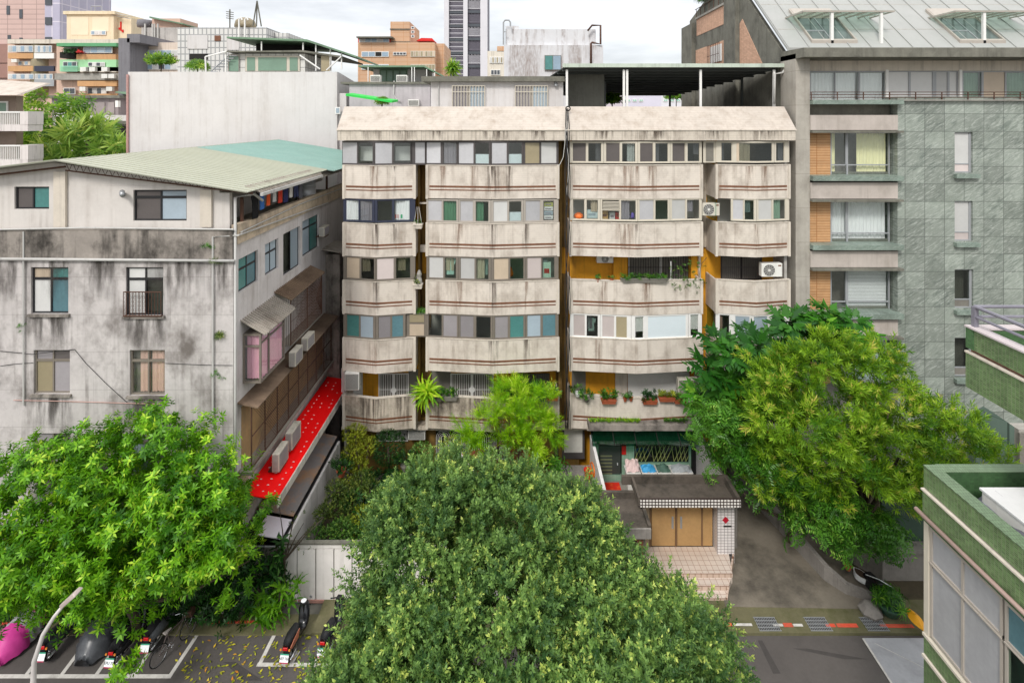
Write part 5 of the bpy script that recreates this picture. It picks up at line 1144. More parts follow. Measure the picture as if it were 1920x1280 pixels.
# blank walled building
bl = thing('blank_walled_building', 'building with huge blank pale wall and tiled rooftop rooms behind the green roof', 'building', (-21, 42, 0)); Yk = 40.0
XA_, XB_ = PX(240, Yk), PX(632, Yk); zk = PZ(135, Yk)
MB().prism([(XA_, Yk, 0), (XB_, Yk, 0), (XB_, Yk, zk), (XA_, Yk, zk)], (0, .5, 0)).build('blank_wall', m_wht, bl)
MB().prism([(XB_ - .5, Yk + .501, 0), (XB_ - .5, Yk + .501, zk - .01), (XB_ - .5, 45, zk - .5), (XB_ - .5, 48, zk - .9), (XB_ - .5, 48, 0)], (.5, 0, 0)).build('end_wall', m_wht, bl); MB().box(XA_ + .3, XB_ - .51, Yk + .51, 48, 0, zk - .6).build('roof_deck', m_grey, bl)
MB().tube([W(239, 140, Yk - .1), W(239, 330, Yk - .1)], .08, 6).build('downpipe', mat('banded pipe', (180, 140, 134), .6, .2, 8), bl)
MB().box(XB_ + .001, XB_ + .6, 40.3, 40.5, 16, PZ(175, 40.3)).build('side_panel', m_side, bl)
b = MB(); b.pbox(628, 201, 638, 214, Yk - .06, .05); f = b.build('small_window', m_fr['w'], bl); MB().pbox(630, 203, 636, 212, Yk - .08, .01).build('pane', P_['u'], f)
Yu = 42.0
MB().box(PX(430, Yu), PX(572, Yu), Yu, Yu + 4.5, zk - .6, PZ(101, Yu)).build('rooftop_room', m_rtile, bl)
b = MB(); b.pbox(460, 105, 562, 134, Yu - .1, .08); f = b.build('window_band', m_fr['c'], bl)
for x0, x1 in ((463, 478), (484, 537), (543, 558)): MB().pbox(x0, 108, x1, 133, Yu - .13, .03).build('pane', m_grnd, f)
b = MB(); b.pbox(427, 102, 448, 134, Yu - .15, .05); f = b.build('window', m_fr['t'], bl); MB().pbox(429, 106, 447, 134, Yu - .17, .02).build('pane', m_grnd, f)
MB().prism([W(425, 98, Yu - .6), W(567, 98, Yu - .6), W(640, 108, Yu - .6), W(640, 105, Yu - .6), W(567, 94.5, Yu - .6), W(425, 96, Yu - .6)], (0, 6, 0)).build('lower_roof', m_concd, bl)
MB().prism([W(425, 72, Yu - .8), W(575, 78, Yu - .8), W(668, 108, Yu - .8), W(668, 105, Yu - .8), W(575, 74, Yu - .8), W(425, 69, Yu - .8)], (0, 7, .0)).build('upper_roof', m_grn, bl)
MB().box(PX(480, 44), PX(570, 44), 44, 47, PZ(98, 44), PZ(78, 44)).build('shaded_storey', m_dark, bl)
for x, y0, y1 in ((490, 78, 97), (568, 80, 97), (592, 82, 133), (619, 92, 133), (620, 104, 134), (423, 98, 135), (640, 100, 130)): MB().pbox(x - 1, y0, x + 1, y1, Yu - .5, .1).build('post', m_fr['w'], bl)
for (p, q_) in (((562, 104), (600, 130)), ((640, 106), (612, 132)), ((385, 107), (425, 97)), ((385, 107), (386, 135))): MB().tube([W(*p, Yu - .6), W(*q_, Yu - .6)], .06, 5).build('brace', m_fr['w'], bl)
b = MB(); b.pbox(602, 105, 621, 134, Yu - .2, .05); b.build('lattice_panel', P_['o'], bl)
b = MB()
for q in range(7): b.tube([W(395 + q * 6, 135 - q * 5, Yu - .4 + 0), W(408 + q * 6, 135 - q * 5, Yu - .4)], .05, 4)
b.tube([W(395, 135, Yu - .4), W(430, 103, Yu - .4)], .05, 4); b.build('roof_stair', m_steel, bl)
# white tiled building behind it
def far(name, label, rects, Y, m_, cat='building'):
    """rects: list of (x0, y0, x1, y1, depth, material or None); first is the body down to the ground"""
    t = thing(name, label, cat, (PX((rects[0][0] + rects[0][2]) / 2, Y), Y + 2, 0))
    for i, r in enumerate(rects):
        dy = r[6] if len(r) > 6 else 0
        MB().box(PX(r[0], Y + dy), PX(r[2], Y + dy), Y + dy, Y + dy + r[4], PZ(r[3], Y + dy) if i else -.2, PZ(r[1], Y + dy)).build('body' if i == 0 else 'upper_body', r[5] or m_, t)
    return t
def fwin(t, x0, y0, x1, y1, Y, fm, pm, n=2, nm='window', mull=1.1):
    b = MB(); b.box(PX(x0, Y), PX(x1, Y), Y - .1, Y + .02, PZ(y1, Y), PZ(y0, Y)); f = b.build(nm, fm, t)
    w_ = (x1 - x0 - mull) / n
    for q in range(n):
        p = pm[q % len(pm)] if isinstance(pm, list) else pm
        MB().box(PX(x0 + mull + q * w_, Y), PX(x0 + (q + 1) * w_, Y), Y - .14, Y - .101, PZ(y1 - mull, Y), PZ(y0 + mull, Y)).build('pane', p, f)
    return f
P_dk = mat('far dark glass', (72, 76, 82), .2, .2, .4, spec=.6); P_bl = mat('far blue glass', (140, 160, 176), .2, .15, .4, spec=.6)
t = far('white_tiled_building', 'white square tiled building with antenna and dark openings behind the blank wall', [(333, 52, 500, 140, 10, None), (500, 62, 540, 140, 10, None, 2)], 62.0, mat('far white tile', (208, 206, 202), .5, .05, .5, tile=(.5, .75, .07, (150, 150, 150), .03)))
for (x0, y0, x1, y1, pm) in ((351, 66, 389, 92, m_wht), (355, 101, 389, 112, m_dark), (425, 72, 448, 94, m_wht), (402, 67, 413, 77, m_stripe)): b = MB(); b.pbox(x0, y0, x1, y1, 61.9, .15); b.build('opening', pm, t)
b = MB(); b.tube([W(431, 52, 62), W(431, 18, 62)], .08, 4)
for q in range(4): b.tube([W(424, 22 + q * 4, 62), W(438, 24 + q * 4, 62)], .05, 3)
b.build('antenna', m_concd, t)
b = MB()
for x in (474, 481, 490): b.tube([W(x, 50, 62), W(482, 2, 62)], .08, 4)
b.build('mast', m_concd, t); b = MB(); b.tube([W(448, 70, 61.5), W(448, 38, 61.5), W(451, 33, 61.5), W(454, 38, 61.5)], .1, 5); b.tube([W(459, 70, 61.5), W(459, 38, 61.5), W(462, 33, 61.5), W(465, 38, 61.5)], .1, 5); b.build('tank_ladder', m_fr['w'], t)
tt = thing('roof_water_tank', 'domed water tank on the white tiled building', 'water tank', W(460, 52, 63)); MB().lathe(W(460, 52, 64), [(1.2, 0), (1.2, .3), (1.05, .8), (.6, 1.1), (.1, 1.2)], 16).build('tank_shell', mat('tank bronze', (140, 128, 104), .5, .2, 2), tt, smooth=True)
# pinkish tower, top left
mp_ = mat('pink tile tower', (196, 168, 160), .6, .05, .3, tile=(3.2, 1.1, .08, (160, 136, 130), .03)); t = far('pink_tower', 'tall pink tiled tower with lilac glass bay at top left', [(-120, -160, 84, 300, 16, None), (112, 20, 125, 78, 12, None, 2)], 118.0, mp_)
MB().box(PX(84, 117), PX(112, 117), 117, 132, 0, PZ(-160, 117)).build('glass_bay', mat('lilac glass', (176, 172, 190), .3, .08, .3, tile=(2.3, 4.0, .12, (206, 200, 210), .05)), t)
for q in range(10): MB().box(PX(85, 116.9), PX(97, 116.9), 116.8, 117, PZ(47 - q * 37 + 37, 117), PZ(33 - q * 37 + 37, 117)).build('dark_window', P_dk, t)
for (x0, y0) in ((12, 11), (36, 18), (14, 66), (36, 71)): MB().pbox(x0, y0, x0 + 6, y0 + 17, 117.9, .2).build('dark_window', P_dk, t)
for y0, y1 in ((83, 118), (120, 146)): MB().pbox(-120, y0, 14, y1, 117.5, .6).build('brown_band', mat('brown tower band', (150, 116, 106), .7, .08, .4), t)
# beige service tower
mbg = mat('beige plaster', (214, 200, 172), .85, .06, .5, streak=.35, dirt=(170, 146, 110)); t = far('beige_tower_block', 'beige plaster block with red sign above the balcony flats at far left', [(125, 28, 213, 90, 9, None), (213, 34, 246, 90, 12, None, 1)], 98.0, mbg)
MB().pbox(118, 21, 215, 27, 97.6, 10).build('roof_slab', mbg, t); MB().pbox(133, 32, 166, 66, 97.95, .1).build('recess_panel', mat('beige panel', (222, 208, 182), .8, .05, .5), t); MB().pbox(173, 32, 204, 60, 97.95, .1).build('recess_panel', MC['beige panel'], t)
fwin(t, 171, 58, 199, 66, 97.9, m_fr['w'], [P_bl, P_['F'], P_['F'], P_bl], 4)
b = MB(); b.pbox(225, 41, 227.5, 58, 98.9, .12); b.pbox(222, 52, 225, 56, 98.85, .12); b.pbox(228, 56, 231, 61, 98.85, .12); b.build('red_sign', m_red, t)
b = MB()
for x in (171, 178, 190): b.tube([W(x, 26, 98), W(x, 12, 98)], .08, 4)
b.tube([W(171, 12, 98), W(190, 12, 98)], .08, 4); b.tube([W(190, 24, 98), W(245, 36, 98)], .06, 4); b.tube([W(190, 20, 98), W(245, 32, 98)], .06, 4); b.build('roof_frame', m_steel, t)
# balcony flats
mor = mat('orange balcony band', (196, 152, 108), .8, .08, .5, streak=.4, dirt=(150, 110, 80)); mpk = mat('pinkish flats wall', (206, 176, 158), .85, .08, .5, streak=.3)
t = far('balcony_flats', 'block of flats with orange balcony bands and white enclosures at far left', [(14, 78, 108, 240, 12, None)], 86.0, mpk)
MB().pbox(14, 74, 108, 82, 84.8, 1.2).build('cream_band', m_trimw, t)
for y0, y1 in ((100, 110), (124, 134)): MB().pbox(15, y0, 62, y1, 85, 1).build('orange_band', mor, t)
for (x0, y0, x1, y1) in ((16, 86, 63, 98), (16, 139, 64, 149), (66, 139, 100, 149), (66, 86, 98, 99)): fwin(t, x0, y0, x1, y1, 85.0, m_fr['w'], [P_['F'], P_bl], 6)
fwin(t, 35, 115, 60, 123, 85.6, m_fr['w'], [P_bl, P_['e']], 4)
b = MB(); b.lathe((PX(80, 86.5), 86.5, PZ(180, 86.5)), [(1.5, 0), (1.5, 8.2), (1.4, 8.3)], 16); b.build('round_glazed_bay', P_['o'], t, smooth=True)
for y0, y1, m_ in ((100, 110, m_fr['w']), (124, 134, m_fr['n']), (149, 162, m_steel)): MB().pbox(64, y0, 101, y1, 84.7, .3).build('bay_parapet', m_, t)
for i, (x0, x1) in enumerate(((28, 38), (41, 51), (21, 31))): y = 153 if i < 2 else 111; MB().pbox(x0, y, x1, y + 6, 84.6, .5).build('air_conditioner_box', m_white, t)
t = far('green_trim_flats', 'block of flats with green awning, plants and orange balcony bands at left', [(106, 76, 222, 240, 12, None)], 84.0, mpk)
MB().pbox(104, 74, 222, 81, 82.6, 1.4).build('cream_band', m_trimw, t); MB().pbox(106, 81, 218, 87, 82.3, 1.6).build('green_awning', mat('green awning cloth', (96, 156, 112), .8, .1, 1), t)
for (x0, y0, x1, y1, m_) in ((143, 102, 217, 112, mor), (112, 98, 140, 109, m_dark), (112, 112, 218, 134, mat('mint wall', (158, 204, 158), .85, .05, .6)), (102, 138, 222, 150, m_conc), (145, 152, 219, 162, mor), (152, 176, 220, 185, mor), (150, 126, 218, 136, m_trimw)): MB().pbox(x0, y0, x1, y1, 82.9, .8).build('balcony_band', m_, t)
fwin(t, 157, 88, 211, 100, 83.0, m_fr['w'], [P_['u'], P_bl], 4); fwin(t, 119, 116, 145, 125, 82.8, m_fr['w'], [P_dk, P_['T']], 3); fwin(t, 166, 117, 197, 125, 82.8, m_fr['w'], [P_dk, P_['F']], 4); fwin(t, 120, 165, 142, 177, 83.6, m_fr['w'], P_dk, 2); fwin(t, 165, 165, 200, 177, 83.6, m_fr['w'], [P_dk, P_['F']], 4)
fwin(t, 120, 90, 146, 101, 83.5, m_fr['w'], P_dk, 2)
for x0, y0 in ((167, 126), (190, 126), (150, 126), (190, 139), (203, 139), (149, 163), (199, 163)): MB().pbox(x0, y0, x0 + 11, y0 + 8, 82.3, .5).build('air_conditioner_box', m_white, t)
b = MB()
for q in range(16): b.pbox(114 + q * 2, 125, 114.6 + q * 2, 135, 82.5, .06)
b.pbox(113, 124, 146, 125.4, 82.5, .06); b.build('balcony_railing', mat('mint rail', (160, 220, 190), .5, 0), t)
ft = thing('balcony_flowers', 'green plants and red flowers on the flats balcony beneath the green awning', 'plants', W(140, 104, 82.7)); bush(ft, W(133, 99, 82.4), 1.1, 50, TM['broad'], 1.5, lm_dk); bush(ft, W(150, 99, 82.4), .6, 20, TM['broad'], 1., leafmat('red flower', (180, 30, 30), (220, 60, 50)), name='red_flowers')
# dark grey old building with lattice
t = far('dark_grey_annexe', 'low dark grey building with white lattice window in front of the flats', [(97, 182, 222, 260, 8, None)], 74.0, mat('dark grey plaster', (138, 128, 128), .9, .12, .6, streak=.6, dirt=(80, 72, 72)))
MB().pbox(90, 179, 224, 184, 73.5, 8.5).build('roof_slab', m_concd, t); b = MB(); b.pbox(108, 192, 133, 214, 73.9, .12); f = b.build('lattice_window', m_fr['w'], t)
for i in range(4):
    for j in range(4): MB().pbox(109.5 + i * 6, 193.5 + j * 5.2, 113.5 + i * 6, 197 + j * 5.2, 73.85, .04).build('pane', P_dk, f)
for x0, x1 in ((160, 172), (176, 196), (202, 214)): MB().pbox(x0, 192, x1, 214, 73.9, .15).build('recess_panel', mat('taupe panel', (150, 140, 138), .9, .1, .6), t)
MB().pbox(216, 189, 221, 201, 73.5, .5).build('white_box', m_white, t)
t = far('white_arch_house', 'white walled house with dark arch beside the blank wall, half hidden by trees', [(100, 216, 240, 300, 10, None)], 66.0, mat('white plaster far', (214, 208, 206), .85, .06, .6, streak=.4)); MB().pbox(195, 227, 240, 233, 65.4, 10.8).build('dark_roof', m_concd, t)
b = MB(); c = W(232, 252, 65.9); b.tube([(c.x, 65.9, c.z), (c.x, 65.75, c.z)], 1.0, 20); b.build('arch_opening', m_dark, t); fwin(t, 219, 256, 240, 268, 65.8, m_fr['w'], [P_dk, P_['F']], 3)
t = far('slate_slab_tower', 'narrow dark slate building wall squeezed between flats and blank wall', [(222, 72, 243, 300, 10, None), (238, 64, 262, 80, 8, None)], 76.0, mat('slate grey', (120, 118, 122), .9, .1, .5, streak=.5, dirt=(70, 68, 70)))
MB().prism([W(216, 172, 75), W(240, 176, 74), W(240, 178, 74), W(216, 174, 75)], (.5, 1.5, .1)).build('small_awning', m_grn, t)
t = far('blue_window_flats', 'cream flats with long blue window band behind rooftop shrubs', [(240, 80, 333, 240, 10, None)], 80.0, mat('cream far wall', (206, 190, 176), .85, .06, .5, streak=.4))
fwin(t, 240, 94, 333, 105, 79.9, m_fr['w'], [P_bl, P_['u'], P_['F']], 9); fwin(t, 240, 120, 333, 131, 79.9, m_fr['w'], [P_bl, P_['F'], P_dk], 8)
t = far('concrete_tank_house', 'weathered concrete tank house with pink hut roof above the cream flats', [(265, 52, 333, 120, 8, None), (285, 35, 338, 55, 5, mat('pink hut', (200, 168, 152), .8, .06, .5), .5)], 88.0, mat('far concrete', (170, 166, 162), .9, .12, .6, streak=.7, dirt=(110, 106, 104)))
MB().prism([W(280, 31, 87.5), W(343, 44, 87.5), W(343, 46, 87.5), W(280, 34, 87.5)], (0, 6, 0)).build('hut_roof', m_grn, t)
for x in (272, 286, 290, 296): MB().tube([W(x, 45, 87.8), W(x, 80, 87.8)], .14, 6).build('pipe', m_pipe, t)
b = MB(); b.lathe(W(272, 52, 89), [(1.1, 0), (1.2, .6), (1.1, 1.2), (.3, 1.3)], 14); b.build('grey_tank', MC['slate grey'], t, smooth=True)
# orange building
mob = mat('orange tile', (196, 160, 130), .75, .05, .4, tile=(2.5, .9, .05, (186, 138, 100), .04)); t = far('orange_tiled_building', 'orange tiled building with red roofed penthouse left of the grey tower', [(671, 80, 815, 260, 14, None), (732, 41, 768, 82, 12, None, 1), (671, 70, 732, 82, 10, m_red, .5), (815, 82, 833, 260, 12, mob, 3)], 112.0, mob)
MB().pbox(668, 68.5, 735, 71, 110.5, 12).build('penthouse_roof', m_concd, t); fwin(t, 673, 72, 730, 80, 112.3, m_fr['w'], [P_['F'], P_bl, P_bl], 5); fwin(t, 678, 97, 729, 107, 111.9, m_fr['w'], [P_bl, P_bl, m_dark, P_bl], 4); fwin(t, 737, 98, 762, 104, 111.9, m_fr['w'], P_dk, 4); fwin(t, 770, 96, 816, 107, 111.9, m_fr['c'], [P_['o'], P_['e']], 10); fwin(t, 678, 121, 729, 131, 111.9, m_fr['w'], P_bl, 4); fwin(t, 770, 121, 816, 131, 111.9, m_fr['c'], P_['o'], 8)
MB().prism([(PX(780, 114), 114, PZ(77, 114)), (PX(790, 114), 114, PZ(71.5, 114)), (PX(810, 114), 114, PZ(72, 114)), (PX(814, 114), 114, PZ(77, 114))], (0, 6, 0)).build('red_tile_roof', m_red, t)
for y in (54, 78): MB().pbox(731, y, 769, y + 2, 112.8, .3).build('stringcourse', m_concd, t)
for y in (50, 58, 66): fwin(t, 771, y, 777, y + 5, 112.8 + 0, m_fr['w'], P_dk, 1)
# grey tower
mtw = mat('white tower pier', (206, 204, 208), .6, .04, .2); t = far('grey_tower', 'tall tower of white piers and dark screened floors rising out of frame', [(836, -220, 913, 300, 26, None)], 230.0, mat('tower screen', (112, 108, 118), .6, .12, .3))
for x0, x1 in ((833, 842), (869, 877), (901, 914)): MB().box(PX(x0, 229), PX(x1, 229), 228, 229.9, 0, PZ(-220, 229)).build('white_pier', mtw, t)
for q in range(16):
    y = -210 + q * 25.6 - .5; MB().pbox(842.1, y, 868.9, y + 6, 229.2, .6).build('dark_window_band', P_dk, t); MB().pbox(877.1, y, 900.9, y + 5, 229.2, .6).build('dark_window_band', P_dk, t)
for q in range(48): y = -210 + q * 8.5; MB().pbox(842.1, y, 868.9, y + .9, 228.9, .2).build('floor_line', mtw, t)
for q in range(16): y = -206 + q * 25.6; b = MB(); [b.pbox(878 + k * 2.0, y + 1 + (k * 7 % 3), 878.6 + k * 2.0, y + 17, 229.3, .15) for k in range(12)]; b.pbox(877.1, y + 17, 900.9, y + 18, 229.3, .15); b.build('screen_fins', MC['tower screen'] if q % 2 else mtw, t)
t = far('cream_far_flats', 'small cream flats between the grey tower and the white stained building', [(914, 96, 946, 300, 10, None), (932, 87, 946, 97, 5, mob)], 112.0, mat('cream far flats wall', (214, 206, 192), .85, .05, .5, streak=.4)); fwin(t, 918, 107, 943, 119, 111.9, m_fr['w'], [P_['F'], P_['o']], 6); fwin(t, 920, 131, 938, 141, 111.9, m_fr['w'], P_dk, 3)
# white stained rooftop building
mws = mat('white stained render', (208, 208, 210), .85, .05, .5, streak=.9, sw=.9, stain=.2, ss=.5, dirt=(128, 110, 100)); Yq = 58.0
t = far('white_stained_building', 'white rendered rooftop block with rust streaks behind the terrace canopy', [(945, 85, 1131, 260, 9, None), (948, 55, 1117, 86, 8, mws, .6), (948, 49, 973, 56, 3, mws, .8)], Yq, mws)
fwin(t, 1021, 104, 1052, 132, Yq - .1, m_fr['b'], [P_['T'], P_bl], 2)
b = MB(); b.tube([W(944, 84, Yq), W(944, 42, Yq), W(947, 38, Yq), W(954, 38, Yq), W(957, 42, Yq), W(957, 50, Yq)], .1, 6); b.tube([W(944, 60, Yq), W(950, 60, Yq)], .06, 5); b.build('curved_pipe', m_steel, t)
b = MB(); b.tube([W(1102, 58, Yq), W(1110, 48, Yq), W(1126, 48, Yq), W(1126, 83, Yq - .2), W(1110, 80, Yq), W(1108, 82, Yq), W(1108, 125, Yq - .2)], .12, 6); b.build('rusty_pipe', m_rust, t, smooth=True)
# far blocks seen under the canopy
for (x0, x1, Y, lb, c) in ((1140, 1168, 130, 'distant pale flats glimpsed at left beneath the terrace canopy', (200, 190, 196)), (1172, 1240, 150, 'distant lilac flats with green windows beneath the terrace canopy', (206, 202, 214)), (1242, 1290, 170, 'distant white flats at right beneath the terrace canopy', (214, 212, 216))):
    t = far('distant_flats', lb, [(x0 - 12, 178, x1, 260, 12, None)], Y, mat('distant wall %d' % x0, c, .85, .05, .3))
    for q in range(3): fwin(t, x0 + 2 + q * 12, 186, x0 + 10 + q * 12, 191, Y - .1, m_fr['w'], mat('mint glass', (130, 190, 170), .3, .1, .4), 2)
# building with curved balconies, far left edge
mcv = mat('white balcony render', (216, 208, 204), .8, .05, .6, streak=.3); t = thing('balcony_house', 'white balconied house cut off by the left edge of the picture', 'house', (-46, 46, 0)); Y = 46.0
MB().box(PX(-150, Y + 1.5), PX(30, Y + 1.5), Y + 1.5, Y + 2.2, 0, PZ(178, Y)).build('wall', mat('dull brown wall', (140, 124, 112), .9, .1, 1), t)
for y0, y1 in ((209, 246), (272, 312)):
    MB().box(PX(-150, Y), PX(52, Y), Y, Y + 1.49, PZ(y1, Y), PZ(y1 - 12, Y)).build('balcony_slab', mcv, t); b = MB(); b.box(PX(-150, Y), PX(38, Y), Y, Y + .2, PZ(y0 + 3, Y), PZ(y0, Y))
    for q in range(40): x = 36 - q * 3.4; b.box(PX(x, Y), PX(x + 1, Y), Y + .05, Y + .12, PZ(y1 - 12, Y), PZ(y0 + 3, Y))
    b.build('balcony_railing', m_fr['w'], t); MB().box(PX(38, Y), PX(53, Y), Y - .02, Y + 1.5, PZ(y1 - 12, Y) + .001, PZ(y0, Y)).build('balcony_end', mcv, t)
MB().prism([(PX(-150, Y), Y - .3, PZ(177, Y)), (PX(36, Y), Y - .3, PZ(179, Y)), (PX(14, Y), Y + 4, PZ(150, Y)), (PX(-150, Y), Y + 4, PZ(140, Y))], (0, .4, .0)).build('pitched_roof', m_roof, t)
b = MB(); b.pbox(-20, 190, 14, 209, Y + 1.4, .1); f = b.build('window', m_fr['w'], t); MB().pbox(-18, 193, 11, 209, Y + 1.38, .02).build('pane', m_grnd, f)

# ================= ground, road, gutter and parking bays
m_asph = mat('road asphalt', (88, 83, 80), .8, .12, .9, stain=.35, ss=.5, dirt=(66, 62, 60), bump=.4, bs=90, floor=True); m_moss = mat('mossy concrete kerb', (104, 100, 74), .9, .18, 1.6, stain=.7, ss=1.4, dirt=(78, 80, 42), bump=.3, bs=40)
tag(MB().box(-600, 600, -120, 1500, -.5, -.05).build('ground', mat('distant ground', (110, 108, 100), .9, .2, .02)), kind='structure')
tag(MB().box(-60, 60, 2, 19.4, -.049, 0).build('road', m_asph), kind='structure')
tag(MB().box(-60, -7.3, 19.401, 20.19, -.049, .05).build('kerb', m_moss), kind='structure')
tag(MB().box(-7.299, 60, 19.401, 20.75, -.049, .1).build('kerb', m_moss), kind='structure')
m_line = mat('road paint white', (206, 202, 196), .7, .1, 3, stain=.5, ss=2.5, dirt=(120, 114, 108)); m_rline = mat('road paint red', (214, 84, 60), .8, .2, 3, stain=.6, ss=2.5, dirt=(120, 100, 80))
def gpt(x, y, z=0.): Y = (ZC - z) * F / (y - HY); return Vector(((x - CX) * Y / F, Y, z))
def gline(p, q, w_, m_, name, z=.004):
    a, c = gpt(*p, z), gpt(*q, z); d = (c - a).normalized(); s_ = Vector((-d.y, d.x, 0)) * w_ / 2
    z_ = Vector((0, 0, rnd.uniform(0, .004))); tag(MB().prism([a - s_ + z_, a + s_ + z_, c + s_ + z_, c - s_ + z_], (0, 0, .004)).build(name, m_), kind='structure')
for p, q in (((-60, 1267), (322, 1267)), ((318, 1267), (388, 1162)), ((48, 1266), (75, 1230)), ((115, 1265), (160, 1205)), ((180, 1265), (240, 1180)), ((250, 1265), (316, 1170)), ((482, 1245), (640, 1246)), ((486, 1246), (524, 1170)), ((545, 1245), (560, 1220)), ((590, 1245), (625, 1180))): gline(p, q, .13, m_line, 'parking_line')
[gline((x_, 1170 + (x_ - 1350) * .008), (x2_, 1170 + (x2_ - 1350) * .008), w_, m__, 'red_line', .105) for x_, x2_, w_, m__ in ((1345, 1372, .13, m_rline), (1373, 1410, .1, m_line), (1450, 1468, .1, m_line), (1469, 1486, .16, m_rline), (1487, 1505, .1, m_line), (1548, 1566, .13, m_rline), (1569, 1608, .15, m_rline), (1650, 1712, .14, m_rline))]; gline((398, 1166), (485, 1165), .1, m_rline, 'red_line', .055); gline((-40, 1168), (40, 1168), .12, m_rline, 'red_line', .055)
for x0 in (1413, 1507, 1611):
    a = gpt(x0, 1157, .105); c = gpt(x0 + 38 + 8, 1182, .105); t = thing('drain_grate', {1413: 'left', 1507: 'middle', 1611: 'right'}[x0] + ' steel drain grate of the three set in the red lined gutter', 'drain grate', ((a.x + c.x) / 2, (a.y + c.y) / 2, .1))
    X0, X1, Y0_, Y1_ = a.x, a.x + .75, c.y, a.y; b = MB(); b.box(X0, X1, Y0_, Y1_, .101, .106); b.build('grate_pit', m_dark, t); b = MB(); n = 12
    for q in range(n + 1): x = X0 + (X1 - X0) * q / n; b.box(x, x + .02, Y0_, Y1_, .1061, .125)
    for q in range(5): y = Y0_ + (Y1_ - Y0_) * q / 4; b.box(X0 - .02, X1 + .04, y - .012, y + .012, .1065, .122)
    b.build('grate_bars', m_steel, t)
# pale concrete slab on the road, lower right
a, c = gpt(1618, 1196), gpt(1800, 1196); d_ = gpt(1700, 1330)
tag(MB().prism([Vector((a.x, a.y, .004)), Vector((c.x + 3, c.y, .004)), Vector((c.x + 3, d_.y, .004)), Vector((d_.x, d_.y, .004))], (0, 0, .01)).build('pavement', mat('smooth pale concrete', (168, 168, 172), .5, .08, 1, stain=.35, ss=1.2, dirt=(110, 110, 112), floor=True)), kind='structure')
gline((1618, 1196), (1685, 1300), .07, m_line, 'kerb_strip', .016); gline((1640, 1205), (1760, 1265), .02, m_line, 'kerb_strip', .016)
# driveway
m_drv = mat('rough driveway concrete', (122, 114, 102), .9, .16, .8, stain=.95, ss=.35, dirt=(62, 58, 52), bump=.5, bs=12)  # dark base and heavy stains put some of the tree shade into the colour
D = [gpt(1378, 1126, .12), gpt(1604, 1140, .12), gpt(1560, 1080, .12), gpt(1480, 985, .12), gpt(1405, 905, .12), gpt(1330, 860, .12), gpt(1325, 1000, .12), gpt(1350, 1040, .12)]
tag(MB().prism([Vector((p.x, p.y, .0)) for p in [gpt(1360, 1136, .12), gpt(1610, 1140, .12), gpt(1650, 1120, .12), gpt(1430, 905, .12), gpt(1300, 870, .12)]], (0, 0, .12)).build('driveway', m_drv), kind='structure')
tag(MB().box(-9, 30, 20.751, 27.3, -.049, .09).build('yard', mat('damp yard soil', (74, 66, 50), .95, .25, 1, stain=.6, ss=.8, dirt=(40, 42, 26))), kind='structure')
m_wallc = mat('stained retaining wall', (140, 134, 128), .9, .15, 1, streak=.6, stain=.6, dirt=(74, 70, 66), bump=.2)
rw = thing('retaining_wall', 'curved low concrete wall along the right side of the driveway', 'wall', (12, 24, 0))
path = [gpt(1340, 830, .9), gpt(1415, 915, .9), gpt(1480, 985, .85), gpt(1545, 1060, .7), gpt(1585, 1095, .5), gpt(1640, 1118, .35)]
b = MB(); hs = [.9, .9, .85, .7, .5, .35]
for (p, q, h1, h2) in zip(path, path[1:], hs, hs[1:]):
    d = (q - p); d.z = 0; d.normalize(); s_ = Vector((d.y, -d.x, 0)) * -.2; P0, Q0 = Vector((p.x, p.y, 0)), Vector((q.x, q.y, 0)); U1, U2 = Vector((0, 0, h1)), Vector((0, 0, h2))
    b.hexa([P0, Q0, Q0 + s_, P0 + s_, P0 + U1, Q0 + U2, Q0 + s_ + U2, P0 + s_ + U1])
b.build('wall_body', m_wallc, rw)
pw_ = thing('planter_wall', 'concrete planter wall with dark green panel behind the plant pots at the driveway', 'wall', (14.5, 22.4, 0))
MB().box(PX(1655, 21.6), PX(1760, 21.6) + 4, 21.6, 21.9, 0, 1.25).build('lower_wall', m_wallc, pw_); MB().box(PX(1655, 21.6) - .05, PX(1760, 21.6) + 4, 21.5, 22.0, 1.251, 1.38).build('cap', m_wallc, pw_); MB().box(PX(1650, 22.1), 20, 22.01, 22.1, 1.0, 3.3).build('green_panel', mat('dark green panel', (66, 86, 74), .5, .15, 1), pw_)
MB().prism([(PX(1605, 22), 22.6, 0), (PX(1655, 21.6), 21.6, 0), (PX(1655, 21.6), 21.6, 1.25), (PX(1605, 22), 22.6, 1.4)], (.15, .2, 0)).build('side_wall', m_wallc, pw_)
for x0, y0, x1, y1, w_ in ((1425, 1200, 1455, 1262, .16), (1500, 1215, 1600, 1235, .5), (430, 1240, 470, 1275, .4)): a_, c_ = gpt(x0, y0), gpt(x1, y1); tag(MB().prism([a_ + Vector((-w_ / 2, 0, .003)), a_ + Vector((w_ / 2, 0, .003)), c_ + Vector((w_, 0, .003)), c_ + Vector((-w_ * .6, 0, .003))], (0, 0, .002)).build('road_patch', mat('dark asphalt patch', (70, 66, 64), .85, .15, 3, floor=True)), kind='structure')
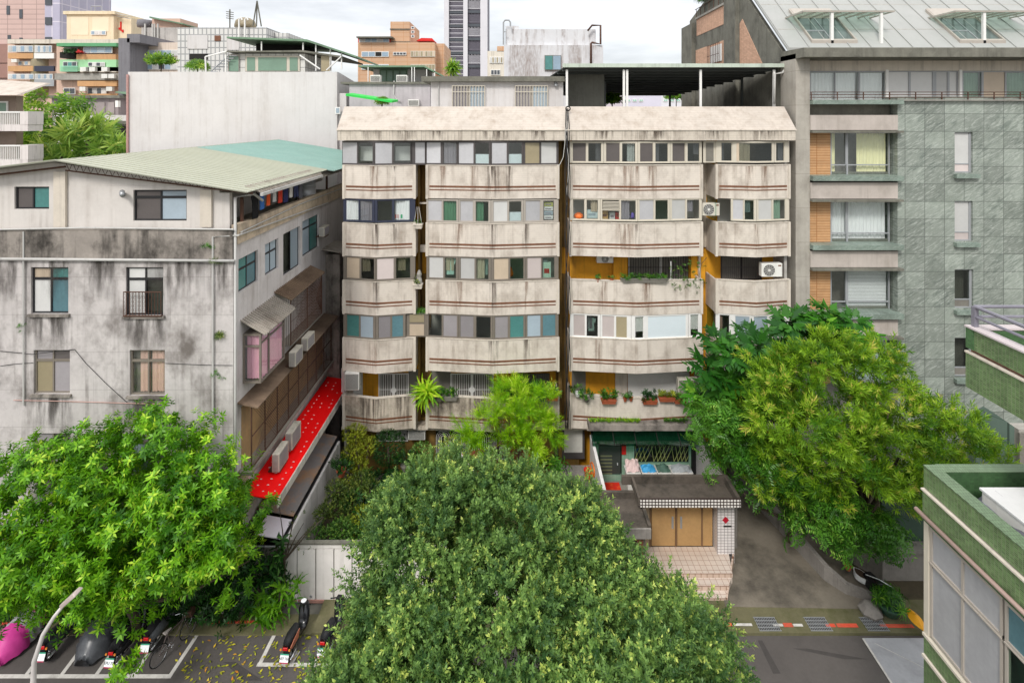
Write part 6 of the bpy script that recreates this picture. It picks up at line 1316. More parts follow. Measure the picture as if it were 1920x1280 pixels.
# ================= fence, garden wall
fw = thing('panel_fence', 'white panelled street fence with dark joints in front of the garden', 'fence', (-3, 20.75, 0)); m_fp = mat('fence panel', (228, 222, 217), .7, .06, .8, streak=.35, stain=.25, dirt=(140, 132, 122))
xs = [535, 557, 592, 626, 660, 695, 730, 765, 800, 835, 870, 905, 940, 975, 1010, 1045, 1080, 1115]
for i, (x0, x1) in enumerate(zip(xs, xs[1:])): MB().box(PX(x0, 20.75) + .02, PX(x1, 20.75) - .02, 20.75, 20.79, .1, 2.05).build('fence_panel', m_fp, fw)
MB().box(-8.85, 3.2, 20.79, 20.83, .1, 2.1).build('dark_backing', m_roomd, fw); MB().box(-8.85, 3.2, 20.755, 20.789, 2.08, 2.24).build('top_panel', m_fp, fw); MB().box(-8.95, 3.2, 20.70, 20.88, 2.26, 2.32).build('coping', m_concd, fw); MB().box(-8.9, 3.2, 20.7, 20.86, 0, .099).build('red_kerb', mat('faded red kerb', (172, 128, 116), .8, .15, 2), fw)
gwl = thing('garden_side_wall', 'white garden wall with black capping running beside the alley', 'wall', (-8.85, 24, 0))
MB().box(-8.95, -8.8, 20.89, 27.3, 0, 2.3).build('wall_body', mat('white garden wall', (220, 216, 212), .8, .06, .8, streak=.35, stain=.2), gwl); MB().box(-8.99, -8.9, 20.85, 27.5, 2.301, 2.38).build('black_cap', m_black, gwl)
# ================= entrance
en = thing('entrance_gatehouse', 'flat roofed entrance with white mosaic edge, copper doors and tiled pillar', 'entrance', (7.2, 22, 0))
m_rf = mat('dirty flat roof', (88, 80, 72), .9, .25, 1.5, stain=.8, ss=1.2, dirt=(44, 42, 36)); m_mos = mat('white mosaic band', (226, 220, 214), .35, .05, 3, tile=(.132, .12, .022, (58, 48, 44), .05)); m_pil = mat('white pillar tile', (220, 214, 212), .4, .05, 2, tile=(.145, .12, .009, (112, 100, 100), .04))
Yf = 21.7; X0, X1 = PX(1201, Yf), PX(1387, Yf)
z1, z0 = PZ(933, Yf), PZ(948, Yf); YR = 22.95; MB().box(X0 + .001, X1 - .001, Yf + .001, YR - .001, z0, z1 - .28).build('roof_slab', m_rf, en); MB().box(X0 - .02, X1 + .02, Yf - .06, Yf - .001, z0 - .02, z1).build('mosaic_edge', m_mos, en); MB().box(X1 + .021, X1 + .04, Yf, YR, z0, z1 - .002).build('mosaic_side', m_mos, en)
MB().box(X0 - .5, X1 + .02, YR, YR + .12, z0, z1 + .04).build('roof_upstand', m_rf, en); MB().box(X0 - .1, X0, Yf, YR - .001, z0, z1 + .02).build('roof_upstand', m_rf, en); MB().box(X1 - .12, X1 + .02, Yf, YR - .001, z0, z1 + .02).build('roof_upstand', m_rf, en)
Yd = 22.8; dx0, dx1 = PX(1218, Yd), PX(1337, Yd); zl = .52
m_cop = mat('brushed copper door', (188, 152, 104), .35, .12, .9, metal=.35, stain=.25, ss=1., dirt=(140, 100, 60))
MB().box(PX(1203, Yd), dx0 - .02, Yd - .05, Yd + .1, zl, z0).build('door_jamb', mat('tan panel', (170, 150, 124), .6, .1, 1), en); MB().box(dx0 - .02, dx1 + .1, Yd + .12, Yd + .2, zl, z0).build('door_backing', m_dark, en)
lv = [(1222, 1266), (1270, 1315), (1318, 1336)]
for i, (xa, xb) in enumerate(lv):
    d = MB().box(PX(xa, Yd), PX(xb, Yd), Yd, Yd + .06, zl + .02, z0 - .02).build('door', m_cop, en, bevel=.01)
    if i < 2:
        hx = PX(1261 if i == 0 else 1277, Yd); b = MB(); b.tube([(hx, Yd - .01, 1.75), (hx, Yd - .09, 1.72), (hx, Yd - .09, 1.35), (hx, Yd - .01, 1.32)], .018, 6); b.box(hx - .04, hx + .04, Yd - .02, Yd - .001, 1.3, 1.8); b.build('handle', m_steel, d)
for xa in (1219.5, 1267.5, 1316): MB().box(PX(xa, Yd) - .03, PX(xa, Yd) + .03, Yd - .03, Yd + .05, zl, z0).build('door_frame', mat('dark copper', (120, 92, 66), .5, .15, 2), en)
MB().box(8.62, 9.28, 22.4, 23.2, zl, z0).build('tiled_pillar', m_pil, en); MB().box(9.285, 9.34, 22.4, 27.3, .1, z0).build('pillar_side', m_pil, en)
MB().prism([(8.83, 22.385, 1.95), (8.97, 22.385, 1.8), (9.11, 22.385, 1.95), (8.97, 22.385, 2.1)], (0, .012, 0)).build('red_diamond_sign', mat('crimson paper', (176, 20, 44), .6, .05, 3), en); MB().box(8.88, 9.22, 22.383, 22.398, 1.66, 1.72).build('nameplate', m_dark, en); MB().box(8.85, 9.2, 22.383, 22.398, 2.74, 2.84).build('house_number_plate', mat('teal plate', (90, 160, 140), .5, .05, 3), en)
# low roof to the left of the doors
MB().prism([(3.1, 20.76, 2.62), (5.38, 20.76, 2.62), (5.2, 22.9, 2.62), (2.9, 22.9, 2.62)], (0, 0, .22)).build('low_roof', m_rf, en); MB().box(1.9, 5.4, 20.68, 20.759, 2.5, 2.88).build('low_roof_edge', m_wallc, en); MB().box(5.3, 5.42, 20.76, 22.9, 2.5, 2.98).build('low_roof_upstand', m_rf, en); MB().box(3.0, 5.3, 22.4, 22.55, 2.84, 3.1).build('low_roof_upstand', m_rf, en)
MB().box(4.9, 5.15, 20.9, 21.2, .1, 2.5).build('brick_pier', m_stripe, en); MB().box(2.0, 5.35, 21.4, 21.5, .1, 2.5).build('shaded_wall', m_roomd, en)
# steps
m_step = mat('pink tiled steps', (208, 194, 182), .5, .06, 1.5, tile=(.24, .24, .01, (160, 128, 112), .03), floor=True, stain=.25, dirt=(176, 148, 128)); m_ris = mat('pink tiled riser', (196, 174, 158), .5, .06, 1.5, tile=(.24, .17, .012, (120, 84, 66), .04))
for i, (yf, zt_, xr) in enumerate(((20.72, .18, 8.28), (21.07, .35, 8.56), (21.45, .52, 8.86))):
    yb_ = [21.069, 21.449, 22.79][i]; b = MB(); b.prism([(4.9, yf, .0), (xr, yf, .0), (xr + (.27 if i < 2 else .35), yb_, .0), (4.9, yb_, .0)], (0, 0, zt_)); b.build('step', m_step, en); b = MB(); b.box(4.9, xr + .01, yf - .012, yf - .001, zt_ - .165, zt_ + .004); b.build('riser', m_ris, en)
MB().prism([(8.29, 20.72, 0), (8.31, 20.72, .2), (9.26, 22.4, .54), (9.26, 22.4, 0)], (.06, -.02, 0)).build('step_side', m_ris, en)
# courtyard behind
ct = thing('courtyard_front', 'ground floor front with green glass awning, dark door and lattice window', 'house front', (7, 27, 0)); Yw2 = YB - .15
m_gw = mat('pale green tiled wall', (136, 168, 146), .5, .1, 1, tile=(.2, .2, .006, (110, 140, 120), .04), stain=.3)
cx0, cx1 = PX(1112, Yw2), PX(1306, Yw2)
b = MB(); rect_holes(b, cx0, cx1, .1, PZ(806, Yw2), Yw2, .12, [pw(1189, 833, 1292, 868, Yw2), pw(1122, 832, 1166, 890, Yw2)]); b.build('green_wall', m_gw, ct)
MB().box(cx0, cx1, Yw2 + .5, Yw2 + .6, .1, PZ(806, Yw2)).build('dark_room', m_dark, ct)
f = MB().box(PX(1123, Yw2), PX(1164, Yw2), Yw2 + .05, Yw2 + .1, .1, PZ(833, Yw2)).build('door', mat('dark steel door', (58, 64, 60), .4, .15, 2), ct); b = MB()
for q in range(6): z = .6 + q * .18; b.box(PX(1126, Yw2), PX(1148, Yw2), Yw2 + .035, Yw2 + .049, z, z + .07)
b.build('door_slats', mat('olive slats', (108, 112, 84), .5, .1, 2), f); MB().tube([(PX(1158, Yw2), Yw2 - .02, 1.1), (PX(1158, Yw2), Yw2 + .04, 1.2)], .03, 8).build('handle', m_steel, f)
MB().pbox(1166, 833, 1174, 852, Yw2 - .06, .05).build('red_notice', m_red, ct)
b = MB(); m_lat = mat('gold lattice', (150, 156, 96), .5, .1, 2); Z0, Z1 = PZ(868, Yw2), PZ(833, Yw2)
for k in range(3):
    xc = PX(1204 + k * 38, Yw2); 
    for q in range(4):
        for s_ in (-1, 1): b.tube([(xc - .42 + q * .2, Yw2 + .06, Z0 + .05), (xc - .42 + q * .2 + s_ * .28 + .14, Yw2 + .06, Z1 - .05)], .014, 4)
b.build('lattice', m_lat, ct); MB().box(PX(1189, Yw2), PX(1292, Yw2), Yw2 + .09, Yw2 + .1, Z0, Z1).build('pane', g_dark, ct)
aw = MB(); aw.prism([(cx0 - .15, YB - 1.0, PZ(836, 26.4)), (cx1 + .05, YB - 1.0, PZ(836, 26.4)), (cx1 + .05, YB - .2, PZ(803, YB - .2)), (cx0 - .15, YB - .2, PZ(803, YB - .2))], (0, 0, .02)); aw.build('glass_awning', glass('awning green glass', (.3, .55, .47), .12), ct)
b = MB()
for q in range(6): x = cx0 - .15 + (cx1 - cx0 + .2) * q / 5; b.tube([(x, YB - 1.02, PZ(836, 26.4) + .03), (x, YB - .2, PZ(803, YB - .2) + .03)], .02, 5)
b.build('awning_frame', m_dark, ct)
MB().box(cx0 - .3, cx1 + .2, YB - .75, YB - .05, PZ(800, YB - .4), PZ(789, YB - .4)).build('stained_eave', m_oldd, ct); MB().box(cx0 - .3, PX(1480, YB), YB - .04, YB + .5, PZ(806, YB), PZ(790, YB)).build('beam', m_tile_d, ct)
MB().prism([(4.0, 22.7, .1), (4.0, YB, .1), (4.0, YB, 2.55), (4.0, 22.7, 2.45)], (.14, 0, 0)).build('white_party_wall', mat('white party wall', (214, 210, 208), .8, .06, 1, streak=.4), ct)
MB().prism([(9.3, 23.2, .1), (9.3, YB, .1), (9.3, YB, 2.5), (9.3, 23.2, 2.4)], (.5, 0, 0)).build('right_party_wall', m_wallc, ct)
MB().box(4.15, 9.3, 23.7, YB - .16, .1, .3).build('court_floor', mat('court floor', (140, 136, 128), .8, .12, 1, stain=.4), ct); MB().box(2.0, 4.0, 26.6, YB, .1, 1.0).build('side_plinth', m_wallc, ct)
mt_ = thing('door_mat', 'bright red doormat with orange pattern before the dark door', 'doormat', (5.3, 26.8, .3)); b = MB(); b.box(PX(1130, 26.8), PX(1163, 26.8), 26.55, 27.1, .301, .32); b.build('mat_pile', mat('red mat', (206, 40, 20), .9, .1, 3, glaze=(226, 110, 40)), mt_)
m_bin = mat('white laundry bin', (214, 210, 204), .5, .05, 3)
for i, (x0, x1, lb, c, cc) in enumerate(((1173, 1198, 'tilted white bin with red patterned lid, leftmost in the courtyard row', (214, 186, 182), (220, 224, 224)), (1202, 1228, 'white bin holding bright blue plastic in the courtyard row', (60, 150, 200), (40, 120, 150)), (1231, 1255, 'white bin topped with dark green cloth in the courtyard row', (70, 96, 84), (84, 104, 94)), (1258, 1295, 'wide white tub heaped with grey bags, rightmost in the courtyard row', (150, 154, 156), (110, 116, 118)))):
    Yb_ = 26.7; X0, X1 = PX(x0, Yb_), PX(x1, Yb_); t = thing('storage_bin', lb, 'bin', ((X0 + X1) / 2, Yb_, .3)); e = .07; zt_ = 1.22
    MB().hexa([(X0+e,Yb_-.25,.3),(X1-e,Yb_-.25,.3),(X1-e,Yb_+.25,.3),(X0+e,Yb_+.25,.3),(X0,Yb_-.3,zt_),(X1,Yb_-.3,zt_),(X1,Yb_+.3,zt_),(X0,Yb_+.3,zt_)]).build('tub', m_bin, t, bevel=.02); MB().box(X0 - .03, X1 + .03, Yb_ - .33, Yb_ + .33, zt_, zt_ + .04).build('rim', m_bin, t, bevel=.01)
    b = MB(); n = 7; mm = mat('bag cloth %d' % i, c, .6, .15, 6)
    for a_ in range(n + 1):
        for c_ in range(n + 1): u, v = a_ / n, c_ / n; b.v.append((X0 + (X1 - X0) * u, Yb_ - .28 + .56 * v, zt_ + .05 + .22 * math.sin(math.pi * u) * math.sin(math.pi * v) + rnd.uniform(-.04, .06) + (.3 * v if i == 0 else 0)))
    for a_ in range(n):
        for c_ in range(n): q = a_ * (n + 1) + c_; b.f.append((q, q + n + 1, q + n + 2, q + 1)); b.mi.append(0)
    o = b.build('contents', mm, t, smooth=False)
t = thing('upright_case', 'tall black case leaning at the right of the courtyard bins', 'case', (PX(1300, 27), 27, .3)); MB().prism([(PX(1296, 27) - .0, 26.9, .3), (PX(1309, 27), 26.9, .3), (PX(1307, 27), 26.9, 2.1), (PX(1302, 27), 26.9, 2.25), (PX(1297, 27), 26.9, 2.05)], (0, .2, 0)).build('case_shell', m_black, t, bevel=.03)
t = thing('red_bucket', 'red bucket hanging on the white party wall', 'bucket', (3.8, 26.3, 1.1)); MB().lathe((3.75, 26.3, 1.1), [(.15, 0), (.2, .38), (.22, .38), (.21, .42)], 14).build('bucket_shell', m_red, t)
t = thing('orange_hose', 'orange garden hose coiled over the white party wall', 'hose', (3.95, 26, 1.2)); b = MB(); [b.ring((3.93, 26.0 + q * .03, 1.7), .3 - q * .02, .025, ax=(1, .2, 0), n=18, m=5) for q in range(4)]; b.build('hose_coil', mat('orange rubber', (226, 120, 30), .5, .05, 3), t)
# ================= vegetation
G = np.random.default_rng(11)
lm_c = leafmat('ficus leaf', (58, 92, 48), (130, 164, 84), (200, 212, 110), rough=.48, trans=.4); lm_l = leafmat('bright broad leaf', (56, 110, 16), (124, 182, 32), (188, 216, 66), rough=.42, trans=.36)
lm_b = leafmat('bottlebrush leaf', (64, 112, 18), (146, 184, 42), (188, 178, 84), rough=.5, trans=.3); lm_p = leafmat('pinnate leaf', (44, 92, 20), (96, 152, 46), (160, 196, 84), rough=.38); lm_br = leafmat('breadfruit leaf', (26, 76, 16), (70, 134, 30), (130, 178, 56), rough=.5)
lm_f = leafmat('lime feather leaf', (110, 168, 20), (170, 212, 30), (214, 226, 90), trans=.45); lm_bg = leafmat('background leaf', (60, 110, 20), (128, 168, 44), (188, 206, 84), trans=.35)
lm_y = leafmat('golden topiary leaf', (96, 110, 20), (150, 160, 40), (190, 190, 70)); lm_dead = leafmat('rust red leaf', (110, 40, 34), (150, 60, 50))
m_bark = mat('tree bark', (78, 68, 56), .95, .25, 4, stain=.5, bump=.5, bs=20)
def tm_bread_():
    L_ = []; t_ = []
    for i in range(9):
        a = i * 2.4; r = np.array((math.cos(a), math.sin(a), .55 if i > 5 else .1)); r /= np.linalg.norm(r); s_ = np.array((-math.sin(a), math.cos(a), 0)); l = .95 - .3 * (i > 5)
        P_0 = r * .12; d = np.array((0, 0, -1.))
        L_.append(LF(P_0, r + d * .1, l, .3, .18, side=s_)); t_.append(i / 9)
        for k in range(4):
            b_ = P_0 + r * l * (.16 + k * .19) + d * .03 * k * l
            for sg in (-1, 1): L_.append(LF(b_, r * .75 + s_ * sg + d * .18, l * (.5 - .05 * k), .15, .1, side=np.cross(r * .75 + s_ * sg, (0, 0, 1)))); t_.append(i / 9 + .05)
    return np.array(L_), np.array(t_)
def tm_fan():
    L_ = []; t_ = []
    for i in range(16):
        a = -1.7 + 3.4 * i / 15; L_.append(LF((0, 0, 0), (math.sin(a), .25 * math.cos(i), math.cos(a)), .5, .05, .2)); t_.append(i / 15)
    return np.array(L_), np.array(t_)
lm_palm = leafmat('pale palm leaf', (96, 140, 50), (160, 186, 84), (214, 216, 130), trans=.35)
TM['bread'] = tm_bread_(); TM['fan'] = tm_fan()
def tree(name, label, P, n, Yt, Yb, r0, r1, base, rt, lm, tm, per, s, seed, deep=2, cat='tree', deepf=.35, tv=.5, nl=9, shellk=.35, sprig=(.25, 12)):
    t = thing(name, label, cat, base); Ls = crown_lobes(P, n, Yt, Yb, r0, r1, seed, deep, sprig[0] * 1.0)
    C, D, S_ = shell(Ls, per, G, nfront=n, deepf=deepf, shellk=shellk, sprig=sprig); foliage('crown', lm, t, C, D, TM[tm], s, G, tv, S_); trunk_limbs(t, base, Ls, rt, m_bark, nl=nl, seed=seed); return t, Ls
tree('ficus_tree', 'huge small leaved tree with pale tips filling the bottom centre', [(800,868),(850,842),(905,856),(950,866),(1010,858),(1060,888),(1100,908),(1150,965),(1215,1004),(1235,1060),(1290,1082),(1330,1112),(1345,1160),(1395,1190),(1415,1240),(1405,1330),(1370,1440),(570,1440),(575,1290),(590,1240),(632,1205),(655,1130),(645,1090),(665,1030),(680,985),(694,925),(740,885)], 170, 15.2, 10.4, .4, 1.15, (0.3, 13.0, 0), .28, lm_c, 'ficus', 1350, 1.0, 5, deepf=.6, sprig=(.26, 16), shellk=.45)
tree('broad_leaf_tree', 'bright green broad leaved tree in front of the grey building over the parked scooters', [(-90,860),(0,846),(60,815),(120,800),(180,772),(240,757),(300,760),(350,780),(400,800),(430,830),(452,865),(468,925),(466,990),(455,1045),(435,1075),(405,1100),(350,1105),(280,1125),(245,1160),(150,1195),(90,1175),(0,1150),(-90,1160)], 70, 18.4, 15.6, .6, 1.15, (-13.6, 19.35, 0), .16, lm_l, 'broad', 420, .82, 9, deepf=.5, sprig=(.33, 9), shellk=.45)
tree('bottlebrush_tree', 'yellow green spiky leaved tree with reddish tips beside the stone building', [(1400,730),(1440,680),(1480,640),(1540,610),(1600,640),(1650,600),(1690,640),(1705,690),(1725,730),(1800,765),(1850,800),(1900,860),(1890,890),(1760,890),(1735,960),(1700,960),(1640,950),(1600,940),(1560,960),(1500,900),(1450,850),(1400,800)], 75, 22.3, 19.3, .5, 1.0, (14.6, 22.6, 0), .22, lm_b, 'spiky', 220, 1.5, 4, deepf=.5, sprig=(.3, 7))
tree('pinnate_tree', 'glossy deep green feather leaved tree overhanging the driveway', [(1290,760),(1330,742),(1380,762),(1420,800),(1480,850),(1560,900),(1650,950),(1715,990),(1730,1040),(1670,1045),(1610,1035),(1570,1005),(1510,960),(1440,895),(1405,885),(1345,865),(1310,835),(1290,800)], 46, 22.6, 19.8, .5, .9, (12.3, 23.6, 0), .16, lm_p, 'pinnate', 110, 1.0, 6, deepf=.5, sprig=(.3, 5))
t = thing('breadfruit_tree', 'breadfruit tree with large lobed dark green leaves against the cream block and grey column', 'tree', (13.0, 25.2, 0))
bf_ = [(1505,588),(1462,640),(1545,602),(1345,640),(1400,622),(1325,690),(1372,662),(1420,652),(1550,640),(1582,622),(1480,605),(1345,720),(1440,682),(1400,702),(1310,738),(1372,722),(1515,640),(1600,600),(1555,585),(1360,760),(1420,730),(1330,770)]
C = np.array([W(x, y, 24.6 + G.uniform(-.6, .6)) for x, y in bf_] + [W(x + 18, y + 22, 25.3) for x, y in bf_]); D = np.tile((0, -.45, .9), (len(C), 1)) + G.normal(size=(len(C), 3)) * .25
foliage('crown', lm_br, t, C, D, TM['bread'], 1.0, G, .4); trunk_limbs(t, (13.0, 25.2, 0), [(c[0], c[1], c[2] - .2, 1) for c in C[:22]], .13, m_bark, nl=14, fork=.6, seed=2)
# lime feathery tree in the garden
t, Ls = tree('feathery_tree', 'lime green feathery tree standing before the mildewed balcony', [(915,740),(955,715),(1000,700),(1040,730),(1052,790),(1040,850),(985,866),(955,830),(920,862),(868,845),(862,795),(900,770)], 26, 25.2, 24.0, .3, .62, (.4, 24.8, 0), .07, lm_f, 'feather', 260, 1.3, 8, deep=1, tv=.6, sprig=(.25, 14))
C = np.array([W(G.uniform(925, 990), G.uniform(775, 860), 24.9) for _ in range(60)]); foliage('withered_leaves', lm_dead, t, C, G.normal(size=(60, 3)), TM['feather'], 1.1, G)
# background greenery
tree('background_tree', 'light green leafy tree behind the grey building at far left', [(40,200),(60,168),(110,165),(150,190),(200,235),(250,240),(250,330),(40,330)], 40, 60, 52, 1.2, 2.4, (-45, 58, 0), .4, lm_bg, 'broad', 30, 2.6, 12, deep=1, sprig=(.9, 6))
for i, (x, y, s_, lb) in enumerate(((165, 262, 3.4, 'taller fan palm before the light green background tree'), (118, 290, 3.0, 'lower fan palm before the light green background tree'), (215, 285, 2.6, 'small fan palm beside the blank wall corner'))):
    c = W(x, y, 50); t = thing('fan_palm', lb, 'palm', (c.x, 50, 0)); C = np.tile(tuple(c), (22, 1)); D = G.normal(size=(22, 3)) * (1, .8, .6) + (0, -.2, .5); D /= np.linalg.norm(D, axis=1, keepdims=True); C = C + D * s_ * .42
    foliage('fronds', lm_palm, t, C, D, TM['fan'], s_ * 1.05, G, .7); MB().tube([(c.x, 50, 0), (c.x, 50, c.z)], .2, 7).build('trunk', m_bark, t)
for x, y, Y, r, lb, tm in ((302, 120, 43, .95, 'round bright shrub on the roof above the blank wall', 'ficus'), (370, 126, 43, .8, 'straggly shrub on the roof beside the stair above the blank wall', 'strap_s'), (1148, 190, 40, .7, 'small tree under the terrace canopy', 'broad'), (1268, 186, 60, 1.0, 'pale bush beyond the terrace canopy', 'ficus'), (716, 191, 33.5, .45, 'scraggly potted shrub under the green awning', 'strap_s')):
    c = W(x, y, Y); t = thing('rooftop_shrub', lb, 'shrub', (c.x, Y, c.z - r)); bush(t, c, r, 150 if tm == 'ficus' else 60, TM[tm], 2.4 * r, lm_bg, G); MB().tube([(c.x, Y, c.z - r - .8), (c.x, Y, c.z)], .05, 5).build('stem', m_bark, t)
c = W(850, 128, 80); t = thing('rooftop_palm', 'small palm on a far roof at the foot of the grey tower', 'palm', (c.x, 80, c.z - 3)); C = np.tile(tuple(c), (12, 1)); foliage('fronds', lm_bg, t, C, G.normal(size=(12, 3)) + (0, 0, .6), TM['strap'], 4.2, G); MB().tube([(c.x, 80, c.z - 4), c], .15, 6).build('trunk', m_bark, t)
# garden
lm_m = leafmat('topiary mid leaf', (40, 84, 24), (96, 136, 50), (150, 176, 70))
def topiary(x, y, Y, r, lm, label, dens=420, pot=True, s=.55, stem=True, name='topiary'):
    c = W(x, y, Y); t = thing(name, label, 'topiary', (c.x, Y, .1)); n = int(dens * max(.4, r * r * 4)); d = G.normal(size=(n, 3)); d /= np.linalg.norm(d, axis=1, keepdims=True); p = np.array(c) + d * r * G.uniform(.86, 1, (n, 1)); foliage('foliage', lm, t, p, d, TM['ficus'], s, G)
    if stem: MB().tube([(c.x, Y, .1), (c.x + .05, Y, (c.z) / 2), (c.x, Y, c.z)], .06, 6).build('trunk', m_bark, t)
    return t
topiary(728, 838, 26.2, .72, lm_dk, 'dark green round topiary under the mildewed balcony'); topiary(790, 855, 26.0, .55, lm_m, 'mid green ball topiary beside the window air conditioner'); topiary(848, 838, 26.0, .42, lm_y, 'golden ball topiary before the arched grille'); topiary(683, 978, 22.6, .55, lm_y, 'golden dome topiary behind the white fence')
def cloud_tree(label, pads, base, lm, name='bonsai_tree'):
    t = thing(name, label, 'bonsai', base); Cs = []; Ds = []
    for (x, y, Y, r) in pads:
        c = W(x, y, Y); n = int(330 * r * r * 4); d = G.normal(size=(n, 3)); d /= np.linalg.norm(d, axis=1, keepdims=True); Cs.append(np.array(c) + d * np.array((r, r, r * .6)) * G.uniform(.7, 1, (n, 1))); Ds.append(d + (0, 0, .4))
    foliage('foliage', lm, t, np.concatenate(Cs), np.concatenate(Ds), TM['ficus'], .62, G); b = MB(); B = Vector(base)
    for (x, y, Y, r) in pads: c = W(x, y, Y); b.tube([B + Vector((0, 0, .02)), B.lerp(c, .45) + Vector((.12, 0, .15)), c], [.09, .06, .03], 6)
    b.build('trunk', m_bark, t, smooth=True)
cloud_tree('cloud pruned yellowish pine at the top left corner of the garden', [(665, 812, 26.2, .5), (690, 835, 26.0, .45), (660, 850, 25.8, .45), (672, 870, 25.5, .4), (655, 890, 25.3, .38)], tuple(Vector((-7.4, 25.7, .1))), lm_y)
cloud_tree('spreading dark bonsai along the white garden wall', [(632, 915, 23.6, .42), (662, 930, 23.6, .5), (622, 950, 23.0, .42), (660, 960, 23.2, .5), (695, 920, 24, .5), (680, 900, 24.4, .5), (606, 962, 22.6, .32)], (-7.0, 23.2, .1), lm_ol)
cloud_tree('low olive bonsai with forked pale trunk behind the fence', [(622, 1000, 21.9, .4), (640, 990, 22, .45), (672, 1000, 22.0, .4), (590, 1002, 21.6, .28)], (-7.0, 21.9, .1), lm_m)
gl_ = [(700, 905, 24.6, .3, 'broad', lm_dk), (735, 900, 24.8, .35, 'strap', lm_dk), (765, 905, 24.6, .25, 'ficus', lm_pot), (715, 930, 24, .3, 'strap_s', lm_pot), (750, 935, 23.8, .3, 'broad', lm_m), (790, 940, 23.6, .3, 'broad', lm_dk), (700, 955, 23.4, .35, 'ficus', lm_dk), (725, 975, 22.9, .3, 'ficus', lm_ol), (820, 925, 24.2, .3, 'ficus', lm_m), (690, 1000, 22.2, .3, 'broad', lm_dk), (640, 880, 25, .3, 'ficus', lm_dk), (1000, 870, 25.5, .4, 'broad', lm_dk), (1040, 880, 25.2, .35, 'broad', lm_pot), (760, 870, 25.4, .3, 'ficus', lm_dk), (665, 945, 23.5, .4, 'broad', lm_dk)]
C, D = [], []
gs = []
for i in range(170):
    x, Y = G.uniform(-8.6, 3.4), G.uniform(21.1, 26.8); gs.append((x, Y, .2 + G.uniform(0, .35)))
foliage_o = foliage('ground_cover', lm_dk, None, np.array(gs), G.normal(size=(170, 3)) * .4 + (0, 0, 1), TM['strap_s'], 1.3, G); tag(foliage_o, kind='stuff')
adj = ['dwarf', 'arching', 'bushy', 'grassy', 'drooping', 'leafy', 'dense', 'olive', 'airy', 'shaded', 'squat', 'tall', 'glossy', 'rounded', 'spreading']; near = ['beside the yellowish pine', 'before the dark round topiary', 'below the ball topiary', 'left of the stone path', 'in the middle of the garden', 'near the ficus crown edge', 'beside the dark bonsai', 'above the golden dome', 'beneath the arched grille', 'right behind the fence', 'against the white garden wall top', 'below the glass awning wall', 'beside the side plinth', 'under the window air conditioner', 'between bonsai and golden dome']
for i, (x, y, Y, r, tm, lm) in enumerate(gl_):
    pot_plant(x, y, Y, f'{adj[i]} garden plant in dark pot {near[i]}', r=.22, h=.3, leaf=lm, tm=TM[tm], s=1.1 if 'strap' in tm else 1.2, n=60 if tm == 'ficus' else 18, br=r * 1.5, pm=m_terra if i % 4 == 2 else m_roomd)
for i, (x, y, Y, lb) in enumerate(((770, 915, 24.2, 'left grey boulder in the shaded garden'), (800, 905, 24.8, 'dark boulder under the ball topiary'), (745, 955, 23.4, 'flat pale rock near the garden centre'))):
    c = W(x, y, Y); t = thing('garden_rock', lb, 'rock', (c.x, Y, .1)); b = MB(); b.lathe((c.x, Y, .1), [(.4, 0), (.5, .15), (.38, .35), (.12, .5)], 9); b.build('rock_body', m_wallc, t)
gt = thing('red_garden_seat', 'faded red garden table with white frame under the lime feathery tree', 'table', tuple(W(885, 868, 25.4))); b = MB(); a = W(866, 852, 25.6); c_ = W(905, 842, 26.2); d_ = W(930, 868, 25.6); e_ = W(888, 882, 25)
b.prism([a, c_, d_, e_], (0, 0, .05)); b.build('table_top', mat('faded red board', (150, 74, 62), .7, .3, 3, stain=.6, dirt=(110, 90, 76)), gt); b = MB(); b.tube([a, c_, d_, e_, a], .03, 5); b.build('frame', m_fr['w'], gt); b = MB(); [b.tube([p, Vector((p[0], p[1], .1))], .025, 5) for p in (a, c_, d_, e_)]; b.build('leg_frame', m_fr['w'], gt)
# plants on the balconies
t = thing('birds_nest_fern', 'large yellow green nest fern bursting over the mildewed balcony corner', 'fern', tuple(W(803, 745, YB - .3))); C = np.tile(tuple(W(801, 738, YB - .25)), (5, 1)) + G.normal(size=(5, 3)) * .06
foliage('frond', lm_fern, t, C, np.tile((0, -.35, 1.), (5, 1)) + G.normal(size=(5, 3)) * .25, tm_strap(14, .95, .12, 1.3), 1.05, G); MB().lathe(W(801, 752, YB - .2), [(.2, 0), (.26, .2)], 12).build('pot', m_terra, t)
pot_plant(838, 742, YB - .25, 'trailing green plants in long trough on the mildewed balcony rail', box=1.1, r=.14, leaf=lm_pot, s=.9, n=70, br=.4, pm=m_roomd)
pot_plant(975, 742, YB - .3, 'long trough of bamboo like leaves along the second storey balcony', box=2.6, r=.16, leaf=lm_pot, tm=TM['strap_s'], s=1.3, n=90, br=1.1, pm=m_roomd)
pot_plant(1035, 742, YB - .4, 'red flowering plant in terracotta trough at the balcony end', box=.6, r=.14, leaf=lm_pot, tm=TM['broad'], s=1.1, n=24, br=.9); 
pot_plant(1083, 735, YB - .25, 'white pot of leafy cuttings beside the cable seam', leaf=lm_pot, tm=TM['broad'], s=.8, n=14, br=.4, pm=m_whitep)
pot_plant(1100, 745, YB - .3, 'trailing plant in small dark pot at left of the right balcony rail', leaf=lm_pot, s=.9, n=50, br=.35, pm=m_roomd)
pot_plant(1141, 748, YB - .4, 'fullest green plant in terracotta trough on the right balcony rail', box=.75, r=.14, leaf=lm_pot, s=.9, n=80, br=.6)
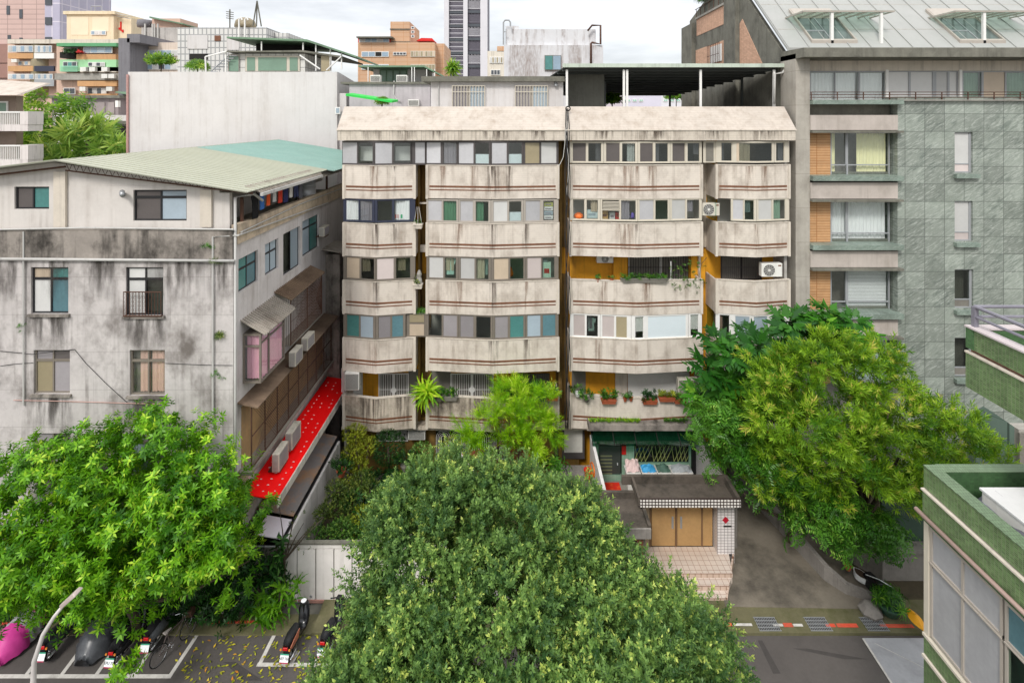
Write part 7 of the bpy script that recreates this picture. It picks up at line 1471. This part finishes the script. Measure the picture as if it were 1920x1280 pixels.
pot_plant(1172, 745, YB - .4, 'upright succulent in small terracotta pot between the two troughs', leaf=lm_pot, tm=TM['broad'], s=.5, n=14, br=.25, r=.1); pot_plant(1183, 744, YB - .4, 'red flowerpot with sprouting bulb next to the succulent', leaf=lm_pot, tm=TM['broad'], s=.5, n=9, br=.3, r=.1)
pot_plant(1218, 749, YB - .4, 'deep green plant in terracotta trough before the roller shutter', box=.75, r=.14, leaf=lm_dk, tm=TM['broad'], s=.6, n=40, br=.55)
pot_plant(1250, 744, YB - .35, 'yellow flowering plant in trough left of the grey box air conditioner', box=.8, r=.13, leaf=lm_y, tm=TM['broad'], s=.6, n=36, br=.35)
pot_plant(1275, 748, YB - .3, 'pale green variegated plant spilling below the grey box air conditioner', box=.6, r=.13, leaf=lm_m, tm=TM['broad'], s=.65, n=30, br=.3)
pot_plant(1121, 521, YB - .1, 'tiny leafy plant left on the ochre balcony rail', leaf=lm_pot, tm=TM['broad'], s=.45, n=12, br=.2, r=.1); pot_plant(1147, 522, YB - .15, 'small plant with white flower on the ochre balcony rail', leaf=lm_m, tm=TM['broad'], s=.4, n=10, br=.18, r=.1)
pot_plant(1208, 522, YB - .3, 'long mossy trough of seedlings on the ochre balcony rail', box=2.4, r=.12, leaf=lm_pot, tm=TM['strap_s'], s=.6, n=70, br=.3, pm=m_roomd)
t = thing('climbing_vine', 'wispy vine tangled over the right end of the ochre balcony', 'vine', tuple(W(1280, 525, YB - .2))); C = np.array([W(G.uniform(1255, 1318), G.uniform(490, 545), YB - .25 + G.uniform(-.1, .3)) for _ in range(70)]); foliage('foliage', lm_m, t, C, G.normal(size=(70, 3)), TM['ficus'], .9, G)
MB().tube([W(1258, 524, YB - .2), W(1258, 490, YB - .2)], .02, 5).build('stake', m_fr['w'], t); MB().tube([W(1310, 524, YB - .2), W(1315, 495, YB), W(1325, 483, YB)], .012, 4).build('stem', m_bark, t)
for (y, lb) in ((420, 'wooden planter of herbs slung in the upper recess gap'), (532, 'ledge with dead plant and rockery in the middle recess gap')):
    t = pot_plant(783.5, y, YB - .15, lb, box=.46, r=.18, h=.22, leaf=lm_pot if y < 500 else lm_ol, s=.5 if y < 500 else .9, n=16, br=.25, pm=m_trimw)
    b = MB()
    for dx in (-.2, 0, .2): b.tube([W(783.5, y, YB - .15) + Vector((dx, 0, 0)), W(783.5, y - 32, YB + .2) + Vector((dx * .3, 0, 0))], .01, 4)
    if y < 500: b.build('wire', m_cablew, t)
    else: MB().lathe(W(786, y, YB - .1), [(.16, 0), (.14, .2), (.1, .35), (.13, .5), (.05, .7)], 7).build('rockwork', m_conc, t)
t = thing('hanging_grass', 'tuft of grass sprouting in the recess gap beneath the third storey', 'grass tuft', tuple(W(788, 586, YB + .1))); foliage('foliage', lm_pot, t, np.array([W(783 + 2.5 * i, 583, YB + .1) for i in range(6)]), np.tile((0, -.5, .4), (6, 1)) + G.normal(size=(6, 3)) * .2, TM['strap_s'], .8, G)
for x0, x1, lb in ((1105, 1200, 'long strip of bright moss along the stained eave above the green awning'), (1245, 1290, 'short strip of moss at right of the stained eave')):
    t = thing('moss_strip', lb, 'moss', tuple(W((x0 + x1) / 2, 792, YB - .5))); n = int((x1 - x0) * 3); foliage('moss_cover', lm_fern if x0 < 1200 else lm_pot, t, np.array([W(G.uniform(x0, x1), 789 + G.uniform(-1, 3), YB - .5 + G.uniform(-.25, .2)) for _ in range(n)]), G.normal(size=(n, 3)) * .3 + (0, 0, 1), TM['ficus'], .6, G)
# shrubs at the gate
for i, (x0, x1, lb) in enumerate(((-6, 140, 'dark hedge shrub against the grey wall at the far left under the broad leaved tree'), (140, 300, 'dark hedge shrub behind the grey rain cover'), (300, 470, 'dark hedge shrub behind the bicycle'))):
    cx_ = PX((x0 + x1) / 2, 19.7); t = thing('hedge_shrub', lb, 'shrub', (cx_, 19.75, .05), 'hedge shrubs along the grey wall'); n = 900; C = np.stack([G.uniform(PX(x0, 19.7), PX(x1, 19.7), n), 19.75 + G.normal(size=n) * .22, .25 + G.uniform(0, 1, n) ** .8 * (3.0 - .35 * i)], 1); foliage('foliage', lm_dk, t, C, G.normal(size=(n, 3)) * .6 + (0, -.4, .5), TM['broad'], .8, G); b = MB(); [b.tube([(cx_ + k * .5, 19.8, .05), (cx_ + k * .55, 19.8, 2.4)], .03, 5) for k in (-2, -1, 0, 1, 2)]; b.build('stem', m_bark, t)
def streetplant(name, label, pts, Y, tm, s, lm, n, base, up=.6):
    t = thing(name, label, 'plant', base); C = np.array([W(*pts[G.integers(len(pts))], Y) + Vector(G.normal(size=3) * .22) for _ in range(n)]); C[:, 2] = np.maximum(C[:, 2], .15)
    foliage('foliage', lm, t, C, G.normal(size=(n, 3)) * .5 + (0, -.3, up), TM[tm], s, G); b = MB()
    for x, y in pts: b.tube([Vector(base), Vector(base).lerp(W(x, y, Y), .5) + Vector((.1, 0, 0)), W(x, y, Y)], .025, 5)
    b.build('stem', m_bark, t)
streetplant('schefflera_shrub', 'glossy umbrella leaved shrub beside the left end of the white fence', [(500, 1050), (520, 1030), (505, 1085), (525, 1075), (490, 1100)], 20.2, 'broad', 1.25, lm_dk, 40, (-9.3, 20.3, .05))
streetplant('wild_ginger', 'bright arching long leaved plant at the foot of the white fence', [(500, 1120), (525, 1110), (535, 1130), (510, 1145), (490, 1140)], 19.8, 'strap', 1.5, lm_l, 17, (-9.0, 19.9, .05))
t = thing('bare_shrub', 'thin bare branching shrub in front of the garden wall corner', 'shrub', (-8.7, 20.5, .1)); b = MB()
for k in range(7): e = W(530 + k * 12 + G.uniform(-10, 10), 950 + G.uniform(0, 60), 20.6); m1 = Vector((-8.7, 20.5, 1.8)).lerp(e, .5) + Vector((0, 0, .12)); b.tube([Vector((-8.7, 20.5, .1)), Vector((-8.75, 20.5, 1.8)), m1, e], [.05, .035, .02, .01], 5)
b.build('branches', m_bark, t); foliage('foliage', lm_ol, t, np.array([W(G.uniform(530, 600), G.uniform(955, 1030), 20.6) for _ in range(16)]), G.normal(size=(16, 3)), TM['ficus'], .7, G)
# fallen leaves
nL = 460; px = G.uniform(330, 720, nL); py = 1175 + G.uniform(0, 1, nL) ** .8 * 150; C = np.array([gpt(x, y, .03) for x, y in zip(px, py)])
lm_fall = leafmat('fallen leaf', (120, 130, 30), (196, 186, 50), (200, 130, 40), rough=.6, trans=.1)
one = (np.array([LF((0, 0, 0), (1, 0, .12), .17, .07, .06)]), np.array([.8])); o = foliage('fallen_leaves', lm_fall, None, C, np.tile((0, 0, 1.), (nL, 1)) + G.normal(size=(nL, 3)) * .15, one, .85, G, .8); tag(o, kind='stuff')
# ================= vehicles
m_blk = mat('glossy black paint', (22, 23, 26), .25, .05, 3, spec=.6); m_tyre = mat('tyre rubber', (24, 24, 24), .85, .05, 4); m_chr = mat('chrome', (190, 190, 192), .2, .05, 4, metal=.8); m_seat = mat('seat vinyl', (34, 34, 36), .55, .1, 3); m_seatb = mat('tan brown vinyl', (172, 104, 80), .5, .1, 3)
m_tail = mat('tail lamp red', (190, 20, 24), .25, .05, 3, spec=.6); m_amb = mat('amber lamp', (220, 140, 60), .3, .05, 3); m_mag = mat('magenta trim', (170, 40, 80), .4, .05, 3)
m_pl = mat('plate white', (232, 234, 236), .5, 0); m_plg = mat('plate green band', (60, 150, 120), .5, 0)
def text_mesh(s, size):
    cu = bpy.data.curves.new('t', 'FONT'); cu.body = s; cu.size = size; cu.align_x = 'CENTER'; cu.align_y = 'CENTER'; cu.extrude = .001; o = bpy.data.objects.new('t', cu); COL.objects.link(o)
    bpy.context.view_layer.update(); me = bpy.data.meshes.new_from_object(o); COL.objects.unlink(o); bpy.data.objects.remove(o); return me
def scooter(X, Y, label, plate=None, body=None, seat=None, shade=True, yaw=0., group='scooters parked in the street bays'):
    """rear wheel at (X, Y), pointing away from the street (+Y)"""
    t = thing('parked_scooter', label, 'scooter', (X, Y, 0), group); body = body or m_blk; seat = seat or m_seat; V = lambda x, y, z: (X + x, Y + y, z)
    for nm, y in (('wheel', .28), ('wheel', 1.5)):
        b = MB(); b.ring(V(0, y, .25), .2, .055, ax=(1, 0, 0), n=20, m=8); wv = b.build(nm, m_tyre, t, smooth=True)
        b = MB(); b.tube([V(-.05, y, .25), V(.05, y, .25)], .07, 12); b.ring(V(0, y, .25), .15, .02, ax=(1, 0, 0), n=16, m=5)
        for k in range(5): a = k * 1.2566; b.tube([V(0, y, .25), V(0, y + .15 * math.cos(a), .25 + .15 * math.sin(a))], .016, 4)
        b.build('rim', m_chr, wv)
    b = MB()   # tail and side panels, lofted sections
    secs = [(-.02, .10, .62, .74), (.12, .15, .45, .78), (.4, .19, .34, .80), (.75, .17, .26, .74), (.86, .14, .24, .52), (1.2, .15, .2, .3), (1.3, .18, .24, .5), (1.4, .21, .34, .92), (1.52, .14, .42, 1.0)]
    base = len(b.v)
    for (y, w_, z0, z1) in secs:
        for (u, v) in ((-.7, 0), (-1, .35), (-.95, .8), (-.55, 1), (.55, 1), (.95, .8), (1, .35), (.7, 0)): b.v.append(V(u * w_, y, z0 + (z1 - z0) * v))
    for i in range(len(secs) - 1):
        for k in range(8): k2 = (k + 1) % 8; b.f.append((base + i*8 + k, base + i*8 + k2, base + (i+1)*8 + k2, base + (i+1)*8 + k)); b.mi.append(0)
    b.f.append(tuple(base + k for k in range(8))); b.mi.append(0); b.f.append(tuple(base + (len(secs)-1)*8 + k for k in range(8))[::-1]); b.mi.append(0)
    b.build('body', body, t, smooth=True)
    b = MB(); base = 0; ss = [(-.02, .07, .77), (.1, .13, .84), (.35, .15, .85), (.6, .14, .80), (.8, .09, .78)]
    for (y, w_, z) in ss:
        for (u, v) in ((-1, -.06), (-.8, .03), (0, .05), (.8, .03), (1, -.06)): b.v.append(V(u * w_, y, z + v))
    for i in range(4):
        for k in range(4): b.f.append((i*5 + k, i*5 + k + 1, (i+1)*5 + k + 1, (i+1)*5 + k)); b.mi.append(0)
    b.f.append((0, 1, 2, 3, 4)); b.mi.append(0); b.build('seat', seat, t, smooth=True)
    b = MB(); b.tube([V(0, 1.42, .3), V(0, 1.36, .75), V(0, 1.32, 1.02)], .03, 8); b.tube([V(-.3, 1.26, 1.06), V(-.12, 1.33, 1.04), V(.12, 1.33, 1.04), V(.3, 1.26, 1.06)], .022, 8); b.build('handlebar', m_black, t)
    b = MB(); b.hexa([V(-.12, 1.28, 1.0), V(.12, 1.28, 1.0), V(.1, 1.45, .98), V(-.1, 1.45, .98), V(-.1, 1.3, 1.08), V(.1, 1.3, 1.08), V(.07, 1.42, 1.1), V(-.07, 1.42, 1.1)]); b.build('dashboard', m_black, t, bevel=.015)
    for sx in (-1, 1):
        b = MB(); b.tube([V(sx * .2, 1.3, 1.06), V(sx * .27, 1.34, 1.24)], .008, 5); b.tube([V(sx * .28, 1.335, 1.27), V(sx * .28, 1.35, 1.27)], .06, 12); b.build('mirror', m_chr, t)
        MB().tube([V(sx * .15, -.05, .66), V(sx * .15, -.02, .66)], .035, 8).build('indicator', m_amb, t)
    MB().hexa([V(-.09, -.05, .64), V(.09, -.05, .64), V(.09, -.0, .64), V(-.09, 0, .64), V(-.08, -.04, .72), V(.08, -.04, .72), V(.08, 0, .74), V(-.08, 0, .74)]).build('tail_lamp', m_tail, t, bevel=.008)
    MB().hexa([V(-.07, -.06, .3), V(.07, -.06, .3), V(.07, .1, .42), V(-.07, .1, .42), V(-.08, .0, .62), V(.08, .0, .62), V(.08, .12, .62), V(-.08, .12, .62)]).build('mudguard', m_black, t)
    pb = MB(); pb.hexa([V(-.15, -.14, .34), V(.15, -.14, .34), V(.15, -.13, .34), V(-.15, -.13, .34), V(-.15, -.06, .52), V(.15, -.06, .52), V(.15, -.05, .52), V(-.15, -.05, .52)]); P0 = pb.build('licence_plate', m_pl, t)
    MB().hexa([V(-.15, -.069, .515), V(.15, -.069, .515), V(.15, -.06, .515), V(-.15, -.06, .515), V(-.15, -.055, .545), V(.15, -.055, .545), V(.15, -.045, .545), V(-.15, -.045, .545)]).build('plate_band', m_plg, P0)
    MB().hexa([V(-.15, -.15, .31), V(.15, -.15, .31), V(.15, -.14, .31), V(-.15, -.14, .31), V(-.15, -.14, .338), V(.15, -.14, .338), V(.15, -.13, .338), V(-.15, -.13, .338)]).build('plate_trim', m_mag, P0)
    if plate:
        me = text_mesh(plate, .105); me.materials.append(m_black); o = bpy.data.objects.new('plate_number', me); COL.objects.link(o); o.parent = P0; o.location = (0, -.106, .43); o.rotation_euler = (math.atan2(.18, .08), 0, 0)
    MB().tube([V(.17, .0, .3), V(.17, .3, .27), V(.12, .6, .25)], [.045, .045, .02], 8).build('exhaust', m_chr, t, smooth=True)
    MB().tube([V(-.12, .7, .25), V(-.22, .75, .0)], .015, 5).build('kickstand', m_chr, t)
    MB().hexa([V(-.09, 1.42, .1 + .3), V(.09, 1.42, .4), V(.08, 1.72, .36), V(-.08, 1.72, .36), V(-.07, 1.42, .48), V(.07, 1.42, .48), V(.05, 1.68, .44), V(-.05, 1.68, .44)]).build('front_fender', body, t, bevel=.02)
    return t
s1 = scooter(-7.75, 18.25, 'black scooter with tan seat side nearest the white fence, plate facing the road', 'NEF 760', seat=m_seat); b = MB(); V0 = Vector((-7.75, 18.25, 0)); b.prism([V0 + Vector(p) for p in ((.16, .0, .7), (.2, .2, .82), (.19, .62, .8), (.2, .5, .6), (.17, .1, .58))], (.02, 0, 0)); b.build('tan_side_panel', m_seatb, s1)
s1.rotation_euler = (0, 0, R(-4))
b = MB(); b.lathe(V0 + Vector((0, 1.36, 1.08)), [(.09, 0), (.1, .02), (.02, .03)], 12); b.build('round_dial', m_pl, s1); 
scooter(-6.55, 18.45, 'dark scooter with white trimmed tail partly under the ficus branches', 'EBP 12').rotation_euler = (0, 0, R(-6)); scooter(-5.7, 18.5, 'scooter with blue side, almost buried in the ficus foliage', body=mat('blue scooter paint', (40, 74, 150), .3, .1, 3, spec=.6))
scooter(-13.6, 18.1, 'black scooter with red tail lamp beside the bicycle', 'EPU 70').rotation_euler = (0, 0, R(-3)); scooter(-16.1, 18.3, 'grey scooter half hidden behind the street lamp pole', body=mat('grey scooter paint', (70, 74, 76), .35, .1, 3)); scooter(-12.75, 18.6, 'silver panelled scooter between black scooter and bicycle', body=mat('silver scooter paint', (110, 112, 116), .35, .1, 3))
def cover(X, Y, label, m_, L_=1.9, w_=.4, name='covered_scooter', h=1.12):
    t = thing(name, label, 'covered scooter', (X, Y, 0), 'scooters under rain covers'); b = MB(); n, k = 22, 14
    for i in range(n + 1):
        u = i / n; y = Y + u * L_; prof = (.62 + .22 * math.sin(min(1, u * 2.2) * math.pi * .5) if u < .6 else .84 + (h - .84) * math.sin((u - .6) / .3 * math.pi * .5) if u < .9 else h - (u - .9) * 6.5 * .8)
        for j in range(k + 1):
            a = math.pi * j / k; rr = w_ * (1 + .07 * math.sin(i * 1.9 + j * 1.3)) * min(1, .45 + u * 2.2); z = prof * min(1, .55 + u * 3) * (math.sin(a) ** .45 if math.sin(a) > 0 else 0) + .03 * math.sin(i * 2.3 + j * 2.1); b.v.append((X + rr * math.cos(a) * (1.15 - .3 * math.sin(a)), y, max(.12, z)))
    for i in range(n):
        for j in range(k): q = i * (k + 1) + j; b.f.append((q, q + 1, q + k + 2, q + k + 1)); b.mi.append(0 if not isinstance(m_, list) else (1 if .38 < i / n < .62 else 0))
    for i in (0, n): b.f.append(tuple(i * (k + 1) + j for j in range(k + 1))); b.mi.append(0)
    b.build('rain_cover', m_, t, smooth=True)
    b = MB(); b.ring((X, Y + .3, .25), .2, .05, ax=(1, 0, 0), n=16, m=6); b.build('wheel', m_tyre, t); b = MB(); b.ring((X, Y + L_ - .3, .25), .2, .05, ax=(1, 0, 0), n=16, m=6); b.build('wheel', m_tyre, t)
cover(-14.7, 18.2, 'scooter under a dull grey rain cover beneath the broad leaved tree', mat('grey rain cover', (74, 76, 80), .35, .25, 3, spec=.5), 2.0, .5)
cover(-17.7, 18.2, 'scooter under a magenta and silver rain cover at the left picture edge', [mat('magenta cover', (196, 60, 140), .5, .08, 3), mat('silver cover', (170, 164, 170), .3, .2, 4, spec=.6)], 2.0, .48)
# bicycle
bk = thing('bicycle', 'old bicycle with pale saddle parked at the end of the left scooter bay', 'bicycle', (-11.9, 18.9, 0)); A = Vector((-12.15, 18.35, .33)); Bw = Vector((-11.75, 19.35, .33)); ax = (Bw - A).cross(Vector((0, 0, 1))).normalized(); F_ = Vector((ax.x, ax.y, 0))
for c in (A, Bw):
    b = MB(); b.ring(c, .32, .018, ax=ax, n=28, m=6); wv = b.build('wheel', m_tyre, bk); b = MB(); b.ring(c, .30, .012, ax=ax, n=28, m=5)
    dd = (Bw - A).normalized()
    for k in range(12): a = k * math.pi / 6; b.tube([c, c + (dd * math.cos(a) + Vector((0, 0, 1)) * math.sin(a)) * .3], .003, 3)
    b.build('rim', m_chr, wv)
dd = (Bw - A).normalized(); up = Vector((0, 0, 1)); BB = A + dd * .43 - up * .03; ST = A + dd * .3 + up * .48; HT = Bw - dd * .2 + up * .5
b = MB(); [b.tube(p, .016, 6) for p in ([BB, ST], [BB, HT - up * .05], [ST, HT], [A, BB], [A, ST], [Bw, HT, HT + up * .12])]; b.build('frame', mat('bicycle frame paint', (96, 84, 80), .4, .15, 4), bk)
b = MB(); b.hexa([ST + v for v in (F_*-.07 - dd*.12 + up*.08, F_*.07 - dd*.12 + up*.08, F_*.02 + dd*.14 + up*.08, F_*-.02 + dd*.14 + up*.08, F_*-.07 - dd*.12 + up*.13, F_*.07 - dd*.12 + up*.13, F_*.02 + dd*.14 + up*.11, F_*-.02 + dd*.14 + up*.11)]); b.tube([ST, ST + up * .09], .014, 6); b.build('saddle', mat('pale saddle', (190, 180, 174), .5, .1, 4), bk, bevel=.01)
b = MB(); H = HT + up * .14; b.tube([H - F_ * .26 - dd * .1, H - F_ * .12 + up * .02, H + F_ * .12 + up * .02, H + F_ * .26 - dd * .1], .013, 6); b.build('handlebar', m_chr, bk)
b = MB(); b.ring(BB, .09, .01, ax=ax, n=16, m=4); b.tube([BB - up * .15 + F_ * .06, BB + F_ * .06, BB - F_ * .06, BB + up * .15 - F_ * .06], .01, 5); b.build('crank', m_chr, bk)
b = MB(); c0 = Bw + up * .5; b.box(c0.x - .15, c0.x + .15, c0.y - .05, c0.y + .2, c0.z - .08, c0.z + .12); b.build('basket', m_rust, bk)
# street lamp
lp = thing('street_lamp', 'pale curved street lamp rising in front of the left scooter bay', 'street lamp', (-10.82, 12.0, 0)); pts = [Vector((-10.82, 12.0, 0)), Vector((-10.8, 12.0, 5.5)), Vector((-10.75, 12.0, 6.6)), Vector((-10.55, 12.0, 7.2)), Vector((-10.3, 12.0, 7.6)), Vector((-10.1, 12.0, 7.85))]
MB().tube(pts, [.09, .065, .05, .045, .04, .035], 10).build('pole', mat('lamp pole paint', (196, 190, 186), .45, .06, 2, streak=.2), lp, smooth=True)
b = MB(); c = Vector((-10.12, 12.0, 7.83)); dd = Vector((.6, 0, .55)).normalized(); sd_ = Vector((0, 1, 0)); nn_ = dd.cross(sd_)
b.hexa([c + v for v in (sd_*-.07 + nn_*-.03, sd_*.07 + nn_*-.03, sd_*.13 + dd*.5 + nn_*-.03, sd_*-.13 + dd*.5 + nn_*-.03, sd_*-.05 + nn_*.06, sd_*.05 + nn_*.06, sd_*.1 + dd*.48 + nn_*.06, sd_*-.1 + dd*.48 + nn_*.06)]); b.build('lamp_head', mat('lamp head grey', (170, 156, 150), .4, .2, 6), lp, bevel=.02)
# things at the driveway corner
def spoon(x0, y0, x1, y1, w_, z, m_, m2, nm, lb, cat):
    a, c = gpt(x0, y0, z), gpt(x1, y1, z); t = thing(nm, lb, cat, (a.x, a.y, .1)); d = c - a; s_ = Vector((-d.y, d.x, 0)).normalized() * w_; pts = [a + d * u + s_ * math.sin(math.pi * u) ** .8 * (1 if k else -1) for k in (0, 1) for u in ([i / 8 for i in range(9)] if not k else [1 - i / 8 for i in range(1, 8)])]
    return t, pts
t, pts = spoon(1600, 1062, 1628, 1088, .2, .55, None, None, 'white_basin', 'white oval basin of dark soil on the low curved wall', 'basin'); b = MB(); b.prism([p - Vector((0, 0, .2)) for p in pts], (0, 0, .2)); b.build('basin_shell', m_whitep, t); cpt = sum(pts, Vector()) / len(pts); MB().prism([cpt + (p - cpt) * .85 + Vector((0, 0, .002)) for p in pts], (0, 0, .01)).build('soil', m_soil, t)
pot_plant(1668, 1128, 20.2, 'dark green pot of ferny leaves at the driveway corner', r=.45, h=.4, leaf=lm_pot, tm=TM['strap_s'], s=1.3, n=26, br=.5, pm=mat('green glazed pot', (60, 90, 74), .3, .1, 3))
t, pts = spoon(1702, 1138, 1732, 1182, .22, .5, None, None, 'yellow_umbrella', 'orange yellow folded umbrella drooping beside the green tiled corner', 'umbrella'); b = MB(); cpt = sum(pts, Vector()) / len(pts); n = len(pts)
for i in range(n): b.poly([cpt + Vector((0, 0, .18)), pts[i], pts[(i + 1) % n]])
o = b.build('umbrella_cloth', mat('orange yellow cloth', (226, 158, 30), .6, .12, 5), t); so = o.modifiers.new('thick', 'SOLIDIFY'); so.thickness = .015; MB().tube([cpt + Vector((0, 0, .2)), cpt + Vector((.3, -.2, -.4))], .012, 5).build('shaft', m_chr, t)
t = thing('broken_rock', 'pale broken stone beside the green pot', 'rock', tuple(gpt(1632, 1148, .1))); c = gpt(1632, 1148, .1); MB().lathe(c, [(.38, 0), (.42, .12), (.25, .3), (.06, .34)], 7).build('rock_body', m_wallc, t)
pot_plant(1590, 1058, 21.4, 'small terracotta pot on the curved wall behind the white basin', r=.14, h=.2, leaf=lm_dk, s=.6, n=10, br=.15)
t = thing('parked_motorcycle', 'scooter parked beyond the curved wall with only handlebar and mirror showing', 'scooter', (13.9, 20.9, .1)); c = Vector((14.2, 20.6, 0)); b = MB(); b.tube([c + Vector((-.35, .3, .95)), c + Vector((0, 0, 1.0)), c + Vector((.3, -.3, .95))], .022, 6); b.build('handlebar', m_chr, t); b = MB(); b.hexa([c + Vector(v) for v in ((-.2,-.2,.3),(.2,-.2,.3),(.25,.9,.3),(-.25,.9,.3),(-.12,-.1,.95),(.12,-.1,.95),(.12,.7,.75),(-.12,.7,.75))]); b.build('body', m_blk, t, bevel=.06); b = MB(); b.ring(c + Vector((0, -.3, .28)), .22, .06, ax=(1, 0, 0)); b.build('wheel', m_tyre, t)
# window clutter behind the glass
def box_thing(x0, y0, x1, y1, Y, m_, label, cat='box', name='cardboard_box', d=.3, b2=None):
    t = thing(name, label, cat, (PX((x0 + x1) / 2, Y), Y, PZ(y1, Y))); MB().pbox(x0, y0, x1, y1, Y, d).build('box_body', m_, t, bevel=.008)
    b = MB(); b.pbox(x0 + (x1 - x0) * .15, y0 + (y1 - y0) * .4, x1 - (x1 - x0) * .2, y0 + (y1 - y0) * .7, Y - .006, .006); b.build('label_patch', b2 or m_whitep, t)
mcard = mat('cardboard', (196, 156, 100), .85, .08, 3); Yi = YB + .12
box_thing(1100, 394, 1121, 409, Yi, mat('pale blue box', (196, 212, 214), .7, .05, 3), 'pale blue box behind the glass left of the louvre window', b2=P_['u']); box_thing(1128, 395, 1140, 411, Yi, mcard, 'brown carton under the louvre window', b2=m_stripe); box_thing(1143, 398, 1153, 412, Yi, m_whitep, 'tilted white carton right of the brown carton', b2=m_cg); box_thing(1154, 398, 1168, 411, Yi, m_red, 'red carton behind the glass under the louvre window', b2=m_terra)
for x0, x1, c, lb in ((1075, 1095, (226, 110, 40), 'orange bag heaped in the leftmost window of the louvred balcony'), (1170, 1182, (190, 180, 214), 'lilac plastic bag behind the glass'), (1182, 1190, (110, 90, 190), 'violet plastic bag behind the glass')):
    c_ = W((x0 + x1) / 2, 405, Yi + .1); t = thing('plastic_bag', lb, 'bag', tuple(c_)); r = (x1 - x0) / 2 * .027; b = MB(); b.lathe(c_ - Vector((0, 0, .12)), [(r * .8, 0), (r, .1), (r * .8, .22), (r * .3, .3)], 9); b.build('bag_body', mat('bag %d %d %d' % c, c, .5, .1, 5), t, smooth=True)
for i, (y0, y1, m_) in enumerate(((379, 387, mat('olive box', (170, 170, 100), .7, .1, 3)), (387.5, 395, m_whitep), (396, 403, P_['u']), (404, 411, m_whitep))): box_thing(1020, y0, 1037, y1, YB + .1, m_, ['olive storage box on top of the stack in the corner window', 'white storage box second in the corner window stack', 'bluish storage box third in the corner window stack', 'white storage box lowest in the corner window stack'][i], name='storage_box', b2=m_cg)
for x, c, lb in ((816, (214, 130, 120), 'salmon shirt hung in the leftmost wide balcony window'), (844, (214, 224, 226), 'white shirt hung behind green glass, second window'), (877, (206, 200, 214), 'lilac shirt hung in the third balcony window'), (907, (210, 220, 222), 'white printed shirt hung in the fourth balcony window')):
    garment(lb, 'laundry', c, PX(x, YB), YB - .03 + (-.25 if 0 else .12) - .0, PZ(483, YB), .62, .9)
garment('pale green towel hanging behind the white framed window', 'laundry', (190, 214, 206), PX(1109, YB), YB + .1, PZ(596, YB), .5, .7)
box_thing(1018, 492, 1033, 521, YB + .1, m_white, 'white boxy appliance in the corner window above', cat='appliance', name='appliance', b2=m_red)
t = thing('orange_bag', 'orange black bag slumped in the sixth balcony window', 'bag', tuple(W(957, 518, YB + .1))); MB().lathe(W(957, 518, YB + .15), [(.12, 0), (.16, .15), (.1, .35), (.04, .5)], 9).build('bag_body', mat('orange bag', (220, 100, 40), .6, .2, 4), t, smooth=True)
for x, c, lb in ((744, (200, 50, 50), 'red sticker on the curtained navy window'), (752, (60, 170, 120), 'green sticker on the curtained navy window')):
    o = MB().pbox(x - 3, 402, x + 3, 409, YB + .02, .004).build('window_sticker', mat('sticker %d' % c[0], c, .6, 0)); o.location.y -= .02; tag(o, lb, 'sticker')
